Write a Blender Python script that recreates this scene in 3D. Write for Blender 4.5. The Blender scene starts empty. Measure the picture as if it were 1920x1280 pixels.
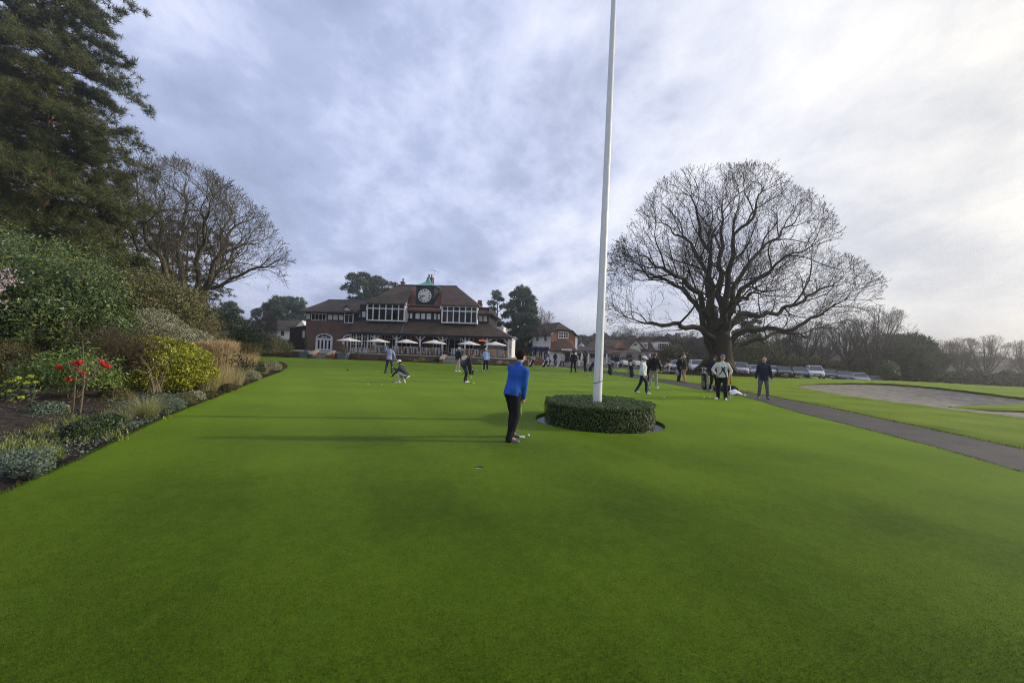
import bpy, bmesh, math, random
import numpy as np
from mathutils import Vector, Matrix, kdtree, noise as mnoise
from mathutils.geometry import tessellate_polygon

random.seed(7)
RNG = np.random.default_rng(11)
rad = math.radians
SC = bpy.context.scene
COL = SC.collection

# ---------------------------------------------------------------- measuring the photograph (1920 x 1280)
F, CX, CY = 760.0, 960.0, 640.0
ROLL, PITCH, EYE = rad(2.0), math.atan(15 / 760.0), 1.80
GREEN_Z = 0.05


def ray(x, y):
    u, v = x - CX, CY - y
    u2 = u * math.cos(ROLL) - v * math.sin(ROLL)
    v2 = u * math.sin(ROLL) + v * math.cos(ROLL)
    fy = F * math.cos(PITCH) - v2 * math.sin(PITCH)
    fz = F * math.sin(PITCH) + v2 * math.cos(PITCH)
    return u2 / fy, fz / fy


def P(x, y, d):
    a, b = ray(x, y)
    return Vector((a * d, d, EYE + b * d))


def G(x, y, z=GREEN_Z):
    a, b = ray(x, y)
    d = (z - EYE) / b
    return Vector((a * d, d, z))


# ---------------------------------------------------------------- objects, labels
def link(o, parent=None):
    COL.objects.link(o)
    if parent is not None:
        o.parent = parent
    return o


def tag(o, label=None, cat=None, group=None, kind=None):
    if label: o['label'] = label
    if cat: o['category'] = cat
    if group: o['group'] = group
    if kind: o['kind'] = kind
    return o


def thing(name, label, cat, loc=(0, 0, 0), rz=0.0, group=None):
    o = link(bpy.data.objects.new(name, None))
    o.empty_display_size = 0.2
    o.location = loc
    o.rotation_euler = (0, 0, rz)
    return tag(o, label, cat, group)


def dup(root, loc, rz=None, label=None, group=None, scale=None):
    r = root.copy(); COL.objects.link(r)
    r.location = loc
    if rz is not None: r.rotation_euler = (0, 0, rz)
    if scale is not None: r.scale = scale if hasattr(scale, '__len__') else (scale,) * 3
    if label: r['label'] = label
    if group: r['group'] = group
    for ch in list(root.children):
        c = ch.copy(); COL.objects.link(c); c.parent = r
        for g in list(ch.children):
            d = g.copy(); COL.objects.link(d); d.parent = c
    return r


def np_obj(name, V, faces, mat, parent=None, smooth=False):
    """one mesh object out of numpy vertices and (n,k) face arrays"""
    V = np.asarray(V, dtype=np.float32)
    if not isinstance(faces, (list, tuple)):
        faces = [faces]
    faces = [np.asarray(f, dtype=np.int32) for f in faces if len(f)]
    me = bpy.data.meshes.new(name)
    nl = sum(f.size for f in faces)
    npoly = sum(len(f) for f in faces)
    me.vertices.add(len(V)); me.vertices.foreach_set('co', V.ravel())
    me.loops.add(nl); me.loops.foreach_set('vertex_index', np.concatenate([f.ravel() for f in faces]))
    tot = np.concatenate([np.full(len(f), f.shape[1], np.int32) for f in faces])
    st = np.concatenate([[0], np.cumsum(tot)[:-1]]).astype(np.int32)
    me.polygons.add(npoly)
    me.polygons.foreach_set('loop_start', st)
    if smooth:
        me.polygons.foreach_set('use_smooth', np.ones(npoly, dtype=bool))
    me.update(calc_edges=True)
    me.validate()
    if mat is not None: me.materials.append(mat)
    return link(bpy.data.objects.new(name, me), parent)


class MB:
    """collects shapes, builds ONE mesh object"""
    def __init__(s):
        s.v, s.f, s.sm = [], [], []
        s.M = Matrix.Identity(4)

    def add(s, vs, fs, smooth=False):
        n = len(s.v)
        for p in vs:
            q = s.M @ Vector(p)
            s.v.append((q.x, q.y, q.z))
        for f in fs:
            s.f.append(tuple(i + n for i in f)); s.sm.append(smooth)
        return s

    def box(s, x0, x1, y0, y1, z0, z1):
        vs = [(x, y, z) for z in (z0, z1) for y in (y0, y1) for x in (x0, x1)]
        return s.add(vs, [(0, 2, 3, 1), (4, 5, 7, 6), (0, 1, 5, 4), (1, 3, 7, 5), (3, 2, 6, 7), (2, 0, 4, 6)])

    def bbox(s, x0, x1, y0, y1, z0, z1, b=0.02):
        """box with chamfered vertical and top edges"""
        ring = lambda i, z: [(x0 + i + c, y0 + i, z) for c in ()] or [
            (x0 + b, y0 + i, z), (x1 - b, y0 + i, z), (x1 - i, y0 + b, z), (x1 - i, y1 - b, z),
            (x1 - b, y1 - i, z), (x0 + b, y1 - i, z), (x0 + i, y1 - b, z), (x0 + i, y0 + b, z)]
        return s.loft([ring(0, z0), ring(0, z1 - b), ring(b * 0.7, z1)])

    def poly(s, pts, smooth=False):
        return s.add(pts, [tuple(range(len(pts)))], smooth)

    def prism(s, pts, d):
        """planar polygon pts pushed along vector d"""
        n = len(pts); d = Vector(d)
        vs = [Vector(p) for p in pts] + [Vector(p) + d for p in pts]
        fs = [tuple(range(n))[::-1], tuple(range(n, 2 * n))]
        fs += [(i, (i + 1) % n, n + (i + 1) % n, n + i) for i in range(n)]
        return s.add(vs, fs)

    def loft(s, rings, smooth=False, caps=True):
        n = len(rings[0]); vs = [p for r in rings for p in r]; fs = []
        for k in range(len(rings) - 1):
            for i in range(n):
                j = (i + 1) % n
                fs.append((k * n + i, k * n + j, (k + 1) * n + j, (k + 1) * n + i))
        if caps:
            fs.append(tuple(range(n))[::-1]); fs.append(tuple((len(rings) - 1) * n + i for i in range(n)))
        return s.add(vs, fs, smooth)

    def tube(s, pts, r, sides=8, caps=True, smooth=True):
        pts = [Vector(p) for p in pts]
        if not hasattr(r, '__len__'): r = [r] * len(pts)
        rings = []
        up = None
        for i, p in enumerate(pts):
            t = (pts[min(i + 1, len(pts) - 1)] - pts[max(i - 1, 0)]).normalized()
            if up is None:
                up = t.orthogonal().normalized()
            a = (up - t * up.dot(t))
            a = a.normalized() if a.length > 1e-5 else t.orthogonal().normalized()
            up = a; b = t.cross(a)
            rings.append([p + (a * math.cos(w) + b * math.sin(w)) * r[i] for w in [2 * math.pi * k / sides for k in range(sides)]])
        return s.loft(rings, smooth, caps)

    def lathe(s, prof, c=(0, 0, 0), sides=24, smooth=True, caps=True):
        """prof: (radius, z) pairs"""
        rings = [[(c[0] + r * math.cos(2 * math.pi * k / sides), c[1] + r * math.sin(2 * math.pi * k / sides), c[2] + z)
                  for k in range(sides)] for r, z in prof]
        return s.loft(rings, smooth, caps)

    def ell(s, c, rx, ry, rz, nu=12, nv=8, R=None):
        rings = []
        c = Vector(c)
        for j in range(nv + 1):
            t = math.pi * (j + 0.02 * (j == 0) - 0.02 * (j == nv)) / nv
            ring = []
            for k in range(nu):
                w = 2 * math.pi * k / nu
                q = Vector((rx * math.sin(t) * math.cos(w), ry * math.sin(t) * math.sin(w), -rz * math.cos(t)))
                if R is not None: q = R @ q
                ring.append(c + q)
            rings.append(ring)
        return s.loft(rings, True)

    def build(s, name, mat, parent=None):
        me = bpy.data.meshes.new(name)
        me.from_pydata(s.v, [], s.f)
        me.polygons.foreach_set('use_smooth', s.sm)
        me.update()
        bm = bmesh.new(); bm.from_mesh(me)
        bmesh.ops.recalc_face_normals(bm, faces=bm.faces)
        bm.to_mesh(me); bm.free()
        if mat is not None: me.materials.append(mat)
        return link(bpy.data.objects.new(name, me), parent)


# ---------------------------------------------------------------- materials
def new_mat(name):
    m = bpy.data.materials.new(name); m.use_nodes = True
    nt = m.node_tree
    return m, nt, nt.nodes['Principled BSDF']


def N(nt, typ, **kw):
    n = nt.nodes.new(typ)
    for k, v in kw.items():
        if k.startswith('in_'):
            key = k[3:]
            key = int(key) if key.isdigit() else key.replace('_', ' ')
            n.inputs[key].default_value = v
        else:
            setattr(n, k, v)
    return n


def ramp(nt, fac, stops, interp='LINEAR'):
    r = nt.nodes.new('ShaderNodeValToRGB')
    r.color_ramp.interpolation = interp
    el = r.color_ramp.elements
    while len(el) < len(stops): el.new(0.5)
    for e, (p, c) in zip(el, stops):
        e.position = p; e.color = (*c, 1) if len(c) == 3 else c
    nt.links.new(fac, r.inputs[0])
    return r.outputs[0]


def mixc(nt, fac, a, b, mode='MIX'):
    m = nt.nodes.new('ShaderNodeMix'); m.data_type = 'RGBA'; m.blend_type = mode
    for sock, val in ((m.inputs[0], fac), (m.inputs[6], a), (m.inputs[7], b)):
        if isinstance(val, (int, float)): sock.default_value = val
        elif isinstance(val, (tuple, list)): sock.default_value = (*val, 1) if len(val) == 3 else val
        else: nt.links.new(val, sock)
    return m.outputs[2]


def math_n(nt, op, a, b=None, clamp=False):
    m = nt.nodes.new('ShaderNodeMath'); m.operation = op; m.use_clamp = clamp
    for i, v in enumerate((a, b)):
        if v is None: continue
        if isinstance(v, (int, float)): m.inputs[i].default_value = v
        else: nt.links.new(v, m.inputs[i])
    return m.outputs[0]


def noise(nt, scale, vec=None, detail=4, rough=0.55, distort=0.0, out=0):
    n = N(nt, 'ShaderNodeTexNoise', in_Scale=scale, in_Detail=detail, in_Roughness=rough, in_Distortion=distort)
    if vec is None:
        tc = nt.nodes.new('ShaderNodeTexCoord'); vec = tc.outputs['Object']
    nt.links.new(vec, n.inputs['Vector'])
    return n.outputs[out]


def bump(nt, bsdf, h, strength=0.3, dist=0.02):
    b = N(nt, 'ShaderNodeBump', in_Strength=strength, in_Distance=dist)
    nt.links.new(h, b.inputs['Height']); nt.links.new(b.outputs[0], bsdf.inputs['Normal'])
    return b


def pmat(name, c1, c2=None, scale=6.0, rough=0.7, spec=0.3, metal=0.0, bmp=0.0, bdist=0.01, bscale=None, detail=5, lo=0.35, hi=0.65, wear=None):
    m, nt, b = new_mat(name)
    c2 = c2 or tuple(min(1, c * 1.25) for c in c1)
    nz = noise(nt, scale, detail=detail)
    col = ramp(nt, nz, [(lo, c1), (hi, c2)])
    if wear:
        col = mixc(nt, ramp(nt, noise(nt, wear[1], detail=7, rough=0.7), [(0.5, (0, 0, 0)), (0.72, (1, 1, 1))]), col, wear[0])
    nt.links.new(col, b.inputs['Base Color'])
    b.inputs['Roughness'].default_value = rough
    b.inputs['Specular IOR Level'].default_value = spec
    b.inputs['Metallic'].default_value = metal
    if bmp: bump(nt, b, noise(nt, bscale or scale * 4, detail=6), bmp, bdist)
    return m


def leaf_mat(name, cols, rough=0.5, spec=0.4, trans=0.25, nscale=0.8, tintvar=0.5):
    """foliage: colour by leaf (random per island) and by clump (noise), some light passing through"""
    m, nt, b = new_mat(name)
    geo = nt.nodes.new('ShaderNodeNewGeometry')
    nz = noise(nt, nscale, detail=3)
    f = math_n(nt, 'ADD', math_n(nt, 'MULTIPLY', geo.outputs['Random Per Island'], tintvar),
               math_n(nt, 'MULTIPLY', nz, 1.0 - tintvar))
    k = len(cols)
    col = ramp(nt, f, [(0.2 + 0.6 * i / (k - 1), c) for i, c in enumerate(cols)])
    nt.links.new(col, b.inputs['Base Color'])
    b.inputs['Roughness'].default_value = rough
    b.inputs['Specular IOR Level'].default_value = spec
    if trans:
        t = nt.nodes.new('ShaderNodeBsdfTranslucent'); nt.links.new(col, t.inputs['Color'])
        mx = nt.nodes.new('ShaderNodeMixShader'); mx.inputs[0].default_value = trans
        nt.links.new(b.outputs[0], mx.inputs[1]); nt.links.new(t.outputs[0], mx.inputs[2])
        nt.links.new(mx.outputs[0], nt.nodes['Material Output'].inputs['Surface'])
    return m


def plain(name, c, rough=0.5, spec=0.4, metal=0.0, var=0.12):
    return pmat(name, tuple(x * (1 - var) for x in c), tuple(min(1, x * (1 + var)) for x in c), 9.0, rough, spec, metal)


def brick_mat(name, c1, c2, mortar, scale=1.0, plane='XZ', weather=(0.03, 0.026, 0.022)):
    m, nt, b = new_mat(name)
    tc = nt.nodes.new('ShaderNodeTexCoord')
    sep = nt.nodes.new('ShaderNodeSeparateXYZ'); nt.links.new(tc.outputs['Object'], sep.inputs[0])
    cmb = nt.nodes.new('ShaderNodeCombineXYZ')
    nt.links.new(math_n(nt, 'ADD', sep.outputs[0], sep.outputs[1]), cmb.inputs[0]); nt.links.new(sep.outputs[2], cmb.inputs[1])
    br = N(nt, 'ShaderNodeTexBrick', in_Scale=scale, in_Mortar_Size=0.012)
    br.inputs['Brick Width'].default_value = 0.225; br.inputs['Row Height'].default_value = 0.075
    br.inputs['Color1'].default_value = (*c1, 1); br.inputs['Color2'].default_value = (*c2, 1); br.inputs['Mortar'].default_value = (*mortar, 1)
    nt.links.new(cmb.outputs[0], br.inputs['Vector'])
    col = mixc(nt, ramp(nt, noise(nt, 0.7, detail=7, rough=0.65), [(0.45, (0, 0, 0)), (0.75, (0.7, 0.7, 0.7))]), br.outputs[0], weather)
    nt.links.new(col, b.inputs['Base Color']); b.inputs['Roughness'].default_value = 0.85
    bump(nt, b, br.outputs[1], -0.3, 0.01)
    return m


def tile_mat(name, c1, c2, moss, mossy=0.5, row=0.16):
    """clay roof tiles: courses along local height, stains of moss"""
    m, nt, b = new_mat(name)
    tc = nt.nodes.new('ShaderNodeTexCoord')
    sep = nt.nodes.new('ShaderNodeSeparateXYZ'); nt.links.new(tc.outputs['Object'], sep.inputs[0])
    cmb = nt.nodes.new('ShaderNodeCombineXYZ')
    nt.links.new(math_n(nt, 'ADD', sep.outputs[0], sep.outputs[1]), cmb.inputs[0]); nt.links.new(sep.outputs[2], cmb.inputs[1])
    br = N(nt, 'ShaderNodeTexBrick', in_Scale=1.0, in_Mortar_Size=0.012)
    br.inputs['Brick Width'].default_value = 0.2; br.inputs['Row Height'].default_value = row
    br.inputs['Color1'].default_value = (*c1, 1); br.inputs['Color2'].default_value = (*c2, 1)
    br.inputs['Mortar'].default_value = (*[x * 0.4 for x in c1], 1)
    nt.links.new(cmb.outputs[0], br.inputs['Vector'])
    f = ramp(nt, noise(nt, 0.45, detail=8, rough=0.68), [(0.62 - mossy * 0.3, (0, 0, 0)), (0.72 - mossy * 0.2, (0.85, 0.85, 0.85))])
    col = mixc(nt, f, br.outputs[0], moss)
    col = mixc(nt, ramp(nt, noise(nt, 3.0, detail=5), [(0.48, (0, 0, 0)), (0.72, (0.6, 0.6, 0.6))]), col, tuple(x * k for x, k in zip(c2, (1.65, 1.5, 1.4))))
    col = mixc(nt, ramp(nt, noise(nt, 0.9, detail=6), [(0.5, (0, 0, 0)), (0.66, (0.6, 0.6, 0.6))]), col, tuple(x * 0.45 for x in c1))
    nt.links.new(col, b.inputs['Base Color']); b.inputs['Roughness'].default_value = 0.85
    b.inputs['Specular IOR Level'].default_value = 0.2
    bump(nt, b, math_n(nt, 'ADD', br.outputs[1], noise(nt, 14, detail=3)), -0.4, 0.02)
    return m


def sstep(a, b, x):
    t = np.clip((x - a) / (b - a), 0, 1)
    return t * t * (3 - 2 * t)
# ================================================================ camera, light, sky
cam_d = bpy.data.cameras.new('camera'); cam = link(bpy.data.objects.new('camera', cam_d))
cam_d.sensor_width = 36.0; cam_d.lens = 36.0 * F / 1920.0
cam_d.clip_start = 0.05; cam_d.clip_end = 8000
cam.matrix_world = Matrix.Translation((0, 0, EYE)) @ Matrix.Rotation(math.pi / 2 + PITCH, 4, 'X') @ Matrix.Rotation(ROLL, 4, 'Z')
SC.camera = cam

SUN_AZ = rad(82.0)          # clockwise from the view direction (+Y)
SUN_EL = rad(17.0)
sd = bpy.data.lights.new('sun', 'SUN'); sd.energy = 3.1; sd.angle = rad(1.8); sd.color = (1.0, 0.90, 0.74)
sun = link(bpy.data.objects.new('sun', sd))
sdir = Vector((math.sin(SUN_AZ) * math.cos(SUN_EL), math.cos(SUN_AZ) * math.cos(SUN_EL), math.sin(SUN_EL)))
sun.rotation_euler = sdir.to_track_quat('Z', 'Y').to_euler()

SC.view_settings.view_transform = 'Standard'; SC.view_settings.look = 'None'
SC.view_settings.exposure = 0.30; SC.view_settings.gamma = 1.0
SC.cycles.use_denoising = True; SC.cycles.denoising_prefilter = 'NONE'; SC.cycles.use_adaptive_sampling = False; SC.cycles.sample_clamp_direct = 6; SC.cycles.sample_clamp_indirect = 3; SC.cycles.filter_width = 1.0
SC.cycles.max_bounces = 6; SC.cycles.transparent_max_bounces = 8; SC.cycles.volume_bounces = 0
SC.cycles.diffuse_bounces = 3; SC.cycles.glossy_bounces = 2

w = bpy.data.worlds.new('World'); SC.world = w; w.use_nodes = True
nt = w.node_tree; nt.nodes.clear()
out = nt.nodes.new('ShaderNodeOutputWorld')
sky = nt.nodes.new('ShaderNodeTexSky'); sky.sky_type = 'NISHITA'; sky.sun_disc = False
sky.sun_elevation = SUN_EL; sky.sun_rotation = SUN_AZ; sky.air_density = 1.0; sky.dust_density = 1.5
bg1 = nt.nodes.new('ShaderNodeBackground'); bg1.inputs[1].default_value = 0.08
nt.links.new(sky.outputs[0], bg1.inputs[0])
tc = nt.nodes.new('ShaderNodeTexCoord')
sep = nt.nodes.new('ShaderNodeSeparateXYZ'); nt.links.new(tc.outputs['Generated'], sep.inputs[0])
zz = math_n(nt, 'ADD', math_n(nt, 'MAXIMUM', sep.outputs[2], 0.0), 0.34)
cmb = nt.nodes.new('ShaderNodeCombineXYZ')       # the cloud deck: a flat layer far overhead
nt.links.new(math_n(nt, 'DIVIDE', sep.outputs[0], zz), cmb.inputs[0])
nt.links.new(math_n(nt, 'DIVIDE', sep.outputs[1], zz), cmb.inputs[1])
mp = nt.nodes.new('ShaderNodeMapping'); nt.links.new(cmb.outputs[0], mp.inputs[0])
mp.inputs['Rotation'].default_value = (0, 0, rad(38)); mp.inputs['Scale'].default_value = (1.25, 1.05, 1)
mp.inputs['Location'].default_value = (3.1, 1.7, 0)
big = noise(nt, 0.62, mp.outputs[0], detail=4, rough=0.5, distort=0.4)
mid = noise(nt, 1.8, mp.outputs[0], detail=10, rough=0.57, distort=0.15)
fin = noise(nt, 6.5, mp.outputs[0], detail=8, rough=0.66, distort=0.3)
cl = math_n(nt, 'ADD', math_n(nt, 'MULTIPLY', big, 0.44), math_n(nt, 'ADD', math_n(nt, 'MULTIPLY', mid, 0.42), math_n(nt, 'MULTIPLY', fin, 0.14)))
ccol = ramp(nt, cl, [(0.37, (0.34, 0.395, 0.58)), (0.45, (0.42, 0.48, 0.69)), (0.485, (0.52, 0.58, 0.80)), (0.52, (0.62, 0.67, 0.86)), (0.60, (0.84, 0.87, 0.96))])
# thin cloud glows towards the sun
vm = nt.nodes.new('ShaderNodeVectorMath'); vm.operation = 'DOT_PRODUCT'
nt.links.new(tc.outputs['Generated'], vm.inputs[0]); vm.inputs[1].default_value = (math.sin(SUN_AZ) * 0.985, math.cos(SUN_AZ) * 0.985, 0.17)
glow = ramp(nt, vm.outputs['Value'], [(0.0, (0, 0, 0)), (0.30, (0.10, 0.10, 0.10)), (0.62, (0.42, 0.42, 0.42)), (0.85, (0.95, 0.95, 0.95)), (1.0, (1, 1, 1))])
ccol = mixc(nt, glow, ccol, ramp(nt, cl, [(0.40, (0.58, 0.585, 0.63)), (0.50, (0.76, 0.75, 0.73)), (0.60, (0.90, 0.865, 0.80))]))
bg2 = nt.nodes.new('ShaderNodeBackground'); bg2.inputs[1].default_value = 1.0
nt.links.new(ccol, bg2.inputs[0])
mx = nt.nodes.new('ShaderNodeMixShader')
cover = ramp(nt, mid, [(0.28, (0.72, 0.72, 0.72)), (0.5, (0.95, 0.95, 0.95))])
nt.links.new(cover, mx.inputs[0]); nt.links.new(bg1.outputs[0], mx.inputs[1]); nt.links.new(bg2.outputs[0], mx.inputs[2])
nt.links.new(mx.outputs[0], out.inputs[0])


# ================================================================ plan of the ground (metres)
def gp(pts, z=GREEN_Z): return [tuple(G(x, y, z))[:2] for x, y in pts]

BED_EDGE = gp([(0, 926), (75, 893), (150, 860), (225, 822), (300, 786), (350, 765), (400, 746), (440, 730), (470, 718), (500, 706), (525, 697), (534, 691)])
BED_EDGE = [(-5.45, -3.0), (-5.45, 1.5)] + BED_EDGE
BED_BACK = gp([(530, 687), (508, 681), (486, 676), (468, 672.5)])
PATH_L = gp([(1010, 684), (1056, 688), (1091, 693), (1132, 699), (1193, 709), (1233, 715.5), (1274, 723), (1305, 729), (1345, 735), (1389, 742), (1414, 748), (1446, 758), (1515, 777.5), (1615, 802), (1760, 839), (1920, 885)])
PATH_L += [(8.3, 4.5), (7.9, 2.0), (7.4, -3.0)]
PATH_R = gp([(1040, 681.5), (1059, 684), (1091, 688), (1132, 693.5), (1179, 700), (1231, 707.8), (1288, 715.6), (1314, 719), (1367, 727.5), (1414, 736), (1440, 740), (1552, 761), (1715, 795), (1920, 838)])
PATH_R += [(11.2, 6.0), (10.8, 3.0), (10.2, -3.0)]
FAR_EDGE = gp([(640, 673), (760, 677), (860, 681), (960, 686.5), (1000, 688)])
GREEN = BED_EDGE + BED_BACK + FAR_EDGE + PATH_L[1:]
HC = Vector(G(1122, 808)) + Vector((0, 1.40, 0)); HC.x = G(1122, 776).x * HC.y / G(1122, 776).y
HEDGE_R, RING_R = 1.38, 1.62
CUP = G(899, 876)
OAK = Vector((19.3, 38.0, 0.0))


def inside(poly, X, Y):
    r = np.zeros(X.shape, bool); n = len(poly)
    for i in range(n):
        (x0, y0), (x1, y1) = poly[i], poly[(i + 1) % n]
        if y0 == y1: continue
        c = ((y0 > Y) != (y1 > Y)) & (X < (x1 - x0) * (Y - y0) / (y1 - y0) + x0)
        r ^= c
    return r


def dist_line(pts, X, Y):
    d = np.full(X.shape, 1e9)
    for (x0, y0), (x1, y1) in zip(pts[:-1], pts[1:]):
        dx, dy = x1 - x0, y1 - y0
        t = np.clip(((X - x0) * dx + (Y - y0) * dy) / (dx * dx + dy * dy + 1e-9), 0, 1)
        d = np.minimum(d, np.hypot(X - x0 - t * dx, Y - y0 - t * dy))
    return d


BUNKER = [(18.6, 26.4), (20.5, 28.2), (23.5, 29.6), (27.0, 29.8), (28.2, 27.5), (28.0, 24.0), (27.6, 20.5), (27.5, 16.0), (26.6, 12.5), (24.0, 10.2), (20.6, 10.6),
          (18.4, 12.4), (17.5, 14.5), (17.0, 17.5), (16.9, 20.5), (17.4, 23.8)]
BC = (22.3, 20.0)


def smooth_closed(p, n=6):
    out = []; m = len(p)
    for i in range(m):
        a, b, c, d = (Vector(p[(i + k - 1) % m]) for k in range(4))
        for j in range(n):
            t = j / n
            out.append(tuple(0.5 * ((2 * b) + (c - a) * t + (2 * a - 5 * b + 4 * c - d) * t * t + (3 * b - a - 3 * c + d) * t ** 3)))
    return out


BUNKER_S = smooth_closed(BUNKER)


def land(X, Y):
    """height of the natural ground"""
    X = np.asarray(X, float); Y = np.asarray(Y, float)
    z = np.full(X.shape, 0.045)
    z = z - 0.72 * sstep(34, 50, Y) * sstep(10, 34, X)
    z = z - 2.2 * sstep(44, 75, Y) * sstep(38, 62, X)
    z = z + 0.30 * np.exp(-(((X - 33) / 9.0) ** 2 + ((Y - 30) / 9.0) ** 2))          # swell beyond the bunker
    z = z + 0.55 * np.exp(-(((X - OAK.x) / 3.4) ** 2 + ((Y - OAK.y) / 2.6) ** 2))     # root plate of the oak
    z = z + 3.0 * sstep(150, 500, Y)
    return z


def land_z(x, y): return float(land(np.array([x]), np.array([y]))[0])


# ---------------------------------------------------------------- turf materials
def turf_mat(name, kind):
    m, nt, b = new_mat(name)
    tc = nt.nodes.new('ShaderNodeTexCoord'); v = tc.outputs['Object']
    sep = nt.nodes.new('ShaderNodeSeparateXYZ'); nt.links.new(v, sep.inputs[0])
    warp = noise(nt, 0.35, v, detail=2)
    patch = noise(nt, 0.55, v, detail=6, rough=0.62, distort=0.4)
    fine = noise(nt, 70.0, v, detail=3, rough=0.7)
    mid = noise(nt, 9.0, v, detail=6, rough=0.7)
    if kind == 'green':
        dark, light, yel = (0.030, 0.056, 0.002), (0.070, 0.115, 0.005), (0.120, 0.155, 0.008)
        nx, ny, per, amp, per2, amp2 = 0.88, 0.475, 2.3, 0.08, 3.1, 0.13
    else:
        dark, light, yel = (0.042, 0.062, 0.006), (0.100, 0.124, 0.013), (0.145, 0.158, 0.022)
        nx, ny, per, amp, per2, amp2 = 0.95, 0.3, 2.2, 0.15, 2.6, 0.25
    s1 = math_n(nt, 'ADD', math_n(nt, 'MULTIPLY', sep.outputs[0], nx), math_n(nt, 'MULTIPLY', sep.outputs[1], ny))
    s1 = math_n(nt, 'ADD', math_n(nt, 'MULTIPLY', s1, 2 * math.pi / per), math_n(nt, 'MULTIPLY', warp, 2.2))
    st = ramp(nt, math_n(nt, 'ADD', math_n(nt, 'MULTIPLY', math_n(nt, 'SINE', s1), 0.5), 0.5), [(0.3, (0, 0, 0)), (0.7, (1, 1, 1))])
    s2 = math_n(nt, 'SINE', math_n(nt, 'ADD', math_n(nt, 'MULTIPLY', sep.outputs[1], 2 * math.pi / per2), math_n(nt, 'MULTIPLY', warp, 4.0)))
    f = math_n(nt, 'ADD', math_n(nt, 'MULTIPLY', st, amp), math_n(nt, 'MULTIPLY', s2, amp2 * 0.5))
    f = math_n(nt, 'ADD', f, math_n(nt, 'MULTIPLY', patch, 0.5), )
    f = math_n(nt, 'ADD', f, 0.19)
    f = math_n(nt, 'ADD', f, math_n(nt, 'MULTIPLY', math_n(nt, 'SUBTRACT', mid, 0.5), 0.5))
    f = math_n(nt, 'ADD', f, math_n(nt, 'MULTIPLY', math_n(nt, 'SUBTRACT', fine, 0.5), 0.9))
    col = ramp(nt, f, [(0.25, dark), (0.62, light), (0.95, yel)])
    col = mixc(nt, ramp(nt, noise(nt, 1.4, v, detail=5, rough=0.7), [(0.56, (0, 0, 0)), (0.75, (0.55, 0.55, 0.55))]), col, tuple(c * k for c, k in zip(light, (0.95, 1.05, 2.2))))
    nt.links.new(col, b.inputs['Base Color'])
    b.inputs['Roughness'].default_value = 0.7; b.inputs['Specular IOR Level'].default_value = 0.05
    b.inputs['Sheen Weight'].default_value = 0.48; b.inputs['Sheen Roughness'].default_value = 0.22
    b.inputs['Sheen Tint'].default_value = (0.44, 0.70, 0.05, 1)
    h = math_n(nt, 'ADD', math_n(nt, 'MULTIPLY', noise(nt, 160.0, v, detail=2, rough=0.6), 0.6), math_n(nt, 'MULTIPLY', noise(nt, 34.0, v, detail=4, rough=0.65), 0.25 if kind == 'green' else 1.0))
    bump(nt, b, h, 0.05 if kind == 'green' else 0.3, 0.010 if kind != 'lawn' else 0.02)
    return m


M_GREEN = turf_mat('putting turf', 'green')
M_LAWN = turf_mat('lawn turf', 'lawn')
M_SOIL = pmat('damp soil', (0.018, 0.013, 0.010), (0.055, 0.040, 0.028), 7.0, 0.9, 0.2, bmp=0.9, bdist=0.06, bscale=18)
M_ASPH = pmat('worn tarmac', (0.038, 0.035, 0.032), (0.066, 0.060, 0.055), 1.2, 0.85, 0.25, bmp=0.5, bdist=0.006, bscale=120, wear=((0.14, 0.12, 0.11), 60))
M_SAND = pmat('bunker sand', (0.165, 0.148, 0.124), (0.28, 0.25, 0.208), 2.5, 0.95, 0.1, bmp=0.6, bdist=0.03, bscale=9)
M_GRIT = pmat('pale grit', (0.16, 0.16, 0.18), (0.34, 0.34, 0.37), 24.0, 0.9, 0.2, bmp=0.5, bdist=0.01, bscale=60)
M_PAVE = pmat('pale paving', (0.20, 0.185, 0.165), (0.30, 0.28, 0.25), 1.5, 0.85, 0.2)

# ---------------------------------------------------------------- ground sheet, out to the horizon
xs = np.unique(np.concatenate([-np.geomspace(26, 3000, 34)[::-1], np.arange(-26, 48, 0.32), np.geomspace(48, 3000, 40)]))
ys = np.unique(np.concatenate([-np.geomspace(4, 600, 12)[::-1], np.arange(-4, 52, 0.32), np.geomspace(52, 4500, 50)]))
XX, YY = np.meshgrid(xs, ys)
ZZ = land(XX, YY)
BEDP = BED_EDGE + BED_BACK + [(-17.5, 36), (-40, 36), (-40, -3)]
PATHP = PATH_L + PATH_R[::-1]
pmid = [((a[0] + b[0]) / 2, (a[1] + b[1]) / 2) for a, b in zip(PATH_L[1:], [min(PATH_R, key=lambda q: (q[0] - p[0]) ** 2 + (q[1] - p[1]) ** 2) for p in PATH_L[1:]])]
inp = inside(PATHP, XX, YY)
dpath = np.minimum(dist_line(PATH_L, XX, YY), dist_line(PATH_R, XX, YY))
dpath[inp] = 0
ZZ = np.where(dpath < 0.9, np.minimum(ZZ, -0.02 + 0.065 * sstep(0.02, 0.42, dpath)), ZZ)
ZZ = np.where(inside(GREEN, XX, YY) | inside(BEDP, XX, YY), -0.35, ZZ)
bin_ = inside(BUNKER_S, XX, YY); bd = dist_line(BUNKER_S + [BUNKER_S[0]], XX, YY)
ZZ = np.where(bin_, ZZ - 1.6 * sstep(0.0, 0.5, bd), ZZ)
ny_, nx_ = XX.shape
idx = np.arange(nx_ * ny_).reshape(ny_, nx_)
quads = np.stack([idx[:-1, :-1], idx[:-1, 1:], idx[1:, 1:], idx[1:, :-1]], -1).reshape(-1, 4)
g = np_obj('ground', np.stack([XX, YY, ZZ], -1).reshape(-1, 3), quads, M_LAWN, smooth=True)
tag(g, kind='structure')


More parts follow.
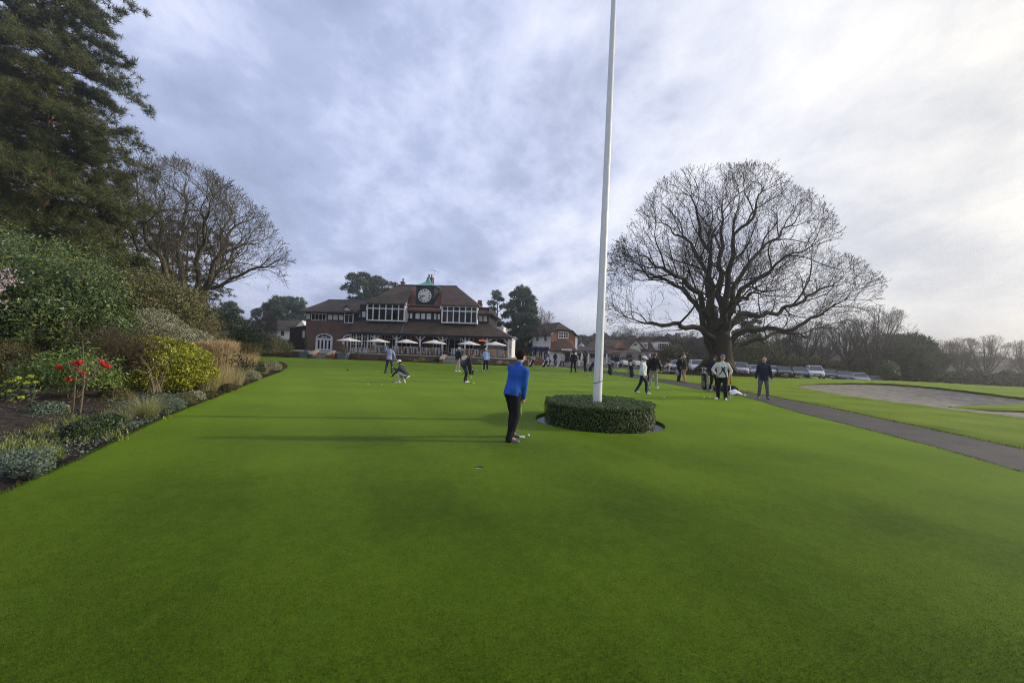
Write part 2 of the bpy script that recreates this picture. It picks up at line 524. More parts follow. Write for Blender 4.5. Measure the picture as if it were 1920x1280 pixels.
def flat_sheet(name, outer, z, mat, holes=(), skirt=0.0):
    loops = [[Vector((x, y, 0)) for x, y in outer]] + [[Vector((x, y, 0)) for x, y in h] for h in holes]
    tri = tessellate_polygon(loops)
    vs = [(p.x, p.y, z) for l in loops for p in l]
    mb = MB(); mb.add(vs, [tuple(t) for t in tri])
    if skirt:
        for l in loops:
            n = len(l)
            mb.add([(p.x, p.y, z) for p in l] + [(p.x, p.y, z - skirt) for p in l], [(i, (i + 1) % n, n + (i + 1) % n, n + i) for i in range(n)])
    o = mb.build(name, mat)
    return tag(o, kind='structure')


circ = lambda c, r, n: [(c[0] + r * math.cos(2 * math.pi * k / n), c[1] + r * math.sin(2 * math.pi * k / n)) for k in range(n)]
INNER = [(x + 1.75, y) for x, y in BED_EDGE if 5.2 < y < 22] + [(-11.2, 28), (-13, 38)] + [(x, y - 2.0) for x, y in FAR_EDGE] + [(x - 0.9, y - .5) for x, y in PATH_L[2:] if y > 12] + gp([(1640, 838), (1770, 893), (1860, 945)]) + [(6.3, 4.6), (5.4, 3.5), (4.2, 2.9), (2.6, 2.55), (0.8, 2.5), (-0.9, 2.75), (-2.3, 3.3), (-3.3, 4.2)]
flat_sheet('putting_green', GREEN, GREEN_Z, M_GREEN, [circ(HC, RING_R, 96), circ(CUP, 0.054, 28)], 0.14)
flat_sheet('path', PATHP, 0.004, M_ASPH)
flat_sheet('planting_ring', circ(HC, RING_R + 0.02, 64), -0.05, M_GRIT)
flat_sheet('forecourt', gp([(985, 683), (1070, 686), (1120, 684), (1180, 678), (1120, 672), (985, 670)], 0.0), 0.052, M_PAVE)

# bunker sand: a dished fan, its far face climbing to the lip
rings, nb = 16, len(BUNKER_S)
V = [(BC[0], BC[1], 0)]
for k in range(1, rings + 1):
    t = k / rings
    V += [(BC[0] + (x - BC[0]) * t, BC[1] + (y - BC[1]) * t, 0) for x, y in BUNKER_S]
V = np.array(V, float)
tt = np.concatenate([[0], np.repeat(np.arange(1, rings + 1) / rings, nb)])
lz = land(V[:, 0], V[:, 1])
far_side = sstep(-4, 6, (V[:, 0] - BC[0]) * 0.85 + (V[:, 1] - BC[1]) * 0.25)
V[:, 2] = lz - 0.02 - (0.07 * far_side) - (0.50 - 0.38 * (1 - far_side)) * (1 - sstep(0.42, 1.0, tt)) + 0.03 * np.sin(V[:, 0] * 2.1 + V[:, 1]) * (1 - tt)
tris = np.array([(0, 1 + i, 1 + (i + 1) % nb) for i in range(nb)])
qd = np.array([(1 + (k - 1) * nb + i, 1 + k * nb + i, 1 + k * nb + (i + 1) % nb, 1 + (k - 1) * nb + (i + 1) % nb) for k in range(1, rings) for i in range(nb)])
tag(np_obj('bunker_sand', V, [tris, qd], M_SAND, smooth=True), kind='structure')
# turf lip round the sand
mb = MB(); n = nb
ro, ri = [], []
for i, (x, y) in enumerate(BUNKER_S):
    d = Vector((x - BC[0], y - BC[1])).normalized()
    z = land_z(x, y)
    ro.append((x + d.x * 0.75, y + d.y * 0.75, land_z(x + d.x * .75, y + d.y * .75) + 0.005)); ri.append((x - d.x * 0.10, y - d.y * 0.10, z + 0.03 + 0.012 * math.sin(i * 2.3)))
lo = [(p[0] + 0.0, p[1], p[2] - 0.20) for p in ri]
mb.loft([ro, ri, lo], caps=False)
tag(mb.build('bunker_lip', M_LAWN), kind='structure')
# the tongue of turf running out into the sand
mb = MB(); rs = []
for t in np.linspace(0, 1, 14):
    cx = 28.2 + (19.4 - 28.2) * t; cy = 20.0 - 2.1 * t; w_ = 0.95 * (1 - t ** 3) + 0.16
    top = 0.02 - 0.10 * t
    rs.append([(cx, cy - w_, top - 0.75), (cx, cy - w_ * 0.96, top - 0.05), (cx, cy - w_ * 0.6, top + 0.03), (cx, cy + w_ * 0.6, top + 0.03), (cx, cy + w_ * 0.96, top - 0.05), (cx, cy + w_, top - 0.75)])
mb.loft(rs, smooth=False)
tag(mb.build('bunker_tongue', M_LAWN), kind='structure')

# flower bed soil: strips running away from the turf edge
mb = MB(); cols = []
edge = BED_EDGE + BED_BACK
ts = [0, 0.15, 0.4, 0.8, 1.4, 2.2, 3.2, 4.5, 6, 8, 11, 15, 20, 27]
for i, (x, y) in enumerate(edge):
    dirv = Vector((-1, 0.12)).normalized()
    col_ = []
    for t in ts:
        px_, py_ = x + dirv.x * t, y + dirv.y * t
        zz_ = -0.10 + 0.30 * float(sstep(0, 3.0, np.array(t))) + 0.05 * mnoise.noise((px_ * 1.3, py_ * 1.3, 0)) * min(1, t * 2)
        col_.append((px_, py_, zz_ + 0.02))
    cols.append(col_)
vs = [p for c in cols for p in c]; k_ = len(ts)
fs = [(i * k_ + j, i * k_ + j + 1, (i + 1) * k_ + j + 1, (i + 1) * k_ + j) for i in range(len(cols) - 1) for j in range(k_ - 1)]
mb.add(vs, fs, True)
tag(mb.build('flower_bed', M_SOIL), kind='structure')


def bed_z(t): return -0.08 + 0.30 * float(sstep(0, 3.0, np.array(t)))


# car park tarmac, dropping gently to the right
mb = MB(); rows = []
for yy in np.linspace(47.5, 70, 12):
    rows.append([(xx, yy + 0.04 * (xx - 20), land_z(xx, yy + 0.04 * (xx - 20)) + 0.02) for xx in np.linspace(6, 56, 34)])
vs = [p for r in rows for p in r]
mb.add(vs, [(i * 34 + j, i * 34 + j + 1, (i + 1) * 34 + j + 1, (i + 1) * 34 + j) for i in range(11) for j in range(33)], True)
tag(mb.build('car_park', M_ASPH), kind='structure')
# ================================================================ growing things: generators
def rand_unit(n, rng):
    v = rng.normal(size=(n, 3)); return v / np.linalg.norm(v, axis=1, keepdims=True)


def leaf_quads(C, Nrm, L, W, rng, droop=0.0, spread=1.0):
    """one pointed leaf per point: C (n,3), normals (n,3)"""
    n = len(C)
    nn = Nrm + spread * rand_unit(n, rng); nn /= np.linalg.norm(nn, axis=1, keepdims=True)
    t = rand_unit(n, rng); t[:, 2] -= droop
    t -= nn * np.sum(t * nn, 1, keepdims=True); t /= np.linalg.norm(t, axis=1, keepdims=True) + 1e-9
    s = np.cross(nn, t)
    L_ = L * rng.uniform(0.65, 1.3, (n, 1)); W_ = W * rng.uniform(0.7, 1.25, (n, 1))
    V = np.stack([C - t * L_ * 0.5, C + s * W_ * 0.5, C + t * L_ * 0.5, C - s * W_ * 0.5], 1).reshape(-1, 3)
    return V, np.arange(4 * n).reshape(n, 4)


def tuft_tris(C, D, n, L, W, rng, open_=0.9):
    """n needles per point fanning round direction D"""
    m = len(C)
    d = np.repeat(D, n, 0) * rng.uniform(0.2, 1.0, (m * n, 1)) + open_ * rand_unit(m * n, rng)
    d /= np.linalg.norm(d, axis=1, keepdims=True)
    c = np.repeat(C, n, 0)
    s = np.cross(d, rand_unit(m * n, rng)); s /= np.linalg.norm(s, axis=1, keepdims=True) + 1e-9
    l_ = L * rng.uniform(0.7, 1.2, (m * n, 1))
    V = np.stack([c - s * W * 0.5, c + s * W * 0.5, c + d * l_], 1).reshape(-1, 3)
    return V, np.arange(3 * m * n).reshape(-1, 3)


def lump(d, seed, amp=0.25, fr=2.2):
    """uneven outline: noise over directions"""
    return np.array([1 + amp * (mnoise.noise((x * fr + seed, y * fr, z * fr)) + 0.6 * mnoise.noise((x * fr * 2.3, y * fr * 2.3 + seed, z * fr * 2.3))) for x, y, z in d])


def blob_points(c, r, n, rng, seed=0.0, inner=0.55, amp=0.25, fr=2.2, lower=-0.5):
    d = rand_unit(int(n * 1.6), rng); d = d[d[:, 2] > lower][:n]
    k = lump(d, seed, amp, fr)
    t = inner + (1 - inner) * rng.uniform(0, 1, len(d)) ** 0.45
    p = d * (k * t)[:, None] * np.array(r) + np.array(c)
    return p, d


def join(parts):
    Vs, Fs, n = [], [], 0
    for V, Fa in parts:
        Vs.append(V); Fs.append(Fa + n); n += len(V)
    return np.concatenate(Vs), np.concatenate(Fs)


def blades(C, n, L, W, rng, lean=0.5, curve=0.6, rbase=0.1, segs=3):
    """arching grass blades out of a clump at each C"""
    m = len(C) * n
    c = np.repeat(np.asarray(C, float), n, 0)
    a = rng.uniform(0, 2 * np.pi, m); h = np.stack([np.cos(a), np.sin(a), np.zeros(m)], 1)
    rr = rbase * np.sqrt(rng.uniform(0, 1, (m, 1)))
    c = c + h * rr
    l_ = L * rng.uniform(0.55, 1.1, (m, 1)); le = lean * rng.uniform(0.15, 1.0, (m, 1))
    a2 = a + rng.normal(0, 0.6, m); h2 = np.stack([np.cos(a2), np.sin(a2), np.zeros(m)], 1)
    s = np.stack([-np.sin(a2), np.cos(a2), np.zeros(m)], 1)
    rows = []
    for k in range(segs + 1):
        t = k / segs
        p = c + h2 * (le * t + curve * le * t * t) * l_ + np.array([0, 0, 1.0]) * (l_ * (t - 0.42 * curve * le * t * t * 1.6))
        w_ = W * (1 - 0.85 * t)
        rows.append(p - s * w_ * 0.5); rows.append(p + s * w_ * 0.5)
    V = np.stack(rows, 1)
    base = np.arange(m)[:, None] * (2 * (segs + 1))
    F_ = np.concatenate([base + np.array([[2 * k, 2 * k + 1, 2 * k + 3, 2 * k + 2]]) for k in range(segs)])
    return V.reshape(-1, 3), F_


# ---------------------------------------------------------------- branching
SIDES = lambda r: 3 if r < 0.035 else (5 if r < 0.12 else (8 if r < 0.5 else 14))


def tubes(chains, sides_of):
    Vs, Fs, n = [], [], 0
    for p, r in chains:
        if len(p) < 2: continue
        k = sides_of(r.max())
        t = np.gradient(p, axis=0); t /= np.linalg.norm(t, axis=1, keepdims=True) + 1e-9
        m = t.mean(0); ref = np.eye(3)[np.argmin(np.abs(m))]
        a = np.cross(t, ref); a /= np.linalg.norm(a, axis=1, keepdims=True) + 1e-9
        b = np.cross(t, a)
        ang = np.arange(k) * 2 * np.pi / k
        V = p[:, None, :] + r[:, None, None] * (np.cos(ang)[None, :, None] * a[:, None, :] + np.sin(ang)[None, :, None] * b[:, None, :])
        L_ = len(p); ii = (np.arange(L_ - 1)[:, None] * k + np.arange(k)[None]); jj = (np.arange(L_ - 1)[:, None] * k + (np.arange(k)[None] + 1) % k)
        Fs.append(np.stack([ii, jj, jj + k, ii + k], -1).reshape(-1, 4) + n)
        Vs.append(V.reshape(-1, 3)); n += L_ * k
    return np.concatenate(Vs), np.concatenate(Fs)


def grow(limbs, centre, ok, rng, space=(0.95, 0.55, 0.34), tip=0.009, start=0.22, up=0.12, wob=0.16, angle=0.85, maxlen=(6.0, 2.6, 1.0)):
    """limbs: list of (points, radii). Side branches, then branchlets, then twigs, kept inside the crown by ok(p)"""
    ch = [(np.asarray(p, float), np.asarray(q, float)) for p, q in limbs]
    level = list(ch); cen = np.asarray(centre, float)
    for lv in range(len(space)):
        nxt = []
        for p, q in level:
            seg = np.linalg.norm(np.diff(p, axis=0), axis=1); cum = np.concatenate([[0], np.cumsum(seg)]); L = cum[-1]
            if L < space[lv] * 0.8: continue
            ss_ = []; s = L * (start if lv == 0 else 0.14) + rng.uniform(0, space[lv])
            while s < L:
                ss_.append(s); s += space[lv] * rng.uniform(0.65, 1.4)
            ss_ += [L * 0.999] * (3 if lv < 2 else 2)
            side = rng.uniform(0, 6.28)
            for s in ss_:
                tipb = s > L * 0.99
                i = min(len(p) - 2, int(np.searchsorted(cum, s) - 1)); i = max(i, 0)
                f = (s - cum[i]) / (seg[i] + 1e-9); b0 = p[i] * (1 - f) + p[i + 1] * f
                t = (p[i + 1] - p[i]) / (seg[i] + 1e-9); rb = q[i] * (1 - f) + q[i + 1] * f
                side += 2.4 + rng.normal(0, 0.5)
                a = np.cross(t, [0.3, 0.2, 1.0]); a /= np.linalg.norm(a) + 1e-9; c = np.cross(t, a)
                outw = b0 - cen; outw /= np.linalg.norm(outw) + 1e-9
                d = t * (0.62 if not tipb else 1.1) + (a * math.cos(side) + c * math.sin(side)) * angle * rng.uniform(0.7, 1.15) + outw * 0.45 + np.array([0, 0, up])
                d /= np.linalg.norm(d)
                ln = maxlen[lv] * rng.uniform(0.45, 1.0) * (0.75 + 0.25 * math.sin(math.pi * s / L))
                r0 = max(tip, min(rb * (0.62 if not tipb else 0.95), 0.016 * ln + 0.004)); m = max(3, int(ln / (0.42 if lv < 2 else 0.24)) + 1)
                st = ln / m; pts = [b0]; x = b0.copy(); w = rng.normal(0, 1, 3)
                for k in range(m):
                    w = 0.55 * w + 0.8 * rng.normal(0, 1, 3)
                    d = d + wob * w + np.array([0, 0, up * 0.35]); d /= np.linalg.norm(d)
                    x = x + d * st; pts.append(x.copy())
                    if not ok(x): break
                rr = r0 * (1 - 0.8 * np.arange(len(pts)) / m); rr = np.maximum(rr, tip * 0.6)
                nxt.append((np.array(pts), rr))
        ch += nxt; level = nxt
    return ch


def tree_from_chains(root, ch, thick, m_trunk, m_crown, sides):
    big = [(p, q) for p, q in ch if q.max() >= thick]; small = [(p, q) for p, q in ch if q.max() < thick]
    V, F_ = tubes(big, sides); np_obj('trunk', V, F_, m_trunk, root, True)
    V, F_ = tubes(small, sides); np_obj('crown', V, F_, m_crown, root, True)


def unproj(p):
    """photo pixel of a world point"""
    x, y, z = p[0], p[1], p[2] - EYE
    fy = y * math.cos(PITCH) + z * math.sin(PITCH); fz = -y * math.sin(PITCH) + z * math.cos(PITCH)
    u2, v2 = F * x / fy, F * fz / fy
    return CX + u2 * math.cos(ROLL) + v2 * math.sin(ROLL), CY - (-u2 * math.sin(ROLL) + v2 * math.cos(ROLL))


def in_poly(poly, x, y):
    c = False; n = len(poly); x1, y1 = poly[-1]
    for x0, y0 in poly:
        if (y0 > y) != (y1 > y) and x < (x1 - x0) * (y - y0) / (y1 - y0) + x0: c = not c
        x1, y1 = x0, y0
    return c


def bark_mat(name, c1, c2, moss=None):
    m, nt, b = new_mat(name)
    tc = nt.nodes.new('ShaderNodeTexCoord')
    mp = nt.nodes.new('ShaderNodeMapping'); mp.inputs['Scale'].default_value = (1, 1, 0.25); nt.links.new(tc.outputs['Object'], mp.inputs[0])
    nz = noise(nt, 7.0, mp.outputs[0], detail=7, rough=0.7)
    col = ramp(nt, nz, [(0.35, c1), (0.68, c2)])
    if moss:
        geo = nt.nodes.new('ShaderNodeNewGeometry'); sp = nt.nodes.new('ShaderNodeSeparateXYZ'); nt.links.new(geo.outputs['Normal'], sp.inputs[0])
        f = math_n(nt, 'MULTIPLY', ramp(nt, sp.outputs[2], [(0.35, (0, 0, 0)), (0.8, (1, 1, 1))]), ramp(nt, noise(nt, 1.1, detail=5), [(0.42, (0, 0, 0)), (0.6, (1, 1, 1))]))
        col = mixc(nt, f, col, moss)
    nt.links.new(col, b.inputs['Base Color']); b.inputs['Roughness'].default_value = 0.9; b.inputs['Specular IOR Level'].default_value = 0.15
    bump(nt, b, nz, 0.8, 0.05)
    return m


M_OAK = bark_mat('mossy oak bark', (0.022, 0.019, 0.013), (0.062, 0.054, 0.036), (0.070, 0.078, 0.018))
M_TWIG = bark_mat('oak twigs', (0.013, 0.011, 0.009), (0.034, 0.028, 0.021))
M_PALEBARK = bark_mat('lichened bark', (0.075, 0.068, 0.045), (0.17, 0.15, 0.10), (0.11, 0.12, 0.04))
M_PALETWIG = bark_mat('lichened twigs', (0.065, 0.058, 0.038), (0.15, 0.132, 0.086))
M_PINEBARK = bark_mat('pine bark', (0.06, 0.038, 0.026), (0.16, 0.10, 0.065))
M_NEEDLE = leaf_mat('pine needles', [(0.030, 0.050, 0.016), (0.066, 0.090, 0.028), (0.112, 0.124, 0.040), (0.165, 0.145, 0.054)], 0.6, 0.25, 0.15, 0.35, 0.5)
M_BRNEEDLE = leaf_mat('bronzed pine needles', [(0.048, 0.050, 0.018), (0.095, 0.082, 0.028), (0.16, 0.115, 0.046)], 0.6, 0.25, 0.15, 0.35, 0.5)
M_FARPINE = leaf_mat('far pine foliage', [(0.036, 0.060, 0.030), (0.070, 0.105, 0.050), (0.14, 0.165, 0.070)], 0.7, 0.2, 0.15, 0.35, 0.4)

# ================================================================ the great bare oak
Z5 = lambda zx, zy: (1130 + zx / 3.2, 300 + zy / 3.2)
rng = np.random.default_rng(3)
OD = OAK.y
limbs = [
    ([(700, 1120), (640, 1045), (540, 1005), (420, 985), (300, 985), (190, 955)], -5, 0.50),
    ([(625, 1090), (600, 960), (560, 850), (480, 775), (380, 720), (270, 690), (180, 610)], 4, 0.52),
    ([(650, 1040), (610, 880), (540, 760), (430, 690), (320, 630), (230, 570)], -7, 0.50),
    ([(650, 1000), (640, 850), (630, 720), (590, 600), (520, 500), (440, 440), (360, 380)], 6, 0.55),
    ([(660, 1010), (655, 800), (650, 650), (630, 550), (590, 430), (560, 330), (540, 220)], -4, 0.55),
    ([(715, 1010), (705, 800), (700, 650), (720, 470), (710, 330), (740, 220)], 3, 0.60),
    ([(735, 1000), (745, 760), (770, 600), (800, 450), (860, 380), (920, 290), (960, 180)], -3, 0.62),
    ([(745, 960), (770, 800), (830, 690), (890, 600), (960, 530), (1080, 430), (1180, 340)], 5, 0.45),
    ([(745, 1000), (780, 860), (850, 760), (960, 700), (1040, 620), (1140, 560), (1260, 510)], -6, 0.45),
    ([(735, 1060), (770, 980), (840, 925), (960, 930), (1040, 915), (1180, 850), (1300, 780), (1420, 730)], 5, 0.46),
    ([(750, 1120), (790, 1060), (850, 1022), (960, 1015), (1080, 1020), (1220, 980), (1330, 900), (1450, 850)], -4, 0.44),
    ([(755, 1150), (810, 1110), (900, 1085), (1000, 1050), (1110, 1030), (1200, 1060), (1290, 1010)], 3, 0.36),
    ([(690, 1040), (690, 960), (660, 880), (640, 780), (600, 700), (540, 640)], 11, 0.40),
    ([(700, 1040), (720, 940), (780, 860), (850, 830), (930, 800)], -11, 0.42),
    ([(720, 1040), (760, 930), (830, 800), (900, 700)], 11, 0.40),
]
root = thing('oak_tree', 'huge bare oak with a mossy trunk and wide spreading limbs behind the path', 'tree', (OAK.x, OAK.y, 0.3))
OAK_SIL = [(1150, 645), (1134, 560), (1146, 480), (1200, 392), (1234, 344), (1288, 318), (1350, 310), (1440, 308), (1478, 344), (1534, 368), (1574, 430), (1562, 470), (1614, 490), (1660, 530),
           (1646, 566), (1594, 594), (1560, 620), (1480, 636), (1410, 640), (1350, 640), (1290, 645), (1220, 652)]
CH = []
tp = np.array([P(x, y, OD) for x, y in [(1352, 694), (1352, 684), (1351, 668), (1351, 652), (1350, 638), (1349, 622)]])
CH.append((tp, np.array([1.38, 1.16, 1.00, 0.96, 1.00, 0.72])))
for pts, dd, r0 in limbs:
    pl = [P(*Z5(*q), OD + dd * (k / (len(pts) - 1)) ** 1.2) for k, q in enumerate(pts)]
    start_ = P(*Z5(700 + (pts[0][0] - 700) * 0.5, 1150), OD); pl = [start_] + pl
    out_ = [np.array(pl[0])]; ph = rng.uniform(0, 6.28, 3)
    run = 0
    for k in range(len(pl) - 1):
        m = max(1, int((pl[k + 1] - pl[k]).length / 0.5))
        for q in range(1, m + 1):
            run += (pl[k + 1] - pl[k]).length / m
            out_.append(np.array(pl[k].lerp(pl[k + 1], q / m)) + 0.16 * min(1, run / 3) * np.sin(run * np.array([1.9, 1.3, 2.3]) + ph) + rng.normal(0, 0.03, 3))
    t = np.linspace(0, 1, len(out_))
    CH.append((np.array(out_), r0 * 0.60 * (1 - t) ** 0.85 + 0.035))


def oak_ok(p):
    x, y = unproj(p); return in_poly(OAK_SIL, x, y) and abs(p[1] - OD) < 13 and p[2] > 2.4


ch = grow(CH[1:], P(1350, 640, OD), oak_ok, rng, (1.2, 0.72, 0.50, 0.62), 0.0125, 0.30, 0.07, 0.14, 0.80, (6.4, 3.4, 1.6, 0.75))
off = np.array(root.location)
ch = [(p - off, q) for p, q in [CH[0]] + ch]
tree_from_chains(root, ch, 0.09, M_OAK, M_TWIG, lambda q: 3 if q < 0.05 else (5 if q < 0.12 else (8 if q < 0.5 else 16)))
# flared roots
mb = MB()
for k in range(9):
    a = k * 0.7 + 0.3 + 0.2 * math.sin(k * 2.7); e = 0.75 + 0.3 * math.sin(k * 1.9)
    mb.tube([(math.cos(a) * 0.75, math.sin(a) * 0.75, 1.2 * e), (math.cos(a) * 1.2, math.sin(a) * 1.2, 0.55 * e), (math.cos(a) * 1.75 * e, math.sin(a) * 1.75 * e, 0.15), (math.cos(a + .2) * 2.3 * e, math.sin(a + .2) * 2.3 * e, -0.3)], [0.42, 0.36, 0.26, 0.1], 8)
mb.build('root_flare', M_OAK, root)

# fallen leaves round the foot of the oak: countless
n = 9000
aa = rng.uniform(0, 2 * np.pi, n); rr = np.sqrt(rng.uniform(0, 1, n))
X = OAK.x + 0.6 + np.cos(aa) * rr * 6.6; Y = OAK.y - 0.3 + np.sin(aa) * rr * 3.0
C = np.stack([X, Y, land(X, Y) + 0.03], 1)
V, F_ = leaf_quads(C, np.tile([[0, 0, 1.0]], (n, 1)), 0.17, 0.12, rng, 0, 0.5)
M_DEAD = leaf_mat('dead leaves', [(0.035, 0.022, 0.014), (0.075, 0.045, 0.028), (0.13, 0.08, 0.05)], 0.9, 0.1, 0.0, 2.0, 0.8)
tag(np_obj('leaf_litter', V, F_, M_DEAD), 'brown fallen leaves spread round the foot of the oak', 'leaves', kind='stuff')


# ================================================================ the bare tree at the left, behind the shrubs
rng = np.random.default_rng(5)
LD = 36.0
LSIL = [(196, 470), (205, 380), (222, 325), (262, 300), (330, 298), (400, 328), (470, 378), (512, 428), (540, 488), (532, 530), (470, 552), (430, 535), (380, 545), (300, 520), (235, 530)]
seeds = [([(362, 600), (368, 560), (392, 535), (405, 490), (430, 440), (470, 405)], 0, 0.30), ([(355, 600), (350, 540), (336, 500), (340, 440), (350, 390), (345, 330)], 4, 0.30),
         ([(350, 600), (335, 550), (305, 500), (280, 450), (262, 390), (255, 330)], -4, 0.28), ([(345, 600), (300, 560), (245, 520), (232, 480), (222, 430), (215, 380)], 3, 0.24),
         ([(365, 600), (385, 545), (440, 520), (490, 500), (525, 490)], -3, 0.22), ([(358, 600), (372, 500), (385, 420), (400, 370)], -6, 0.26), ([(352, 600), (320, 520), (300, 440), (305, 370), (300, 330)], 5, 0.22), ([(362, 600), (400, 520), (450, 460), (500, 450)], 4, 0.22), ([(350, 600), (290, 530), (250, 450), (240, 400)], -6, 0.2), ([(364, 600), (410, 470), (430, 400), (425, 360)], 3, 0.2)]
base = P(355, 640, LD); base.z = 0.0
CH = [(np.array([base, P(356, 620, LD), P(355, 600, LD)]), np.array([0.65, 0.5, 0.45]))]
for pts, dd, r0 in seeds:
    pl = [P(355, 612, LD)] + [P(x, y, LD + dd * (k / (len(pts) - 1))) for k, (x, y) in enumerate(pts)]
    out_ = [np.array(pl[0])]; ph = rng.uniform(0, 6.28, 3); run = 0
    for k in range(len(pl) - 1):
        m = max(1, int((pl[k + 1] - pl[k]).length / 0.5))
        for q in range(1, m + 1):
            run += (pl[k + 1] - pl[k]).length / m
            out_.append(np.array(pl[k].lerp(pl[k + 1], q / m)) + 0.14 * np.sin(run * np.array([1.9, 1.3, 2.3]) + ph) * min(1, run / 3))
    t = np.linspace(0, 1, len(out_)); CH.append((np.array(out_), r0 * (1 - t) ** 0.9 + 0.03))


def left_ok(p):
    x, y = unproj(p); return in_poly(LSIL, x, y) and abs(p[1] - LD) < 9


ch = CH[:1] + grow(CH[1:], P(355, 580, LD), left_ok, rng, (1.0, 0.66, 0.48, 0.48), 0.012, 0.24, 0.10, 0.18, 0.85, (5.5, 3.0, 1.5, 0.75))
root = thing('bare_tree', 'broad bare tree with pale lichened limbs rising behind the left shrubbery', 'tree', base)
tree_from_chains(root, [(p - np.array(base), q) for p, q in ch], 0.09, M_PALEBARK, M_PALETWIG, SIDES)


# ================================================================ more bare trees: three shapes, set out over the far side
def make_bare(seed, H, W, label, mt, mc, natt=1100, th=0.22, group=None, name='bare_tree', nl=13, sp=(0.8, 0.5, 0.36, 0.36), tip=0.0125):
    g_ = np.random.default_rng(seed); R = W / 2
    tz = H * th
    lims = [(np.array([[g_.normal(0, 0.05), g_.normal(0, 0.05), tz * k / 5] for k in range(6)] + [[0, 0, tz * 1.25]]), np.linspace(H * 0.030, H * 0.022, 7))]
    for k in range(nl):
        a = k * 2.4 + g_.uniform(-0.3, 0.3); e = g_.uniform(0.15, 1.0)
        top = np.array([math.cos(a) * R * 0.85 * math.cos(e * 1.45), math.sin(a) * R * 0.85 * math.cos(e * 1.45), H * 0.5 + H * 0.46 * math.sin(e * 1.5)])
        if e < 0.3: top[2] = H * g_.uniform(0.38, 0.5)
        p0 = np.array([0, 0, tz * g_.uniform(0.9, 1.2)]); m = 12; t = np.linspace(0, 1, m)[:, None]
        mid = p0 * 0.5 + top * 0.5 + np.array([math.cos(a), math.sin(a), -0.5]) * R * 0.12
        pl = p0 * (1 - t) ** 2 + 2 * mid * t * (1 - t) + top * t ** 2 + 0.12 * np.sin(t * 9 + g_.uniform(0, 6, 3)) * np.minimum(1, t * 3)
        lims.append((pl, H * 0.013 * (1 - t[:, 0]) ** 0.9 + 0.025))

    def ok(p):
        d = np.array([p[0] / R, p[1] / R, (p[2] - H * 0.55) / (H * 0.46)]); n_ = np.linalg.norm(d)
        q = d / (n_ + 1e-6)
        return p[2] > tz and n_ < 1.0 + 0.28 * mnoise.noise((q[0] * 2 + seed, q[1] * 2, q[2] * 2))
    ch = lims[:1] + grow(lims[1:], (0, 0, tz), ok, g_, sp, tip, 0.2, 0.10, 0.18, 0.8, (H * 0.26, H * 0.14, H * 0.075, H * 0.04))
    root = thing(name, label, 'tree', (0, 0, 0), 0, group)
    tree_from_chains(root, ch, 0.07, mt, mc, lambda q: 3 if q < 0.05 else 6)
    return root


M_FARBARK = bark_mat('haze greyed far bark', (0.055, 0.050, 0.040), (0.11, 0.098, 0.080))  # bark made paler, so the far haze is partly painted into its colour
FB = 'bare trees beyond the car park'
b1 = make_bare(21, 12, 13.5, '', M_FARBARK, M_FARBARK, 1300, 0.18, FB)
b2 = make_bare(22, 10, 8.5, '', M_FARBARK, M_FARBARK, 900, 0.22, FB)
b3 = make_bare(23, 9.5, 9.5, '', M_FARBARK, M_FARBARK, 900, 0.16, FB)
used = set()


def set_tree(proto, px_, ybase, ytop, depth, label, rz=0.0, zb=None, group=FB, H=None, wx=1.0):
    bse = P(px_, ybase, depth)
    if zb is not None: bse.z = zb
    hgt = P(px_, ytop, depth).z - bse.z
    s = hgt / H
    sc = (s * wx, s * wx, s)
    if id(proto) not in used:
        used.add(id(proto)); o = proto; o.location = bse; o.rotation_euler = (0, 0, rz); o.scale = sc; o['label'] = label
        if group: o['group'] = group
        return o
    return dup(proto, bse, rz, label, group, sc)


set_tree(b1, 1638, 700, 580, 66, 'tallest far bare tree, wide crown just right of the great oak', 0.3, -0.7, H=12)
set_tree(b2, 1590, 700, 598, 68, 'slim bare tree standing left of the tallest far tree', 1.0, -0.7, H=10, wx=1.05)
set_tree(b3, 1508, 698, 606, 72, 'bare tree under the right tips of the great oak', 2.0, -0.5, H=9.5, wx=1.2)
set_tree(b2, 1470, 696, 612, 76, 'slight bare tree close to the right of the oak trunk', 3.3, -0.4, H=10, wx=1.2)
set_tree(b3, 1545, 700, 618, 84, 'small bare tree behind the row of parked cars', 4.1, -0.7, H=9.5, wx=1.1)
set_tree(b2, 1765, 715, 640, 82, 'bare tree just right of the dark dome-shaped evergreen', 0.7, -2, H=10)
set_tree(b3, 1800, 716, 638, 86, 'pale hazy bare tree with a forked stem beyond the bunker', 1.7, -2, H=9.5, wx=0.95)
set_tree(b1, 1848, 720, 632, 80, 'round-crowned bare oak alone on the skyline beyond the bunker', 2.2, -2, H=12, wx=0.92)
set_tree(b1, 1922, 724, 640, 84, 'bare tree cut by the right edge of the picture', 4.0, -2, H=12, wx=0.85)
set_tree(b3, 1738, 715, 648, 95, 'faint bare tree half hidden behind the dark evergreen', 5.0, -2, H=9.5)
set_tree(b1, 1168, 690, 614, 92, 'bare tree above the long tiled roof right of the flagpole', 1.2, 0, H=12, wx=1.1)
set_tree(b2, 1222, 690, 622, 98, 'bare tree showing over the chimneys of the long pavilion', 2.6, 0, H=10, wx=1.5)
set_tree(b1, 1292, 690, 622, 88, 'bare tree filling the gap between pavilion and oak trunk', 3.0, 0, H=12, wx=1.0)
set_tree(b3, 1325, 690, 634, 80, 'low bare tree directly behind the oak trunk', 0.2, 0, H=9.5, wx=1.2)
set_tree(b2, 1086, 688, 636, 100, 'thin bare tree behind the brick-gabled shop, left of the flagpole', 5.2, 0, H=10, wx=0.9)
M_REDTWIG = bark_mat('reddish twigs', (0.11, 0.075, 0.062), (0.20, 0.14, 0.115))
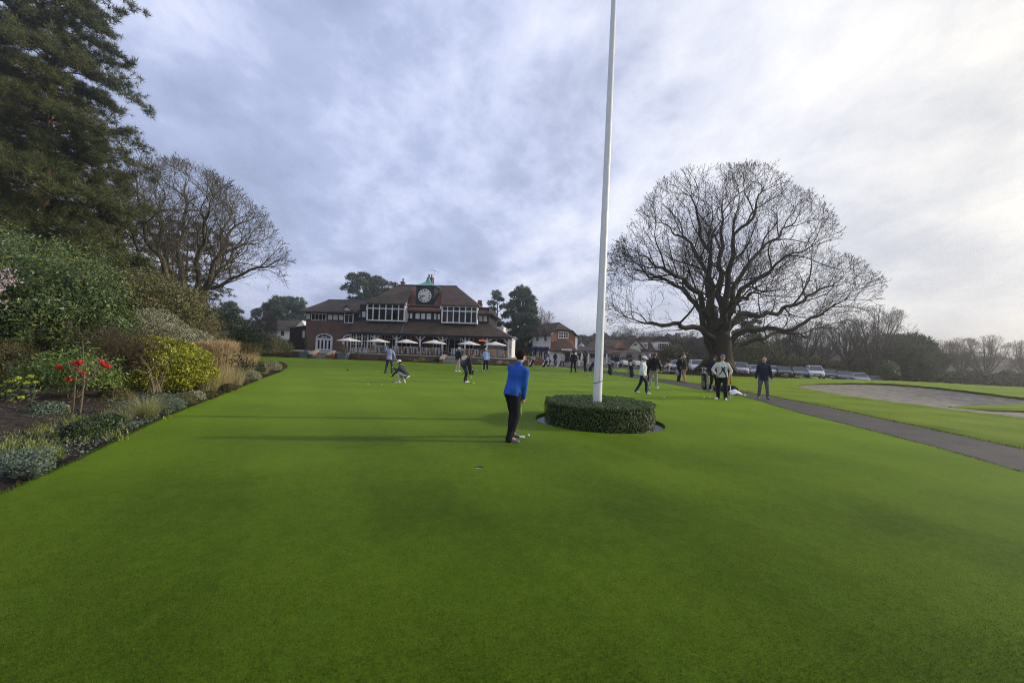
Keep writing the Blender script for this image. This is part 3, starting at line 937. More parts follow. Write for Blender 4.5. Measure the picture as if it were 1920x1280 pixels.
b4 = make_bare(27, 10, 7, '', M_OAK, M_REDTWIG, 700, 0.2, FB)
set_tree(b4, 1014, 690, 584, 84, 'reddish bare tree beside the tall pines, behind the shop', 0.5, 0, H=10, wx=0.95)
b5 = make_bare(29, 9, 6, '', M_PALEBARK, M_PALETWIG, 600, 0.2, None)
set_tree(b5, 500, 660, 588, 58, 'pale bare tree in front of the white cottage', 0.5, 0, H=9, group=None)
M_MAG = bark_mat('budding twigs', (0.10, 0.065, 0.05), (0.20, 0.145, 0.11))
b6 = make_bare(31, 5, 5, '', M_MAG, M_MAG, 420, 0.2, None)
set_tree(b6, 1243, 692, 648, 47, 'small leafless ornamental tree before the cream gable', 0.5, 0, H=5, group=None)


# ================================================================ pines
def pine(name, label, loc, H, layers, rmax, shape, rng, mt, mn, tuft=(9, 0.28, 0.035), dens=1.0, droop=0.15, z0=0.25, group=None, trunk_r=None, subs=7, lean=(0, 0)):
    """trunk, whorled limbs with side shoots, needle tufts on the outer shoots"""
    root = thing(name, label, 'tree', loc, 0, group)
    tr = trunk_r or H * 0.018
    ch = [(np.array([[lean[0] * t * t, lean[1] * t * t, H * t] for t in np.linspace(0, 1, 14)]), np.linspace(tr, tr * 0.12, 14))]
    C, D = [], []
    for k in range(layers):
        t = z0 + (1 - z0) * (k + rng.uniform(-0.3, 0.3)) / layers
        t = min(0.99, max(z0, t))
        L0 = rmax * shape((t - z0) / (1 - z0))
        nb_ = rng.integers(4, 7)
        a0 = rng.uniform(0, 6.28)
        for j in range(nb_):
            a = a0 + j * 2 * math.pi / nb_ + rng.normal(0, 0.25); L = L0 * rng.uniform(0.6, 1.12)
            if L < 0.3: continue
            hd = np.array([math.cos(a), math.sin(a), 0]); m = 8
            ss = np.linspace(0, 1, m)
            rise = 0.30 * (0.4 + t) * L
            pl = np.array([[lean[0] * t * t, lean[1] * t * t, H * t]]) + hd * (ss * L)[:, None] + np.array([0, 0, 1.0]) * (rise * ss - (droop + 0.25) * L * ss ** 2.2)[:, None] + rng.normal(0, 0.02 * L, (m, 3)) * ss[:, None]
            rb = max(0.02, tr * 0.28 * (1 - t * 0.6))
            ch.append((pl, rb * (1 - 0.85 * ss)))
            sd_ = np.cross(hd, [0, 0, 1.0])
            ns = max(3, int(subs * L / rmax * 1.6))
            for q in range(ns):
                u = rng.uniform(0.12, 1.0) ** 0.8
                i = u * (m - 1); i0 = int(min(m - 2, i)); bp = pl[i0] * (1 - (i - i0)) + pl[i0 + 1] * (i - i0)
                sl = L * 0.34 * rng.uniform(0.5, 1.2) * (1.15 - 0.5 * u)
                dv = hd * rng.uniform(0.4, 1.0) + sd_ * rng.choice([-1, 1]) * rng.uniform(0.2, 1.0) + np.array([0, 0, rng.uniform(-0.25, 0.35)])
                dv /= np.linalg.norm(dv)
                e = bp + dv * sl; md = (bp + e) / 2 + np.array([0, 0, -0.04 * sl])
                ch.append((np.array([bp, md, e]), np.array([rb * 0.25, rb * 0.18, 0.006])))
                nt_ = max(2, int(5 * dens * rng.uniform(0.6, 1.3)))
                for z in range(nt_):
                    f = rng.uniform(0.35, 1.05)
                    C.append(bp + dv * sl * f + rng.normal(0, 0.06 * sl + 0.05, 3)); D.append(dv * 0.7 + np.array([0, 0, 0.5]))
    V, F_ = tubes(ch, lambda q: 3 if q < 0.03 else (6 if q < 0.15 else 10)); np_obj('trunk', V, F_, mt, root, True)
    C = np.array(C); D = np.array(D)
    V, F_ = tuft_tris(C, D, tuft[0], tuft[1], tuft[2], rng)
    np_obj('crown', V, F_, mn, root)
    return root


dome = lambda t: max(0.0, (1 - (2 * t - 0.75) ** 2 / 1.6)) ** 0.5
cone = lambda t: (1 - t) ** 0.7 * min(1, 0.55 + t * 2)
rng = np.random.default_rng(41)
pp = P(72, 600, 25); pp.z = 0
pine('pine_tree', 'towering dark pine filling the upper left corner', pp, 27, 36, 6.0, lambda t: (1.0 - 0.35 * t) * (0.72 + 0.28 * math.sin(t * 37)) * (0.8 + 0.2 * (t < 0.7)), rng, M_PINEBARK, M_NEEDLE, (14, 0.36, 0.026), 2.0, 0.30, 0.25, trunk_r=0.30, subs=22)
pp = P(-60, 600, 29); pp.z = 0
pine('pine_tree', 'second pine crowding the left edge, its trunk out of sight', pp, 27, 24, 6.0, lambda t: 1.0 - 0.4 * t, rng, M_PINEBARK, M_BRNEEDLE, (12, 0.38, 0.03), 1.9, 0.25, 0.2, trunk_r=0.4, subs=14)
pp = P(212, 600, 40); pp.z = 0
pine('pine_tree', 'shorter green pine between the towering pine and the bare tree', pp, 15.5, 15, 4.8, dome, rng, M_PINEBARK, M_NEEDLE, (11, 0.34, 0.03), 1.1, 0.1, 0.35, trunk_r=0.3, subs=8)
pp = P(345, 600, 50); pp.z = 0
pine('pine_tree', 'bronze-tinged pine behind the limbs of the left bare tree', pp, 16.0, 12, 5.6, dome, rng, M_PINEBARK, M_BRNEEDLE, (10, 0.42, 0.05), 1.2, 0.05, 0.45, trunk_r=0.3, subs=9)


def scots(label, px_, ytop, depth, wpx, rng, low=0.45, npad=16, dens=1.0, group='pines around the clubhouse', mn=M_FARPINE, zb=0.0, flat=0.38, name='pine_tree'):
    """umbrella pine: bare lower trunk, foliage in flattened pads with sky between"""
    ppm = F / depth; b = P(px_, 650, depth); b.z = zb
    H = P(px_, ytop, depth).z - zb; R = wpx / ppm / 2
    root = thing(name, label, 'tree', b, 0, group)
    ch = [(np.array([[0.3 * math.sin(t * 3), 0.2 * math.cos(t * 2), H * 0.93 * t] for t in np.linspace(0, 1, 10)]), np.linspace(H * 0.022, H * 0.005, 10))]
    C, D = [], []
    for k in range(npad):
        t = low + (1 - low) * (k + 0.5) / npad; a = k * 2.4 + rng.uniform(-0.4, 0.4)
        rr_ = R * (0.30 + 0.55 * math.sin(math.pi * min(1, (t - low) / (1 - low) * 0.75 + 0.2))) * rng.uniform(0.55, 1.1)
        if k == npad - 1: rr_ = 0.1
        c = np.array([math.cos(a) * rr_, math.sin(a) * rr_, H * t * 0.97])
        s = np.array([0.3 * math.sin(t * 3) * 0.8, 0.2, H * (t - 0.10)])
        ch.append((np.array([s, (s + c) / 2 + [0, 0, -0.1], c]), np.array([H * 0.008, H * 0.006, H * 0.002])))
        pr = R * rng.uniform(0.26, 0.44)
        p, d = blob_points(c, (pr, pr, pr * flat * 1.6), int(105 * dens), rng, k * 3.1, 0.35, 0.4, 2.0, -0.6)
        C.append(p); D.append(d + np.array([0, 0, 0.4]))
    V, F_ = tubes(ch, lambda q: 5); np_obj('trunk', V, F_, M_PINEBARK, root, True)
    V, F_ = tuft_tris(np.concatenate(C), np.concatenate(D), 7, R * 0.16, R * 0.045, rng)
    np_obj('crown', V, F_, mn, root)
    return root


scots('rounded pine rising behind the left end of the clubhouse roof', 676, 512, 92, 66, rng, 0.5, 14, 1.2)
scots('sunlit second crown beside the rounded pine behind the clubhouse roof', 702, 516, 96, 60, rng, 0.5, 13, 1.2)
scots('low pine top showing just above the clubhouse roof slope', 732, 527, 100, 46, rng, 0.5, 10)
scots('slender layered pine next to the right end of the clubhouse', 928, 544, 84, 46, rng, 0.35, 13)
scots('tall full pine between the clubhouse and the white shop', 975, 539, 80, 70, rng, 0.3, 20, 1.2)
scots('broad bushy pine low beside the white shop', 988, 590, 74, 64, rng, 0.05, 16, 1.3)
scots('broad dark pine beyond the white cottage', 535, 561, 105, 84, rng, 0.45, 18, 1.2, group='pines beyond the cottage')
scots('shorter pine left of the broad one beyond the cottage', 496, 572, 108, 54, rng, 0.4, 12, group='pines beyond the cottage')
scots('pointed pine seen over the dark yew hedge', 428, 566, 85, 58, rng, 0.4, 12, group='pines beyond the cottage')
scots('dark pine standing behind the oak trunk on its right', 1400, 588, 78, 60, rng, 0.15, 16, group=None)
scots('dark dome-shaped evergreen beyond the car park', 1692, 640, 72, 110, rng, 0.30, 26, 1.5, group=None, zb=-2.0, flat=0.6, name='evergreen_tree')
# ================================================================ the shrub border at the left, hedges, far woods
rng = np.random.default_rng(77)
M_LAUREL = leaf_mat('laurel leaves', [(0.020, 0.046, 0.012), (0.045, 0.086, 0.020), (0.095, 0.134, 0.030), (0.21, 0.215, 0.048)], 0.42, 0.45, 0.2, 0.55, 0.5)
M_OLIVE = leaf_mat('mixed shrub leaves', [(0.040, 0.048, 0.016), (0.090, 0.098, 0.028), (0.150, 0.140, 0.042), (0.17, 0.125, 0.06)], 0.5, 0.35, 0.2, 0.6, 0.6)
M_YEW = leaf_mat('dark yew leaves', [(0.012, 0.027, 0.011), (0.027, 0.051, 0.018), (0.068, 0.083, 0.021)], 0.55, 0.3, 0.1, 0.7, 0.6)
M_SILVER = leaf_mat('silvery leaves', [(0.13, 0.14, 0.075), (0.25, 0.25, 0.155), (0.40, 0.39, 0.27)], 0.6, 0.3, 0.2, 1.5, 0.7)
M_GOLD = leaf_mat('golden leaves', [(0.060, 0.090, 0.012), (0.17, 0.20, 0.020), (0.42, 0.42, 0.035), (0.60, 0.57, 0.09)], 0.45, 0.4, 0.25, 1.5, 0.5)
M_RHODO = leaf_mat('rhododendron leaves', [(0.039, 0.078, 0.021), (0.098, 0.156, 0.029), (0.208, 0.260, 0.046)], 0.45, 0.4, 0.2, 1.8, 0.7)
M_RED = leaf_mat('red petals', [(0.30, 0.010, 0.012), (0.55, 0.018, 0.016), (0.70, 0.04, 0.03)], 0.5, 0.3, 0.2, 5, 0.8)
M_LIME = leaf_mat('lime bracts', [(0.20, 0.27, 0.015), (0.36, 0.42, 0.03), (0.50, 0.52, 0.05)], 0.5, 0.3, 0.25, 4, 0.8)
M_BLUELEAF = leaf_mat('blue green leaves', [(0.054, 0.088, 0.054), (0.108, 0.149, 0.101), (0.176, 0.203, 0.135)], 0.55, 0.3, 0.15, 2, 0.7)
M_BOX = leaf_mat('box leaves', [(0.010, 0.026, 0.008), (0.026, 0.050, 0.012), (0.060, 0.085, 0.018)], 0.45, 0.4, 0.15, 3.0, 0.75)
M_STRAW = leaf_mat('straw blades', [(0.30, 0.215, 0.105), (0.50, 0.37, 0.20), (0.66, 0.50, 0.29)], 0.7, 0.2, 0.3, 1.2, 0.8)
M_BLOND = leaf_mat('blond blades', [(0.24, 0.21, 0.085), (0.42, 0.36, 0.16), (0.60, 0.50, 0.26)], 0.65, 0.2, 0.3, 1.2, 0.8)
M_TUFT = leaf_mat('pale green blades', [(0.17, 0.18, 0.06), (0.30, 0.30, 0.11), (0.46, 0.43, 0.20)], 0.6, 0.25, 0.3, 1.2, 0.8)
M_SPROUT = leaf_mat('fresh bulb leaves', [(0.091, 0.140, 0.028), (0.196, 0.252, 0.042), (0.378, 0.350, 0.084)], 0.45, 0.35, 0.25, 3, 0.8)
M_DARKBLADE = leaf_mat('dark strap leaves', [(0.020, 0.014, 0.012), (0.045, 0.028, 0.022), (0.09, 0.06, 0.04)], 0.45, 0.4, 0.1, 3, 0.8)
M_BRONZE = leaf_mat('bronze shrub leaves', [(0.042, 0.039, 0.017), (0.084, 0.073, 0.028), (0.140, 0.115, 0.042)], 0.7, 0.2, 0.15, 2, 0.6)
M_BLOSSOM = leaf_mat('blossom', [(0.42, 0.30, 0.30), (0.62, 0.50, 0.50), (0.75, 0.66, 0.66)], 0.6, 0.2, 0.3, 3, 0.8)
M_STEM = bark_mat('pale stems', (0.13, 0.10, 0.065), (0.26, 0.21, 0.14))
M_BROWNSTEM = bark_mat('brown stems', (0.055, 0.040, 0.026), (0.13, 0.095, 0.060))


def stems(root, R_, H_, n, mat, rng, r0=0.03, name='stems'):
    ch = []
    for k in range(n):
        a = rng.uniform(0, 6.28); e = rng.uniform(0.2, 0.85)
        end = np.array([math.cos(a) * R_ * e, math.sin(a) * R_ * e, H_ * rng.uniform(0.6, 0.95)])
        st = np.array([math.cos(a) * R_ * 0.12, math.sin(a) * R_ * 0.12, 0.0]); t = np.linspace(0, 1, 7)[:, None]
        pl = st + (end - st) * t + np.array([0, 0, 0.15 * H_]) * np.sin(t * 3.14) + rng.normal(0, 0.02 * H_, (7, 3)) * t
        ch.append((pl, r0 * (1 - 0.75 * t[:, 0])))
    V, F_ = tubes(ch, lambda q: 5); return np_obj(name, V, F_, mat, root, True)


def shrub(name, label, cat, loc, blobs, n, L, W, mat, rng, amp=0.22, fr=2.2, inner=0.6, group=None, stem=None, lower=-0.25, droop=0.3, spread=0.9):
    """blobs: (offset, radii) lumps of one plant"""
    root = thing(name, label, cat, loc, 0, group)
    tot = sum(b[1][0] * b[1][2] for b in blobs); parts = []
    for i, (o_, r_) in enumerate(blobs):
        k = int(n * r_[0] * r_[2] / tot)
        p, d = blob_points(o_, r_, k, rng, i * 5.3 + rng.uniform(0, 9), inner, amp, fr, lower)
        p = p[p[:, 2] > 0.0]; d = d[:len(p)]
        parts.append(leaf_quads(p, d, L, W, rng, droop, spread))
    V, F_ = join(parts); np_obj('foliage', V, F_, mat, root)
    if stem:
        stems(root, max(b[1][0] for b in blobs) * 0.9, max(b[0][2] + b[1][2] * 0.7 for b in blobs), stem[0], stem[1], rng, stem[2])
    return root


def at(px_, depth, zb=0.15):
    p = P(px_, 640, depth); p.z = zb; return p


# --- tall evergreen masses at the back
shrub('laurel_shrub', 'big glossy green laurel standing nearest on the left, behind the red rhododendron', 'shrub', at(85, 13.2),
      [((0, 0, 1.7), (2.4, 2.0, 2.0)), ((-1.4, 0.6, 2.9), (2.1, 1.9, 1.9)), ((0.8, 0.3, 2.5), (1.4, 1.4, 1.6)), ((-2.8, -1.0, 1.6), (1.8, 1.6, 2.0)), ((1.6, 0.2, 1.1), (1.3, 1.2, 1.5))], 44000, 0.125, 0.042, M_LAUREL, rng, 0.46, 2.6, 0.5, stem=(9, M_BROWNSTEM, 0.06))
shrub('laurel_tree', 'tall glossy laurel at the far left edge under the towering pine', 'tree', at(-20, 15.5),
      [((0, 0, 3.2), (3.4, 2.6, 2.2)), ((1.5, 0, 4.1), (1.9, 1.8, 1.4)), ((0, 0, 1.8), (3.2, 2.5, 2.0))], 32000, 0.13, 0.045, M_LAUREL, rng, 0.45, 2.4, 0.5, stem=(6, M_BROWNSTEM, 0.08))
shrub('evergreen_shrub', 'tall olive-green shrub with bare shoots rising behind the silvery dome', 'shrub', at(205, 18.5),
      [((0, 0, 2.1), (3.0, 2.4, 2.4)), ((1.7, 0.5, 3.0), (2.0, 2.0, 1.6)), ((-2.2, 0.3, 2.9), (2.0, 1.8, 1.8))], 30000, 0.13, 0.055, M_OLIVE, rng, 0.34, 2.6, 0.5, stem=(26, M_STEM, 0.035))
shrub('evergreen_shrub', 'green shrub crowned with bare twigs directly under the bare tree', 'shrub', at(305, 22.5),
      [((0, 0, 2.2), (2.5, 2.2, 2.5)), ((1.0, 0.4, 2.0), (1.6, 1.6, 1.9)), ((-1.4, 0, 3.6), (1.7, 1.6, 1.5))], 26000, 0.15, 0.06, M_OLIVE, rng, 0.32, 2.4, 0.5, stem=(26, M_STEM, 0.035))
shrub('evergreen_shrub', 'rounded green shrub with arching bare stems between the grass plumes and the yew', 'shrub', at(368, 25.5),
      [((0, 0, 1.3), (1.7, 1.6, 1.6)), ((-1.0, 0, 2.0), (1.3, 1.3, 1.5))], 15000, 0.15, 0.06, M_OLIVE, rng, 0.3, 2.4, 0.5, stem=(18, M_STEM, 0.03))
shrub('yew_bush', 'broad dark yew mass at the far end of the border', 'bush', at(432, 34, 0.05),
      [((0, 0, 1.7), (2.4, 2.2, 2.2)), ((-1.8, 0.5, 2.2), (1.8, 1.8, 2.2)), ((1.6, 0.3, 1.4), (1.5, 1.5, 1.6))], 15000, 0.15, 0.06, M_YEW, rng, 0.22, 2.2, 0.6)
shrub('evergreen_bush', 'lower green bush between the yew mass and the white cottage', 'bush', at(490, 40, 0.05),
      [((0, 0, 1.0), (1.9, 1.6, 1.6)), ((-1.3, 0.2, 1.4), (1.3, 1.3, 1.5))], 7000, 0.16, 0.07, M_OLIVE, rng, 0.25, 2.4, 0.6)
shrub('evergreen_bush', 'green bush against the near side of the white cottage', 'bush', at(520, 44, 0.05), [((0, 0, 0.9), (1.6, 1.3, 1.3))], 4000, 0.16, 0.07, M_OLIVE, rng, 0.25, 2.4, 0.6)
shrub('evergreen_shrub', 'dark shrub filling in behind the laurel and the tall olive-green shrub', 'shrub', at(140, 21, 0.1),
      [((0, 0, 2.5), (3.4, 2.0, 2.9)), ((-3.5, 0, 2.8), (3.0, 2.0, 3.2)), ((3.2, 0.6, 2.2), (2.8, 2.0, 2.6))], 22000, 0.17, 0.07, M_LAUREL, rng, 0.3, 2.0, 0.5)

shrub('laurel_hedge', 'low dark evergreen growth filling in under the big laurel', 'hedge', at(60, 15.5, 0.0),
      [((0, 0, 0.6), (4.5, 0.9, 1.2)), ((4.5, 1.2, 0.7), (3.2, 0.9, 1.3)), ((-5, 0, .7), (3.5, .9, 1.3))], 12000, 0.13, 0.06, M_YEW, rng, 0.25, 2.4, 0.4, lower=-0.9)
# --- domes
shrub('silver_shrub', 'clipped silvery dome, larger of two, behind the golden shrub', 'shrub', at(272, 15.6), [((0, 0, 1.0), (1.9, 1.5, 1.75))], 22000, 0.06, 0.035, M_SILVER, rng, 0.10, 2.2, 0.75, stem=(8, M_BROWNSTEM, 0.03))
shrub('silver_shrub', 'smaller silvery dome behind the right shoulder of the golden shrub', 'shrub', at(352, 17.2), [((0, 0, 0.75), (1.35, 1.1, 1.30))], 13000, 0.06, 0.035, M_SILVER, rng, 0.10, 2.2, 0.75)
shrub('golden_shrub', 'bright yellow-green rounded shrub with bare stems showing through', 'shrub', at(284, 13.2), [((0, 0, 0.55), (1.98, 1.3, 1.10))], 32000, 0.085, 0.042, M_GOLD, rng, 0.10, 2.4, 0.80, lower=-0.75, stem=(16, M_STEM, 0.02))


def twiggy(name, label, loc, n, R_, H_, mat, rng, r0=0.016, arch=0.5, cat='shrub', sub=7, tilt=None):
    root = thing(name, label, cat, loc); ch = []
    for k in range(n):
        a = rng.uniform(0, 6.28); L = H_ * rng.uniform(0.7, 1.2); e = R_ * rng.uniform(0.2, 1.0)
        t = np.linspace(0, 1, 9)[:, None]; hd = np.array([math.cos(a), math.sin(a), 0])
        if tilt is not None: hd = hd * 0.6 + np.array(tilt) * 0.6
        pl = hd * (0.1 + e * t ** 1.4) + np.array([0, 0, L]) * (t - arch * t ** 2.4) + np.cumsum(rng.normal(0, 0.018 * L, (9, 3)), 0)
        ch.append((pl, r0 * (1 - 0.8 * t[:, 0])))
        for q in range(sub):
            i = rng.integers(2, 8); b0 = pl[i]; d = rand_unit(1, rng)[0]; d[2] = abs(d[2]) * 0.5; ln = L * rng.uniform(0.12, 0.32)
            m1 = b0 + d * ln * 0.5 + rng.normal(0, 0.03 * L, 3); m2 = b0 + d * ln + np.array([0, 0, 0.05 * L])
            ch.append((np.array([b0, m1, m2]), np.array([r0 * 0.45, r0 * 0.35, r0 * 0.2])))
            for z in range(3):
                d2 = d * 0.6 + rand_unit(1, rng)[0]; ch.append((np.array([m1, m1 + d2 * ln * 0.35]), np.array([r0 * 0.3, r0 * 0.18])))
    V, F_ = tubes(ch, lambda q: 3 if q < 0.012 else 5); np_obj('stems', V, F_, mat, root, True)
    return root


twiggy('bare_shrub', 'leafless brown shrub arching in front of the golden and silvery domes', at(238, 12.2), 52, 1.5, 2.5, M_BROWNSTEM, rng, 0.014, 0.36, sub=10)
twiggy('bare_shrub', 'thin bare stems standing at the foot of the golden shrub', at(296, 12.1), 8, 0.5, 1.5, M_STEM, rng, 0.02, 0.2, sub=4)
twiggy('bare_shrub', 'sandy-brown bare shrub sprawling above the plumes, before the rounded green shrub', at(362, 21.5), 34, 1.9, 3.4, M_STEM, rng, 0.016, 0.35, sub=8)
t_ = thing('young_tree', 'pale forked young tree among the red flowers', 'tree', at(158, 8.7, 0.12))
ch = [(np.array([[0, 0, 0], [0.02, 0, .22], [0.03, 0, .5], [0.06, 0.02, .72]]), np.array([.020, .017, .014, .013]))]
for dx, dy, h in ((-.10, 0.05, 1.25), (.03, -.06, 1.55), (.24, .08, 1.2), (.36, -.1, 1.02), (-.22, -.1, 1.1)):
    s = np.array([0.045, 0.01, .58 + 0.1 * abs(dx)]); e = np.array([dx, dy, h]); m = (s + e) / 2 + np.array([dx * .3, 0, -.05]); ch.append((np.array([s, m, e]), np.array([.010, .008, .005])))
    for q in range(3):
        d = rand_unit(1, rng)[0] * 0.2; d[2] = abs(d[2]); ch.append((np.array([m, m + d]), np.array([.006, .003])))
ch.append((np.array([[-.10, -.05, 0], [-.09, -.05, .5], [-.07, -.04, .98]]), np.array([.012, .011, .007])))
V, F_ = tubes(ch, lambda q: 6); np_obj('trunk', V, F_, M_STEM, t_, True)


# --- flowering plants
rh = shrub('rhododendron', 'low rhododendron with a few bright red flower heads', 'shrub', at(138, 10.2, 0.15), [((0, 0, 0.55), (1.05, 0.8, 0.75)), ((0.55, -0.1, 0.45), (0.7, 0.6, 0.62)), ((-0.7, 0, 0.5), (0.6, 0.6, 0.6))], 5600, 0.085, 0.032, M_RHODO, rng, 0.5, 3.0, 0.4, stem=(10, M_STEM, 0.018))
for x, y, s in ((110, 688, 0.051), (143, 681, 0.070), (151, 679, 0.053), (147, 693, 0.051), (157, 701, 0.057), (128, 711, 0.049), (190, 678, 0.045), (202, 687, 0.051), (195, 683, 0.037)):
    q = P(x, y, 9.55) - rh.location
    p, d = blob_points(q, (s, s, s * .8), 70, rng, 1.0, 0.5, 0.2, 2, -0.8)
    V, F_ = leaf_quads(p, d, 0.07, 0.055, rng, 0, 0.7); np_obj('flower_head', V, F_, M_RED, rh)
eu = thing('euphorbia', 'euphorbia with lime-green heads at the left edge of the bed', 'plant', at(28, 9.4, 0.12))
C_ = []
for x, y in ((4, 724), (14, 716), (18, 733), (34, 709), (33, 722), (50, 718), (24, 741), (40, 745), (52, 721), (66, 717), (68, 733), (44, 732), (20, 751), (8, 738), (58, 706), (28, 715), (-10, 720)):
    q = P(x, y, 9.2 + rng.uniform(-.25, .25)) - eu.location; C_.append(np.array(q))
    p, d = blob_points(q, (.07, .07, .05), 42, rng, 1.0, 0.4, 0.2, 2, -0.3)
    V, F_ = leaf_quads(p, d, 0.04, 0.034, rng, 0, 0.5); np_obj('flower_head', V, F_, M_LIME, eu)
pl_, dd_ = [], []
chs = []
for c in C_:
    b0 = np.array([c[0] * 0.7, c[1] * 0.5, 0.0]); chs.append((np.array([b0, (b0 + c) / 2 + [0, 0, .05], c]), np.array([.009, .008, .006])))
    for f in np.linspace(.25, .97, 26): pl_.append(b0 * (1 - f) + c * f + rng.normal(0, .012, 3)); dd_.append(rand_unit(1, rng)[0])
V, F_ = tubes(chs, lambda q: 4); np_obj('stems', V, F_, M_BRONZE, eu)
V, F_ = leaf_quads(np.array(pl_), np.array(dd_), .11, .022, rng, -0.2, .6); np_obj('foliage', V, F_, M_BLUELEAF, eu)
shrub('heath_shrub', 'soft bronze-green mound at the left edge above the euphorbia', 'shrub', at(14, 11.2, 0.15), [((0, 0, 0.5), (0.85, 0.8, 0.95))], 12000, 0.07, 0.012, M_BRONZE, rng, 0.12, 2.0, 0.6, droop=-0.6)
o = thing('daffodil', 'single yellow flower low in the soil below the young tree', 'flower', P(127, 764, 8.6) + Vector((0, 0, -.12)))
p, d = blob_points((0, 0, .14), (.035, .035, .025), 30, rng); V, F_ = leaf_quads(p, d, .05, .028, rng); np_obj('petals', V, F_, pmat('daffodil yellow', (.6, .42, .02), (.75, .6, .05), 20), o)
V, F_ = blades(np.zeros((1, 3)), 9, .16, .012, rng); np_obj('leaves', V, F_, M_SPROUT, o)
# blossom branch of a tree standing just outside the picture
bl = thing('blossom_tree', 'pale pink blossom branches reaching in at the left edge', 'tree', at(-45, 12.0, 0.1))
CHB = [(np.array([[0, 0, 0], [0.05, 0, 1.2], [0, 0.05, 2.4], [-.1, 0, 3.6]]), np.array([.09, .075, .06, .03]))]; pts = []
for x, y, s in ((28, 520, 1), (18, 507, .8), (34, 530, .6), (5, 540, .9), (-10, 500, .9), (8, 566, .8), (-20, 560, .9), (-40, 470, .8), (-70, 520, .8)):
    e = np.array(P(x, y, 11.6) - bl.location); b0 = np.array([0, 0, max(.8, e[2] - .5)]); t = np.linspace(0, 1, 8)[:, None]
    pl = b0 + (e - b0) * t + np.array([0, 0, .12]) * np.sin(t * 3.1); CHB.append((pl, .025 * (1 - .8 * t[:, 0]) + .004))
    for f in np.linspace(.3, 1, 26): pts.append(b0 + (e - b0) * f + np.array([0, 0, .12 * math.sin(f * 3.1)]) + rng.normal(0, .055, 3))
V, F_ = tubes(CHB, lambda q: 6); np_obj('trunk', V, F_, M_BROWNSTEM, bl, True)
pts = np.repeat(np.array(pts), 6, 0) + rng.normal(0, .035, (len(pts) * 6, 3)); V, F_ = leaf_quads(pts, rand_unit(len(pts), rng), .045, .04, rng); np_obj('blossom', V, F_, M_BLOSSOM, bl)


# --- grasses
def grass_clump(name, label, loc, n, L, W, mat, rng, lean=.5, curve=.6, rb=.12, plume=None, group=None, segs=3):
    root = thing(name, label, 'grass', loc, 0, group)
    V, F_ = blades(np.zeros((1, 3)), n, L, W, rng, lean, curve, rb, segs); np_obj('blades', V, F_, mat, root)
    if plume:
        k = n // 3; a = rng.uniform(0, 6.28, k); rr = plume[1] * np.sqrt(rng.uniform(0, 1, k))
        p = np.stack([np.cos(a) * rr, np.sin(a) * rr, L * rng.uniform(.72, 1.02, k)], 1)
        V, F_ = tuft_tris(p, np.tile([[0.2, 0, 1.0]], (k, 1)), 7, plume[0], .014, rng, .35); np_obj('plumes', V, F_, plume[2], root)
    return root


grass_clump('grass_clump', 'pale fountain of fine grass in the near border', at(283, 8.6, 0.08), 620, .60, .006, M_TUFT, rng, .85, .6, .12, segs=4)
grass_clump('grass_clump', 'small wisp of pale grass left of the near fountain of grass', at(246, 8.3, 0.08), 150, .36, .006, M_TUFT, rng, .8, .6, .07)
grass_clump('tall_grass', 'tallest stand of straw-coloured plumed grass beside the golden shrub', at(408, 16.6, 0.1), 1500, 1.48, .012, M_STRAW, rng, .16, .22, .62, (.26, .75, M_STRAW))
grass_clump('tall_grass', 'browner stand of plumed grass at the back, around the dark strap leaves', at(455, 20.5, 0.1), 1000, 1.4, .014, M_STRAW, rng, .2, .25, .7, (.26, .85, M_BRONZE))
grass_clump('cordyline', 'dark spiky strap-leaved plant in front of the brown plumed grass', at(460, 19.0, 0.3), 90, .8, .04, M_DARKBLADE, rng, .9, .4, .08)
for i, (x, d, L, n, lab) in enumerate(((396, 13.3, .72, 420, 'blond grass clump right of the golden shrub foot, nearest of the row'), (422, 14.4, .85, 520, 'fullest blond grass clump in front of the tall plumes'), (446, 15.6, .80, 420, 'blond grass clump between the plumes and a silvery mound'), (496, 21.5, .75, 300, 'last blond grass clump near the tip of the border'))):
    grass_clump('grass_clump', lab, at(x, d, 0.06), n, L, .009, M_BLOND, rng, .5, .5, .24, group='blond grasses along the border')
for x, d, r_, m, lab in ((472, 17.2, .42, M_SILVER, 'silvery mound at the turf edge beside the blond grasses'), (512, 22.8, .52, M_SILVER, 'silvery mound at the tip of the border'), (478, 20.8, .55, M_BOX, 'dark green ball behind the silvery mounds'), (527, 25.0, .42, M_BRONZE, 'bronze mound at the very tip of the border'),
                         (218, 7.9, .20, M_BOX, 'small dark green ball at the turf edge, right one of two near ones'), (163, 6.85, .26, M_BOX, 'dark green ball at the turf edge, left one of two near ones'), (192, 7.4, .24, M_BOX, 'dark green ball set back between the two at the near turf edge'),
                         (352, 10.6, .28, M_OLIVE, 'dull green mound right of the near fountain of grass'), (330, 9.9, .26, M_BLUELEAF, 'blue-green mound touching the near fountain of grass'), (370, 11.4, .26, M_SILVER, 'grey mound halfway along the turf edge'), (397, 11.9, .22, M_BRONZE, 'brownish mound halfway along the turf edge'),
                         (432, 13.6, .25, M_BRONZE, 'bronze mound at the turf edge before the blond grasses'), (100, 8.4, .30, M_BLUELEAF, 'blue-green mound below the euphorbia'), (222, 10.8, .35, M_OLIVE, 'dull green mound under the leafless brown shrub')):
    shrub('mound_plant', lab, 'plant', at(x, d, 0.02), [((0, 0, r_ * .5), (r_, r_, r_ * .75))], int(2600 * (r_ / .3)), .035 + .03 * r_, .018 + .014 * r_, m, rng, .15, 3.0, .6)
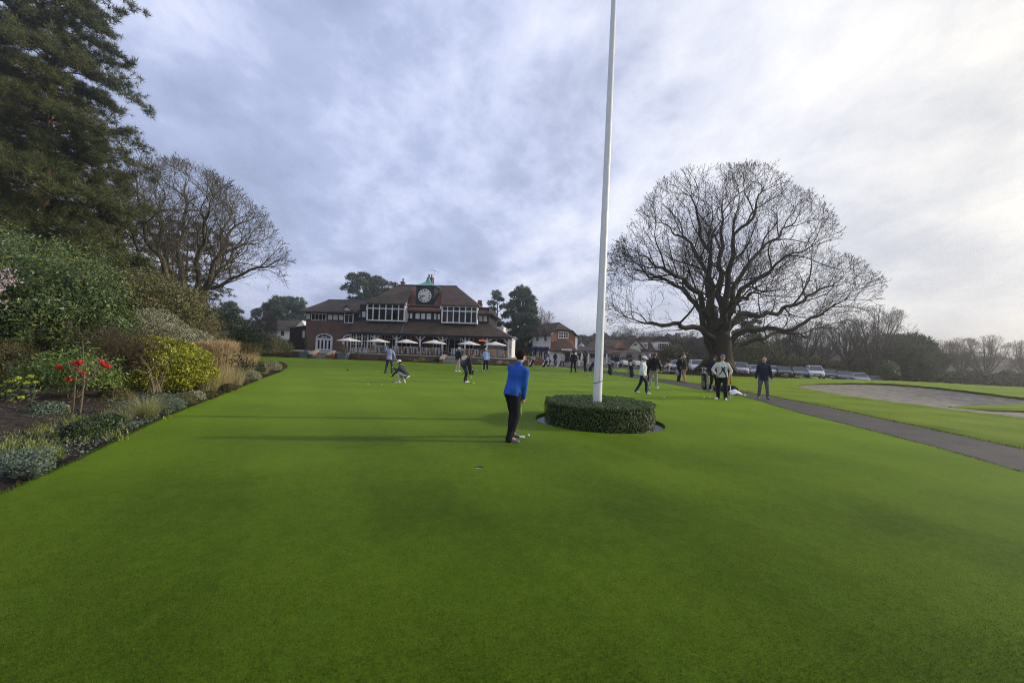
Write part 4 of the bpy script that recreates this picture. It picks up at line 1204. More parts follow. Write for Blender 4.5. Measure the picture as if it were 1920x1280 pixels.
# bulb leaves coming up in drifts, and low ground cover: countless
pts = []
for (x0, x1, y0, y1, n) in ((0, 150, 782, 812, 170), (20, 210, 776, 800, 120), (0, 110, 824, 852, 150), (60, 130, 745, 760, 60), (150, 195, 745, 760, 50), (90, 250, 770, 795, 90), (0, 60, 800, 830, 60), (60, 240, 800, 822, 130), (0, 120, 838, 862, 120), (150, 330, 760, 785, 110)):
    for _ in range(n):
        q = G(rng.uniform(x0, x1), rng.uniform(y0, y1), .12); pts.append(np.array(q) - [0, 0, .04])
V, F_ = blades(np.array(pts)[::2], 6, .10, .014, rng, .7, .5, .035, 2)
tag(np_obj('bulb_leaves', V, F_, M_SPROUT), 'drifts of short yellow-green bulb leaves in the soil', 'plants', kind='stuff')
parts = []
for (x0, x1, y0, y1, n, hgt) in ((0, 105, 850, 885, 2600, .10), (190, 300, 775, 800, 1500, .08), (255, 420, 745, 775, 2200, .12), (370, 500, 715, 735, 1500, .15), (0, 90, 745, 790, 1500, .12), (150, 420, 735, 760, 3200, .12), (0, 240, 765, 850, 2500, .05), (230, 480, 720, 770, 2000, .08)):
    C = np.array([np.array(G(rng.uniform(x0, x1), rng.uniform(y0, y1), .1)) + [0, 0, rng.uniform(-.08, hgt)] for _ in range(n)])
    ok_ = inside(BEDP, C[:, 0], C[:, 1]); parts.append(leaf_quads(C[ok_], np.tile([[0, 0, 1.]], (ok_.sum(), 1)), .05, .022, rng, 0, .9))
V, F_ = join(parts); tag(np_obj('ground_cover', V, F_, M_BLUELEAF), 'low grey-green leaves creeping over the border soil', 'plants', kind='stuff')
n = 5200
X = rng.uniform(-24, -4.5, n); Y = rng.uniform(3, 26, n); k_ = inside(BEDP, X, Y); dE = dist_line(BED_EDGE, X, Y); k_ &= dE > .12
C = np.stack([X, Y, -.06 + .30 * sstep(0, 3, dE) + .03], 1)[k_]
V, F_ = leaf_quads(C, np.tile([[0, 0, 1.]], (len(C), 1)), .09, .05, rng, 0, .8); tag(np_obj('fallen_leaves', V, F_, M_DEAD), 'brown dead leaves scattered over the border soil', 'leaves', kind='stuff')

# ---------------------------------------------------------------- ring hedge round the flagpole
M_RING = leaf_mat('clipped box leaves', [(0.022, 0.050, 0.010), (0.048, 0.092, 0.016), (0.11, 0.15, 0.026)], 0.4, 0.45, 0.15, 3.0, 0.75)
hr = thing('round_hedge', 'low round clipped hedge encircling the foot of the flagpole', 'hedge', (HC.x, HC.y, -0.05))
HH = 0.62
n = 15000; a = rng.uniform(0, 6.283, n); z = rng.uniform(0, HH, n)
ra = HEDGE_R + 0.036 * np.array([mnoise.noise((math.cos(q) * 4, math.sin(q) * 4, w_ * 5)) for q, w_ in zip(a, z)]) * 2 - rng.uniform(0, .10, n)
p1 = np.stack([np.cos(a) * ra, np.sin(a) * ra, z], 1); n1 = np.stack([np.cos(a), np.sin(a), np.zeros(n)], 1)
n2 = 15000; a = rng.uniform(0, 6.283, n2); rr = HEDGE_R * np.sqrt(rng.uniform(.02, 1, n2))
zt = HH + 0.035 * np.array([mnoise.noise((math.cos(q) * w_ * 4, math.sin(q) * w_ * 4, 1)) for q, w_ in zip(a, rr)]) - rng.uniform(0, .06, n2)
p2 = np.stack([np.cos(a) * rr, np.sin(a) * rr, zt], 1)
V, F_ = leaf_quads(np.concatenate([p1, p2]), np.concatenate([n1, np.tile([[0, 0, 1.]], (n2, 1))]), .034, .022, rng, 0, .8)
np_obj('foliage', V, F_, M_RING, hr)
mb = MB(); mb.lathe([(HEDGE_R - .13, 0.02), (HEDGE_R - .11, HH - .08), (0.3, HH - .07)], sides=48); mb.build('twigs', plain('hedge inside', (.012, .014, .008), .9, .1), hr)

# ---------------------------------------------------------------- hedges and far woods
def hedge_strip(name, label, a, b, h, d, n, L, W, mat, rng, amp=.25, kind=None, base=None):
    a, b = Vector(a), Vector(b); v = (b - a); ln = v.length; u = v.normalized(); nn = Vector((-u.y, u.x, 0))
    s = rng.uniform(0, 1, n); z = rng.uniform(0, 1, n) ** .8; q = rng.uniform(-.5, .5, n)
    top = np.array([1 + amp * mnoise.noise((x * ln * .16, 3.1, 0)) + amp * .5 * mnoise.noise((x * ln * .6, 1.7, 0)) for x in s])
    X = a.x + v.x * s + nn.x * q * d; Y = a.y + v.y * s + nn.y * q * d
    C = np.stack([X, Y, a.z + (b.z - a.z) * s + z * h * top * (1 - .5 * np.abs(q))], 1)
    V, F_ = leaf_quads(C, rand_unit(n, rng), L, W, rng)
    return tag(np_obj(name, V, F_, mat), label, 'hedge', kind=kind)


M_FARHEDGE = leaf_mat('far hedge leaves', [(0.030, 0.042, 0.022), (0.055, 0.070, 0.032), (0.10, 0.115, 0.045)], 0.6, 0.25, 0.1, .4, .5)
M_FARWOOD = leaf_mat('far wood', [(0.045, 0.048, 0.038), (0.075, 0.076, 0.056), (0.11, 0.108, 0.078)], 0.8, 0.1, 0.1, .1, .5)
hedge_strip('hedge', 'dark clipped hedge behind the parked cars', P(1286, 688, 68), P(1470, 690, 67) - Vector((0, 0, .3)), 2.1, 1.6, 6000, .34, .2, M_FARHEDGE, rng, .06)
hedge_strip('hedge', 'taller rough hedge behind the right half of the parked cars', P(1462, 698, 68), P(1672, 708, 69), 3.0, 3.0, 9000, .40, .24, M_OLIVE, rng, .35)
hedge_strip('hedge', 'long low hazy hedge along the far side of the course', P(1650, 722, 74), P(2080, 742, 70), 3.4, 4.0, 12000, .6, .4, M_FARHEDGE, rng, .30)
shrub('holly_bush', 'glossy bush at the right end of the rough hedge', 'bush', P(1662, 712, 64), [((0, 0, 1.3), (1.6, 1.4, 1.7))], 3500, .22, .12, M_LAUREL, rng, .25)
shrub('conifer_bush', 'dull green spreading bush right behind the oak trunk', 'bush', P(1415, 694, 66), [((0, 0, 2.2), (4.4, 2.5, 3.0)), ((-3.5, 0, 1.6), (2.5, 2, 2.2))], 9000, .34, .16, M_OLIVE, rng, .3)
shrub('evergreen_bush', 'green rounded bush in front of the pavilion, beside the ornamental tree', 'bush', P(1262, 693, 47), [((0, 0, 1.5), (1.45, 1.3, 1.35))], 3500, .2, .1, M_OLIVE, rng, .3)
# woods along the skyline: one mass
parts = []
for (x0, x1, d, yb, yt, n) in ((-200, 560, 170, 636, 606, 5000), (880, 1060, 150, 662, 640, 2500), (1040, 1480, 130, 672, 634, 9000), (1440, 1720, 150, 690, 655, 6000), (1690, 2100, 190, 706, 672, 6500), (1240, 1345, 95, 680, 632, 3500)):
    xx = rng.uniform(x0, x1, n); f = rng.uniform(0, 1, n) ** .8
    pts = []
    for x, q in zip(xx, f):
        w_ = 1 + .35 * mnoise.noise((x * .035, d * .1, 0)) + .2 * mnoise.noise((x * .11, d * .1, 4)); yh = yb + (x - (x0 + x1) / 2) * .035
        pts.append(np.array(P(x, yh - (yb - yt) * w_ * q, d + rng.uniform(-8, 8))))
    parts.append(leaf_quads(np.array(pts), rand_unit(n, rng), d * .010, d * .007, rng))
V, F_ = join(parts); tag(np_obj('woodland', V, F_, M_FARWOOD), 'grey-brown woods along the skyline', 'woods', kind='stuff')

# ---------------------------------------------------------------- short blades of the turf close to the camera, and along its cut edges: countless
rgb_ = np.random.default_rng(9)
n = 640000
Y = 0.9 * (5.2 / 0.9) ** rgb_.uniform(0, 1, n); X = rgb_.uniform(-1, 1, n) * (1.4 * Y + 2.6)
k_ = inside(GREEN, X, Y) & (np.hypot(X - CUP.x, Y - CUP.y) > .06) & (np.hypot(X - HC.x, Y - HC.y) > RING_R)
X, Y = X[k_], Y[k_]; n = len(X)
a = rgb_.uniform(0, 6.283, n); sI = np.clip(dist_line(INNER + INNER[:1], X, Y) * np.where(inside(INNER, X, Y), -1, 1) / .25, -1, 1)
L = (.0105 + .0020 * sI) * rgb_.uniform(.5, 1.35, n) * (1 - .9 * sstep(2.6, 5.1, Y)) * (1 - .85 * sstep(.75, 1.0, np.abs(X) / (1.4 * Y + 2.6))) * (.15 + .85 * sstep(.9, 1.7, Y)); W = .0020 * (1 + .10 * Y)
ln = rgb_.uniform(.1, 1.1, n); b = rgb_.uniform(0, 6.283, n)
base = np.stack([X, Y, np.full(n, GREEN_Z - .001)], 1); sx = np.stack([np.cos(a), np.sin(a), np.zeros(n)], 1) * (W / 2)[:, None]
tip = base + np.stack([np.cos(b) * ln * L, np.sin(b) * ln * L, L], 1)
V = np.stack([base - sx, base + sx, tip], 1).reshape(-1, 3)
M_BLADE = leaf_mat('turf blades', [(0.020, 0.046, 0.002), (0.044, 0.084, 0.004), (0.076, 0.116, 0.007), (0.11, 0.14, 0.017)], .55, .25, .3, 1.2, .8)
tag(np_obj('grass', V, np.arange(3 * n).reshape(n, 3), M_BLADE), 'short mown grass blades of the putting green near the camera', 'grass', kind='stuff')
parts = []
for line, dens, hgt, z_, mat_off in ((BED_EDGE[1:], 260, .035, GREEN_Z, .0), (PATH_L[1:], 150, .04, GREEN_Z, .0), (PATH_R, 150, .05, .02, .06)):
    for (x0, y0), (x1, y1) in zip(line[:-1], line[1:]):
        m = int(dens * math.hypot(x1 - x0, y1 - y0)); t = rgb_.uniform(0, 1, m)
        C = np.stack([x0 + (x1 - x0) * t + rgb_.normal(0, .02, m), y0 + (y1 - y0) * t + rgb_.normal(0, .02, m), np.full(m, z_ - .01)], 1)
        if m: V, F_ = blades(C, 2, hgt, .006, rgb_, .8, .5, .015, 2); parts.append((V, F_))
V, F_ = join(parts); tag(np_obj('edge_grass', V, F_, M_BLADE), 'longer grass fringing the cut edges of the turf', 'grass', kind='stuff')
# ================================================================ buildings
M_BRICK = brick_mat('old red brick', (0.20, 0.082, 0.058), (0.14, 0.064, 0.052), (0.16, 0.13, 0.11))
M_BRICK2 = brick_mat('orange brick', (0.34, 0.105, 0.045), (0.24, 0.075, 0.035), (0.22, 0.16, 0.12), weather=(0.12, 0.05, 0.03))
M_TILE = tile_mat('mossy roof tiles', (0.068, 0.050, 0.037), (0.105, 0.072, 0.050), (0.046, 0.045, 0.026), 0.6)
M_TILE2 = tile_mat('clean and sunlit clay tiles', (0.25, 0.115, 0.070), (0.17, 0.085, 0.060), (0.09, 0.070, 0.045), 0.3)
M_TILE3 = tile_mat('brown tiles', (0.070, 0.047, 0.036), (0.10, 0.063, 0.047), (0.052, 0.046, 0.032), 0.5)
M_TIMBER = plain('black timber', (0.014, 0.014, 0.017), 0.6, 0.3)
M_WHITE = pmat('white painted wood', (0.66, 0.66, 0.66), (0.80, 0.80, 0.79), 2.0, 0.5, 0.35, wear=((0.55, 0.54, 0.52), 5))
M_RENDER = pmat('white render', (0.62, 0.61, 0.59), (0.78, 0.77, 0.75), 0.8, 0.85, 0.2, wear=((0.5, 0.49, 0.46), 2.5))
M_CREAM = pmat('cream boards', (0.56, 0.54, 0.44), (0.66, 0.64, 0.53), 0.8, 0.7, 0.2)
M_GLASS, nt, b = new_mat('window glass')
b.inputs['Base Color'].default_value = (0.012, 0.015, 0.019, 1); b.inputs['Roughness'].default_value = 0.06; b.inputs['Specular IOR Level'].default_value = 0.15
nt.links.new(ramp(nt, noise(nt, 0.9, detail=3), [(0.4, (0.006, 0.007, 0.009)), (0.7, (0.035, 0.036, 0.036))]), b.inputs['Base Color'])
M_COPPER = pmat('verdigris copper', (0.10, 0.27, 0.20), (0.19, 0.40, 0.31), 2.5, 0.6, 0.3, wear=((0.05, 0.12, 0.10), 6))
M_STONE = pmat('pale stone', (0.30, 0.27, 0.21), (0.42, 0.38, 0.30), 5, 0.85, 0.2)
M_LEAD = plain('grey lead', (0.17, 0.19, 0.23), 0.5, 0.4)
M_WEATHER = pmat('dark stained boards', (0.032, 0.020, 0.015), (0.055, 0.034, 0.025), 3, 0.8, 0.2)
M_NAVY = plain('navy canvas', (0.012, 0.016, 0.055), 0.8, 0.15)
M_DIAL = plain('clock dial white', (0.72, 0.72, 0.70), 0.5)
M_BLACK = plain('black paint', (0.010, 0.010, 0.011), 0.5)
M_DARKGREEN = plain('dark green paint', (0.007, 0.013, 0.011), 0.5)
M_WOOD = pmat('weathered teak', (0.16, 0.085, 0.045), (0.26, 0.15, 0.085), 8, 0.7, 0.2)
M_CANVAS = pmat('pale canvas', (0.62, 0.58, 0.52), (0.72, 0.68, 0.62), 6, 0.9, 0.1)


class Frame:
    """a building's own axes: x along its front, y into it; h() finds the point of plane y = dl seen at a photo pixel"""
    def __init__(s, o, rz):
        s.o = Vector(o); s.rz = rz; s.R = Matrix.Rotation(rz, 3, 'Z'); s.Ri = s.R.inverted()
        s.c = s.Ri @ (Vector((0, 0, EYE)) - s.o)

    def h(s, x, y, dl):
        a, b = ray(x, y); d = s.Ri @ Vector((a, 1, b))
        t = (dl - s.c.y) / d.y
        return s.c + d * t

    def rect(s, x0, y0, x1, y1, dl):
        a, b, c, d = s.h(x0, y0, dl), s.h(x1, y0, dl), s.h(x0, y1, dl), s.h(x1, y1, dl)
        return (a.x + c.x) / 2, (b.x + d.x) / 2, (c.z + d.z) / 2, (a.z + b.z) / 2


def window(root, X0, X1, Z0, Z1, y, cols, rows, fw=0.09, name='window', frame=None, glass=None, bar=0.045, heavy=()):
    """white frame with glazing bars standing proud of the wall, glass as its child; rows: list of heights in 0..1 of the bars"""
    mb = MB()
    mb.box(X0, X0 + fw, y - 0.09, y + 0.02, Z0, Z1); mb.box(X1 - fw, X1, y - 0.09, y + 0.02, Z0, Z1)
    mb.box(X0 + fw, X1 - fw, y - 0.088, y + 0.02, Z0, Z0 + fw); mb.box(X0 + fw, X1 - fw, y - 0.088, y + 0.02, Z1 - fw, Z1)
    for k in range(1, cols):
        x = X0 + (X1 - X0) * k / cols; bw = bar * (1.8 if k in heavy else 1)
        mb.box(x - bw / 2, x + bw / 2, y - 0.075, y + 0.018, Z0 + fw, Z1 - fw)
    for r_ in rows:
        z = Z0 + (Z1 - Z0) * r_
        mb.box(X0 + fw, X1 - fw, y - 0.068, y + 0.016, z - bar / 2, z + bar / 2)
    f = mb.build(name, frame or M_WHITE, root)
    g_ = MB(); g_.box(X0 + fw * .5, X1 - fw * .5, y - 0.02, y + 0.004, Z0 + fw * .5, Z1 - fw * .5); g_.build('pane', glass or M_GLASS, f)
    return f


def part(name, root, mat, fn):
    mb = MB(); fn(mb); return mb.build(name, mat, root)


# ---------------------------------------------------------------- the clubhouse
HO = P(760, 640, 54); HO.z = GREEN_Z
HF = Frame(HO, rad(-5)); h = HF.h
club = thing('clubhouse', 'long brick and black-timbered clubhouse with a clock turret and green copper cap', 'clubhouse', HO, rad(-5))
TZ = 0.76 - GREEN_Z                # terrace level in house coordinates
zb0 = TZ - 0.3
XL = h(572.3, 640, 0).x; XM = h(668, 640, 0).x; XR = h(915.7, 640, 1).x
zband0 = h(600, 600.5, 0).z; zeave = h(600, 584, 0).z
# walls
part('brick_wall', club, M_BRICK, lambda m: (m.box(XL, XM, 0, 9.5, zb0, zband0)))
part('brick_wall', club, M_BRICK, lambda m: (m.box(XM, XR, 0.6, 10, zb0, h(760, 604, .6).z)))
zt = h(760, 575, 0.6).z
part('timber_band', club, M_TIMBER, lambda m: (m.box(XL - .02, XM, -0.02, 9.4, zband0 - .04, zeave + .25), m.box(XM, XR, 0.58, 9.8, h(760, 604, .6).z - .05, zt + .2)))


def panels(lst, dl, y0f, y1f):
    for (x0, x1, y0, y1) in lst:
        a, b_, c, d = HF.rect(x0, y0, x1, y1, dl)
        part('wall_panel', club, M_WHITE, lambda m: m.box(a, b_, dl - 0.035, dl + .01, c, d))


panels([(574.6, 581.3, 588.2, 598), (615, 622.9, 590, 599.2), (625.4, 633.3, 590.2, 599.4), (635.8, 643.7, 590.6, 599.7)], -0.02, 0, 0)
panels([(669, 675.8, 584, 594.5), (679, 685.3, 584, 594.5), (761.8, 766, 587, 596.8), (768.9, 773.2, 587, 597), (779.2, 786.8, 587.4, 597.5), (789.8, 797.2, 587.7, 597.8), (800.2, 808.2, 588, 598.3), (813.9, 818.2, 588.4, 598.8), (820.8, 824.8, 588.6, 599), (898.2, 904.5, 592, 602), (906.8, 913.3, 592.2, 602.2)], 0.58, 0, 0)
# windows of the upper floor
X0, X1, Z0, Z1 = HF.rect(584.2, 587.4, 612.2, 600.9, -0.02); window(club, X0, X1, Z0, Z1, -0.03, 4, [], .08)
X0, X1, Z0, Z1 = HF.rect(646, 584.5, 663, 605.5, -0.25)
part('window_bay', club, M_TIMBER, lambda m: m.box(X0 + .03, X1 - .03, -0.24, .3, Z0 + .02, Z1))
window(club, X0, X1, Z0, Z1, -0.26, 2, [.72], .09)
part('gable', club, M_WHITE, lambda m: m.prism([(X0, -.30, Z1), (X1, -.30, Z1), (X0 + (X1 - X0) * .30, -.30, Z1 + .62), (X0, -.30, Z1 + .55)], (0, .1, 0)))
part('gable_roof', club, M_TILE, lambda m: (m.prism([(X0 + (X1 - X0) * .25, -.5, Z1 + .72), (X1 + .25, -.5, Z1 - .12), (X1 + .3, -.5, Z1 + .0), (X0 + (X1 - X0) * .28, -.5, Z1 + .84)], (0, 4.0, 0)),
                                              m.prism([(X0 - .15, -.5, Z1 + .52), (X0 + (X1 - X0) * .25, -.5, Z1 + .72), (X0 + (X1 - X0) * .28, -.5, Z1 + .84), (X0 - .2, -.5, Z1 + .62)], (0, 4.0, 0))))


def bay(x0, y0, x1, y1):
    X0, X1, Z0, Z1 = HF.rect(x0, y0, x1, y1, -0.75)
    part('bay_wall', club, M_WHITE, lambda m: m.box(X0 + .04, X1 - .04, -.72, .7, Z0, Z1 + .06))
    f = window(club, X0 - .05, X1 + .05, Z0, Z1, -.75, 6, [.70], .17, 'bay_window', bar=.15)
    for k in range(6):   # slim inner bars of the top lights
        pass
    return X0, X1, Z0, Z1


bL = bay(688.5, 568.5, 759, 602); bR = bay(828.5, 573.5, 894.7, 606.4)
# arched garden doors


def arched_door(x0, x1, ytop, yspring, ybot, dl=0.0):
    X0, X1, Z0, Zs = HF.rect(x0, yspring, x1, ybot, dl); Zt = h((x0 + x1) / 2, ytop, dl).z
    cx, rx, rz_ = (X0 + X1) / 2, (X1 - X0) / 2, Zt - Zs
    mb = MB(); n = 16
    arc = lambda k, s: (cx - math.cos(math.pi * k / n) * rx * s, Zs + math.sin(math.pi * k / n) * rz_ * s)
    for k in range(n):
        a, b_, c, d = arc(k, 1), arc(k + 1, 1), arc(k + 1, .84), arc(k, .84)
        mb.prism([(q[0], dl - .12, q[1]) for q in (a, b_, c, d)], (0, .14, 0))
    for k in (3, 6, 10, 13):
        a = arc(k, .86); b_ = arc(k, .3); w_ = .035
        mb.prism([(a[0] - w_, dl - .08, a[1]), (a[0] + w_, dl - .08, a[1]), (b_[0] + w_, dl - .08, b_[1]), (b_[0] - w_, dl - .08, b_[1])], (0, .07, 0))
    for k in range(n):
        a, b_, c, d = arc(k, .34), arc(k + 1, .34), arc(k + 1, .26), arc(k, .26)
        mb.prism([(q[0], dl - .08, q[1]) for q in (a, b_, c, d)], (0, .07, 0))
    mb.box(X0, X0 + .18, dl - .12, dl + .02, Z0, Zs); mb.box(X1 - .18, X1, dl - .12, dl + .02, Z0, Zs)
    mb.box(X0 + .18, X1 - .18, dl - .118, dl + .02, Zs - .14, Zs + .03)
    f = mb.build('door_frame', M_WHITE, club)
    g_ = MB(); g_.prism([(X0 + .1, dl - .03, Z0)] + [(arc(k, .9)[0], dl - .03, arc(k, .9)[1]) for k in range(n + 1)] + [(X1 - .1, dl - .03, Z0)], (0, .035, 0)); g_.build('pane', M_GLASS, f)
    wd = (X1 - X0 - .36) / 4
    for k in range(4):
        a = X0 + .18 + k * wd
        dm = MB(); dm.box(a, a + .11, dl - .10, dl - .04, Z0, Zs - .14); dm.box(a + wd - .11, a + wd - .005, dl - .10, dl - .04, Z0, Zs - .14)
        dm.box(a + .11, a + wd - .11, dl - .098, dl - .04, Z0, Z0 + .22); dm.box(a + .11, a + wd - .11, dl - .098, dl - .04, Zs - .26, Zs - .14)
        dm.build('door', M_WHITE, club)


arched_door(592.4, 623.7, 625.3, 634, 657)
arched_door(642.6, 674, 626.5, 635.5, 658)
# glazed sunroom under the left end of the veranda roof
X0, X1, Z0, Z1 = HF.rect(657.5, 624.4, 700.5, 655.3, -2.4)
part('sunroom_wall', club, M_WHITE, lambda m: m.box(X0, X1, -2.38, .5, TZ, TZ + .55))
W4 = (X1 - X0) / 4
for k in range(4):
    window(club, X0 + k * W4 + .004, X0 + (k + 1) * W4 - .004, TZ + .5, Z1, -2.4, 2, [.27, .50, .74], .10, 'sunroom_window', bar=.05)
part('sunroom_side', club, M_WHITE, lambda m: m.box(X0, X0 + .12, -2.3, .5, TZ + .55, Z1)); part('sunroom_side', club, M_WHITE, lambda m: m.box(X1 - .12, X1, -2.3, .5, TZ + .55, Z1))
# back wall of the veranda: windows and doors
for x0, x1, y0, y1, c, rws in ((706, 722, 627, 655, 3, [.72]), (726, 742, 627.5, 656, 3, [.72]), (745, 771, 628, 656, 3, [.72]), (812, 838, 630, 658, 4, [.74]), (841, 864, 632, 662, 2, [.85]), (866, 888, 632, 660, 3, [.74]), (916, 946, 634.5, 650, 2, [])):
    a, b_, c0, d0 = HF.rect(x0, y0, x1, y1, .55); window(club, a, b_, max(c0, TZ + .05), d0, .56, c, rws, .11, 'window' if y1 < 661 else 'door', bar=.09)
a, b_, c0, d0 = HF.rect(914, 632, 952, 664, .5)
part('veranda_wall', club, M_RENDER, lambda m: m.box(a, b_, .56, .62, TZ, d0 + .3))
part('side_wall', club, M_BRICK, lambda m: m.box(h(947, 640, -1).x, h(954.5, 640, -1).x, -1.9, 6, TZ - .2, h(950, 634, -1).z))
a, b_, c0, d0 = HF.rect(955.2, 634.5, 960, 661.5, -2)
part('side_bay', club, M_WHITE, lambda m: m.box(a, b_, -2.0, 3, TZ, d0)); window(club, a + .08, b_ - .05, TZ + .5, d0 - .25, -2.0, 1, [.3, .6], .07)
a, b_, c0, d0 = HF.rect(927, 612, 944, 626, 4)
part('rear_dormer', club, M_WHITE, lambda m: m.box(a, b_, 4, 8, c0 - .5, d0))
# posts, beam and brackets
zbm = h(830, 631.5, -2.7).z
for px_ in (702.5, 743.5, 787.8, 829.7, 872.4, 913.3, 953.5):
    x = h(px_, 640, -2.7).x
    mb = MB(); mb.box(x - .09, x + .09, -2.79, -2.61, TZ, zbm)
    for s in (-1, 1):
        mb.prism([(x + s * .09, -2.74, zbm - .62), (x + s * .09, -2.74, zbm - .5), (x + s * .55, -2.74, zbm - .02), (x + s * .68, -2.74, zbm - .02)], (0, .08, 0))
    mb.build('veranda_post', M_WHITE, club)
xa, xb = h(701, 640, -2.7).x, h(955, 640, -2.7).x
part('veranda_beam', club, M_WHITE, lambda m: m.box(xa, xb, -2.82, -2.58, zbm, zbm + .22))
part('balustrade', club, M_WHITE, lambda m: [m.box(xa + k * .19, xa + k * .19 + .10, -2.72, -2.68, TZ + .1, TZ + .86) for k in range(int((xb - xa) / .19)) if not (0.50 < k * .19 / (xb - xa) < 0.575)] + [m.box(xa, xa + (xb - xa) * .5, -2.74, -2.66, TZ + .86, TZ + .92), m.box(xa + (xb - xa) * .575, xb, -2.74, -2.66, TZ + .86, TZ + .92)])

# roofs
eL, eR = h(561.5, 582.6, -.8), h(668, 584.4, -.8); rL, rR = h(615, 562.3, 4.5), h(705, 564.8, 4.5)
back = lambda p, d: Vector((p.x, d, p.z))
part('roof', club, M_TILE, lambda m: (m.poly([eL, eR, Vector((rR.x, rL.y, rL.z)), rL]), m.poly([eL, rL, back(eL, 10)]), m.poly([back(eL, 10), rL, Vector((rR.x, 4.5, rL.z)), Vector((eR.x, 10, eL.z))]),
                                      m.prism([eL, eR, Vector((eR.x, 10, eL.z)), back(eL, 10)], (0, 0, -.16))))
part('ridge_cap', club, M_LEAD, lambda m: m.box(rL.x, rR.x, 4.38, 4.62, rL.z - .02, rL.z + .1))
A, B = h(686, 567.4, -1.1), h(760.5, 568.6, -1.1); D, E = h(826, 572.4, -1.1), h(897.5, 574.2, -1.1)
zA = A.z; B.z = zA; D.z = zA; E.z = zA
zr = h(800, 535.8, 5.5).z
RL, RR, T1, T2 = (h(x, 536, 5.5) for x in (747, 857, 779, 829.5))
for q in (RL, RR, T1, T2): q.z = zr
Cl, Cr = h(760.5, 579.9, 0.1), h(826.5, 582.8, 0.1); Cr.z = Cl.z
part('roof', club, M_TILE, lambda m: (m.poly([A, B, T1, RL]), m.poly([A, RL, back(A, 12)]), m.prism([A, B, Vector((B.x, .8, zA)), Vector((A.x, .8, zA))], (0, 0, -.14))))
part('roof', club, M_TILE2, lambda m: (m.poly([Cl, Cr, T2, T1]), m.poly([B, Cl, T1]), m.poly([D, T2, Cr]), m.prism([Cl, Cr, Vector((Cr.x, .7, Cl.z)), Vector((Cl.x, .7, Cl.z))], (0, 0, -.18))))  # clean centre slope, plus a right-facing slope with sunlight painted into its lighter tiles
part('roof', club, M_TILE3, lambda m: (m.poly([D, E, RR, T2]), m.poly([E, back(E, 12), RR]), m.poly([back(A, 12), RL, RR, back(E, 12)]), m.prism([D, E, Vector((E.x, .8, zA)), Vector((D.x, .8, zA))], (0, 0, -.14))))
part('ridge_cap', club, M_LEAD, lambda m: m.box(RL.x, RR.x, 5.36, 5.64, zr - .02, zr + .12))
k1, k2, k3 = h(896, 573.8, 1.8), h(925, 587.8, -.8), h(894, 587.0, -.8)
part('roof', club, M_TILE, lambda m: (m.poly([k3, k2, k1]), m.poly([k2, back(k2, 9), back(k1, 7), k1]), m.prism([k3, k2, back(k2, 9), Vector((k3.x, 9, k3.z))], (0, 0, -.14))))
vL, vR, vT, vS = h(654.3, 622, -3.1), h(959.2, 632, -3.1), h(917, 607, .4), h(665.5, 598.6, .4)
vR.z = vL.z; vS.z = vT.z
part('veranda_roof', club, M_TILE, lambda m: (m.poly([vL, vR, vT, vS]), m.poly([vR, back(vR, 6), back(vT, 6), vT]), m.poly([vL, vS, back(vL, .4)])))
part('fascia', club, M_TIMBER, lambda m: (m.box(vL.x, vR.x, -3.08, -2.9, vL.z - .24, vL.z - .012), m.box(vR.x - .2, vR.x - .02, -2.9, 6, vL.z - .24, vL.z - .012), m.box(vL.x + .1, vR.x - .2, -2.9, .6, vL.z - .20, vL.z - .16)))
vx = h(757.5, 612, -1.5)
part('roof_flashing', club, M_LEAD, lambda m: m.prism([(h(759, 604, .3).x - .05, .30, vT.z - .02), (h(759, 604, .3).x + .05, .30, vT.z - .02), (h(752, 622, -3).x + .05, -3.0, vL.z + .06), (h(752, 622, -3).x - .05, -3.0, vL.z + .06)], (0, 0, .04)))
# white scrolled bargeboard ends beside the bays
for px_, py_ in ((687.5, 577), (760, 571), (826, 576)):
    q = h(px_, py_, -1.0); part('bargeboard', club, M_WHITE, lambda m: m.prism([(q.x - .12, -1.0, q.z - .3), (q.x + .16, -1.0, q.z - .1), (q.x + .16, -1.0, q.z + .25), (q.x - .02, -1.0, q.z + .25)], (0, .08, 0)))
# clock turret
X0, X1, Z0, Z1 = HF.rect(780, 537, 813.8, 571.3, 1.2); wT = X1 - X0; cx = (X0 + X1) / 2
tur = part('clock_turret', club, M_DARKGREEN, lambda m: (m.box(X0, X1, 1.2, 1.2 + wT, Z0, Z1), m.box(X0 - .06, X1 + .06, 1.14, 1.26 + wT, Z0 - .1, Z0 + .06), m.box(X0 - .12, X1 + .12, 1.08, 1.32 + wT, Z1 - .05, Z1 + .1)))
cy = 1.2 + wT / 2; hw = (h(819, 535, 1.2).x - h(775.3, 535, 1.2).x) / 2; zt_ = h(799, 521, 1.2 + wT / 2).z
prof = [(hw * .95, Z1 + .1), (hw * .93, Z1 + .15), (hw * .56, Z1 + .36), (hw * .32, Z1 + .62), (hw * .17, Z1 + .86), (hw * .09, zt_)]
cap = part('copper_cap', tur, M_COPPER, lambda m: m.loft([[(cx + sx * r_, cy + sy * r_, z) for sx, sy in ((-1, -1), (1, -1), (1, 1), (-1, 1))] for r_, z in prof]))
part('finial', tur, M_LEAD, lambda m: (m.lathe([(.05, 0), (.13, .12), (.05, .24), (.03, .5), (.01, .62)], (cx, cy, zt_ - .02), 10)))
q = h(796.6, 554.4, 1.2); cr = 12.9 / F * 54.6; ccx, ccz = q.x, q.z
dial = part('clock_face', tur, M_DIAL, lambda m: m.loft([[(ccx + cr * r_ * math.cos(a), y_, ccz + cr * r_ * math.sin(a)) for a in [2 * math.pi * k / 40 for k in range(40)]] for r_, y_ in ((1, 1.2), (1, 1.13), (.93, 1.10))]))
mb = MB()


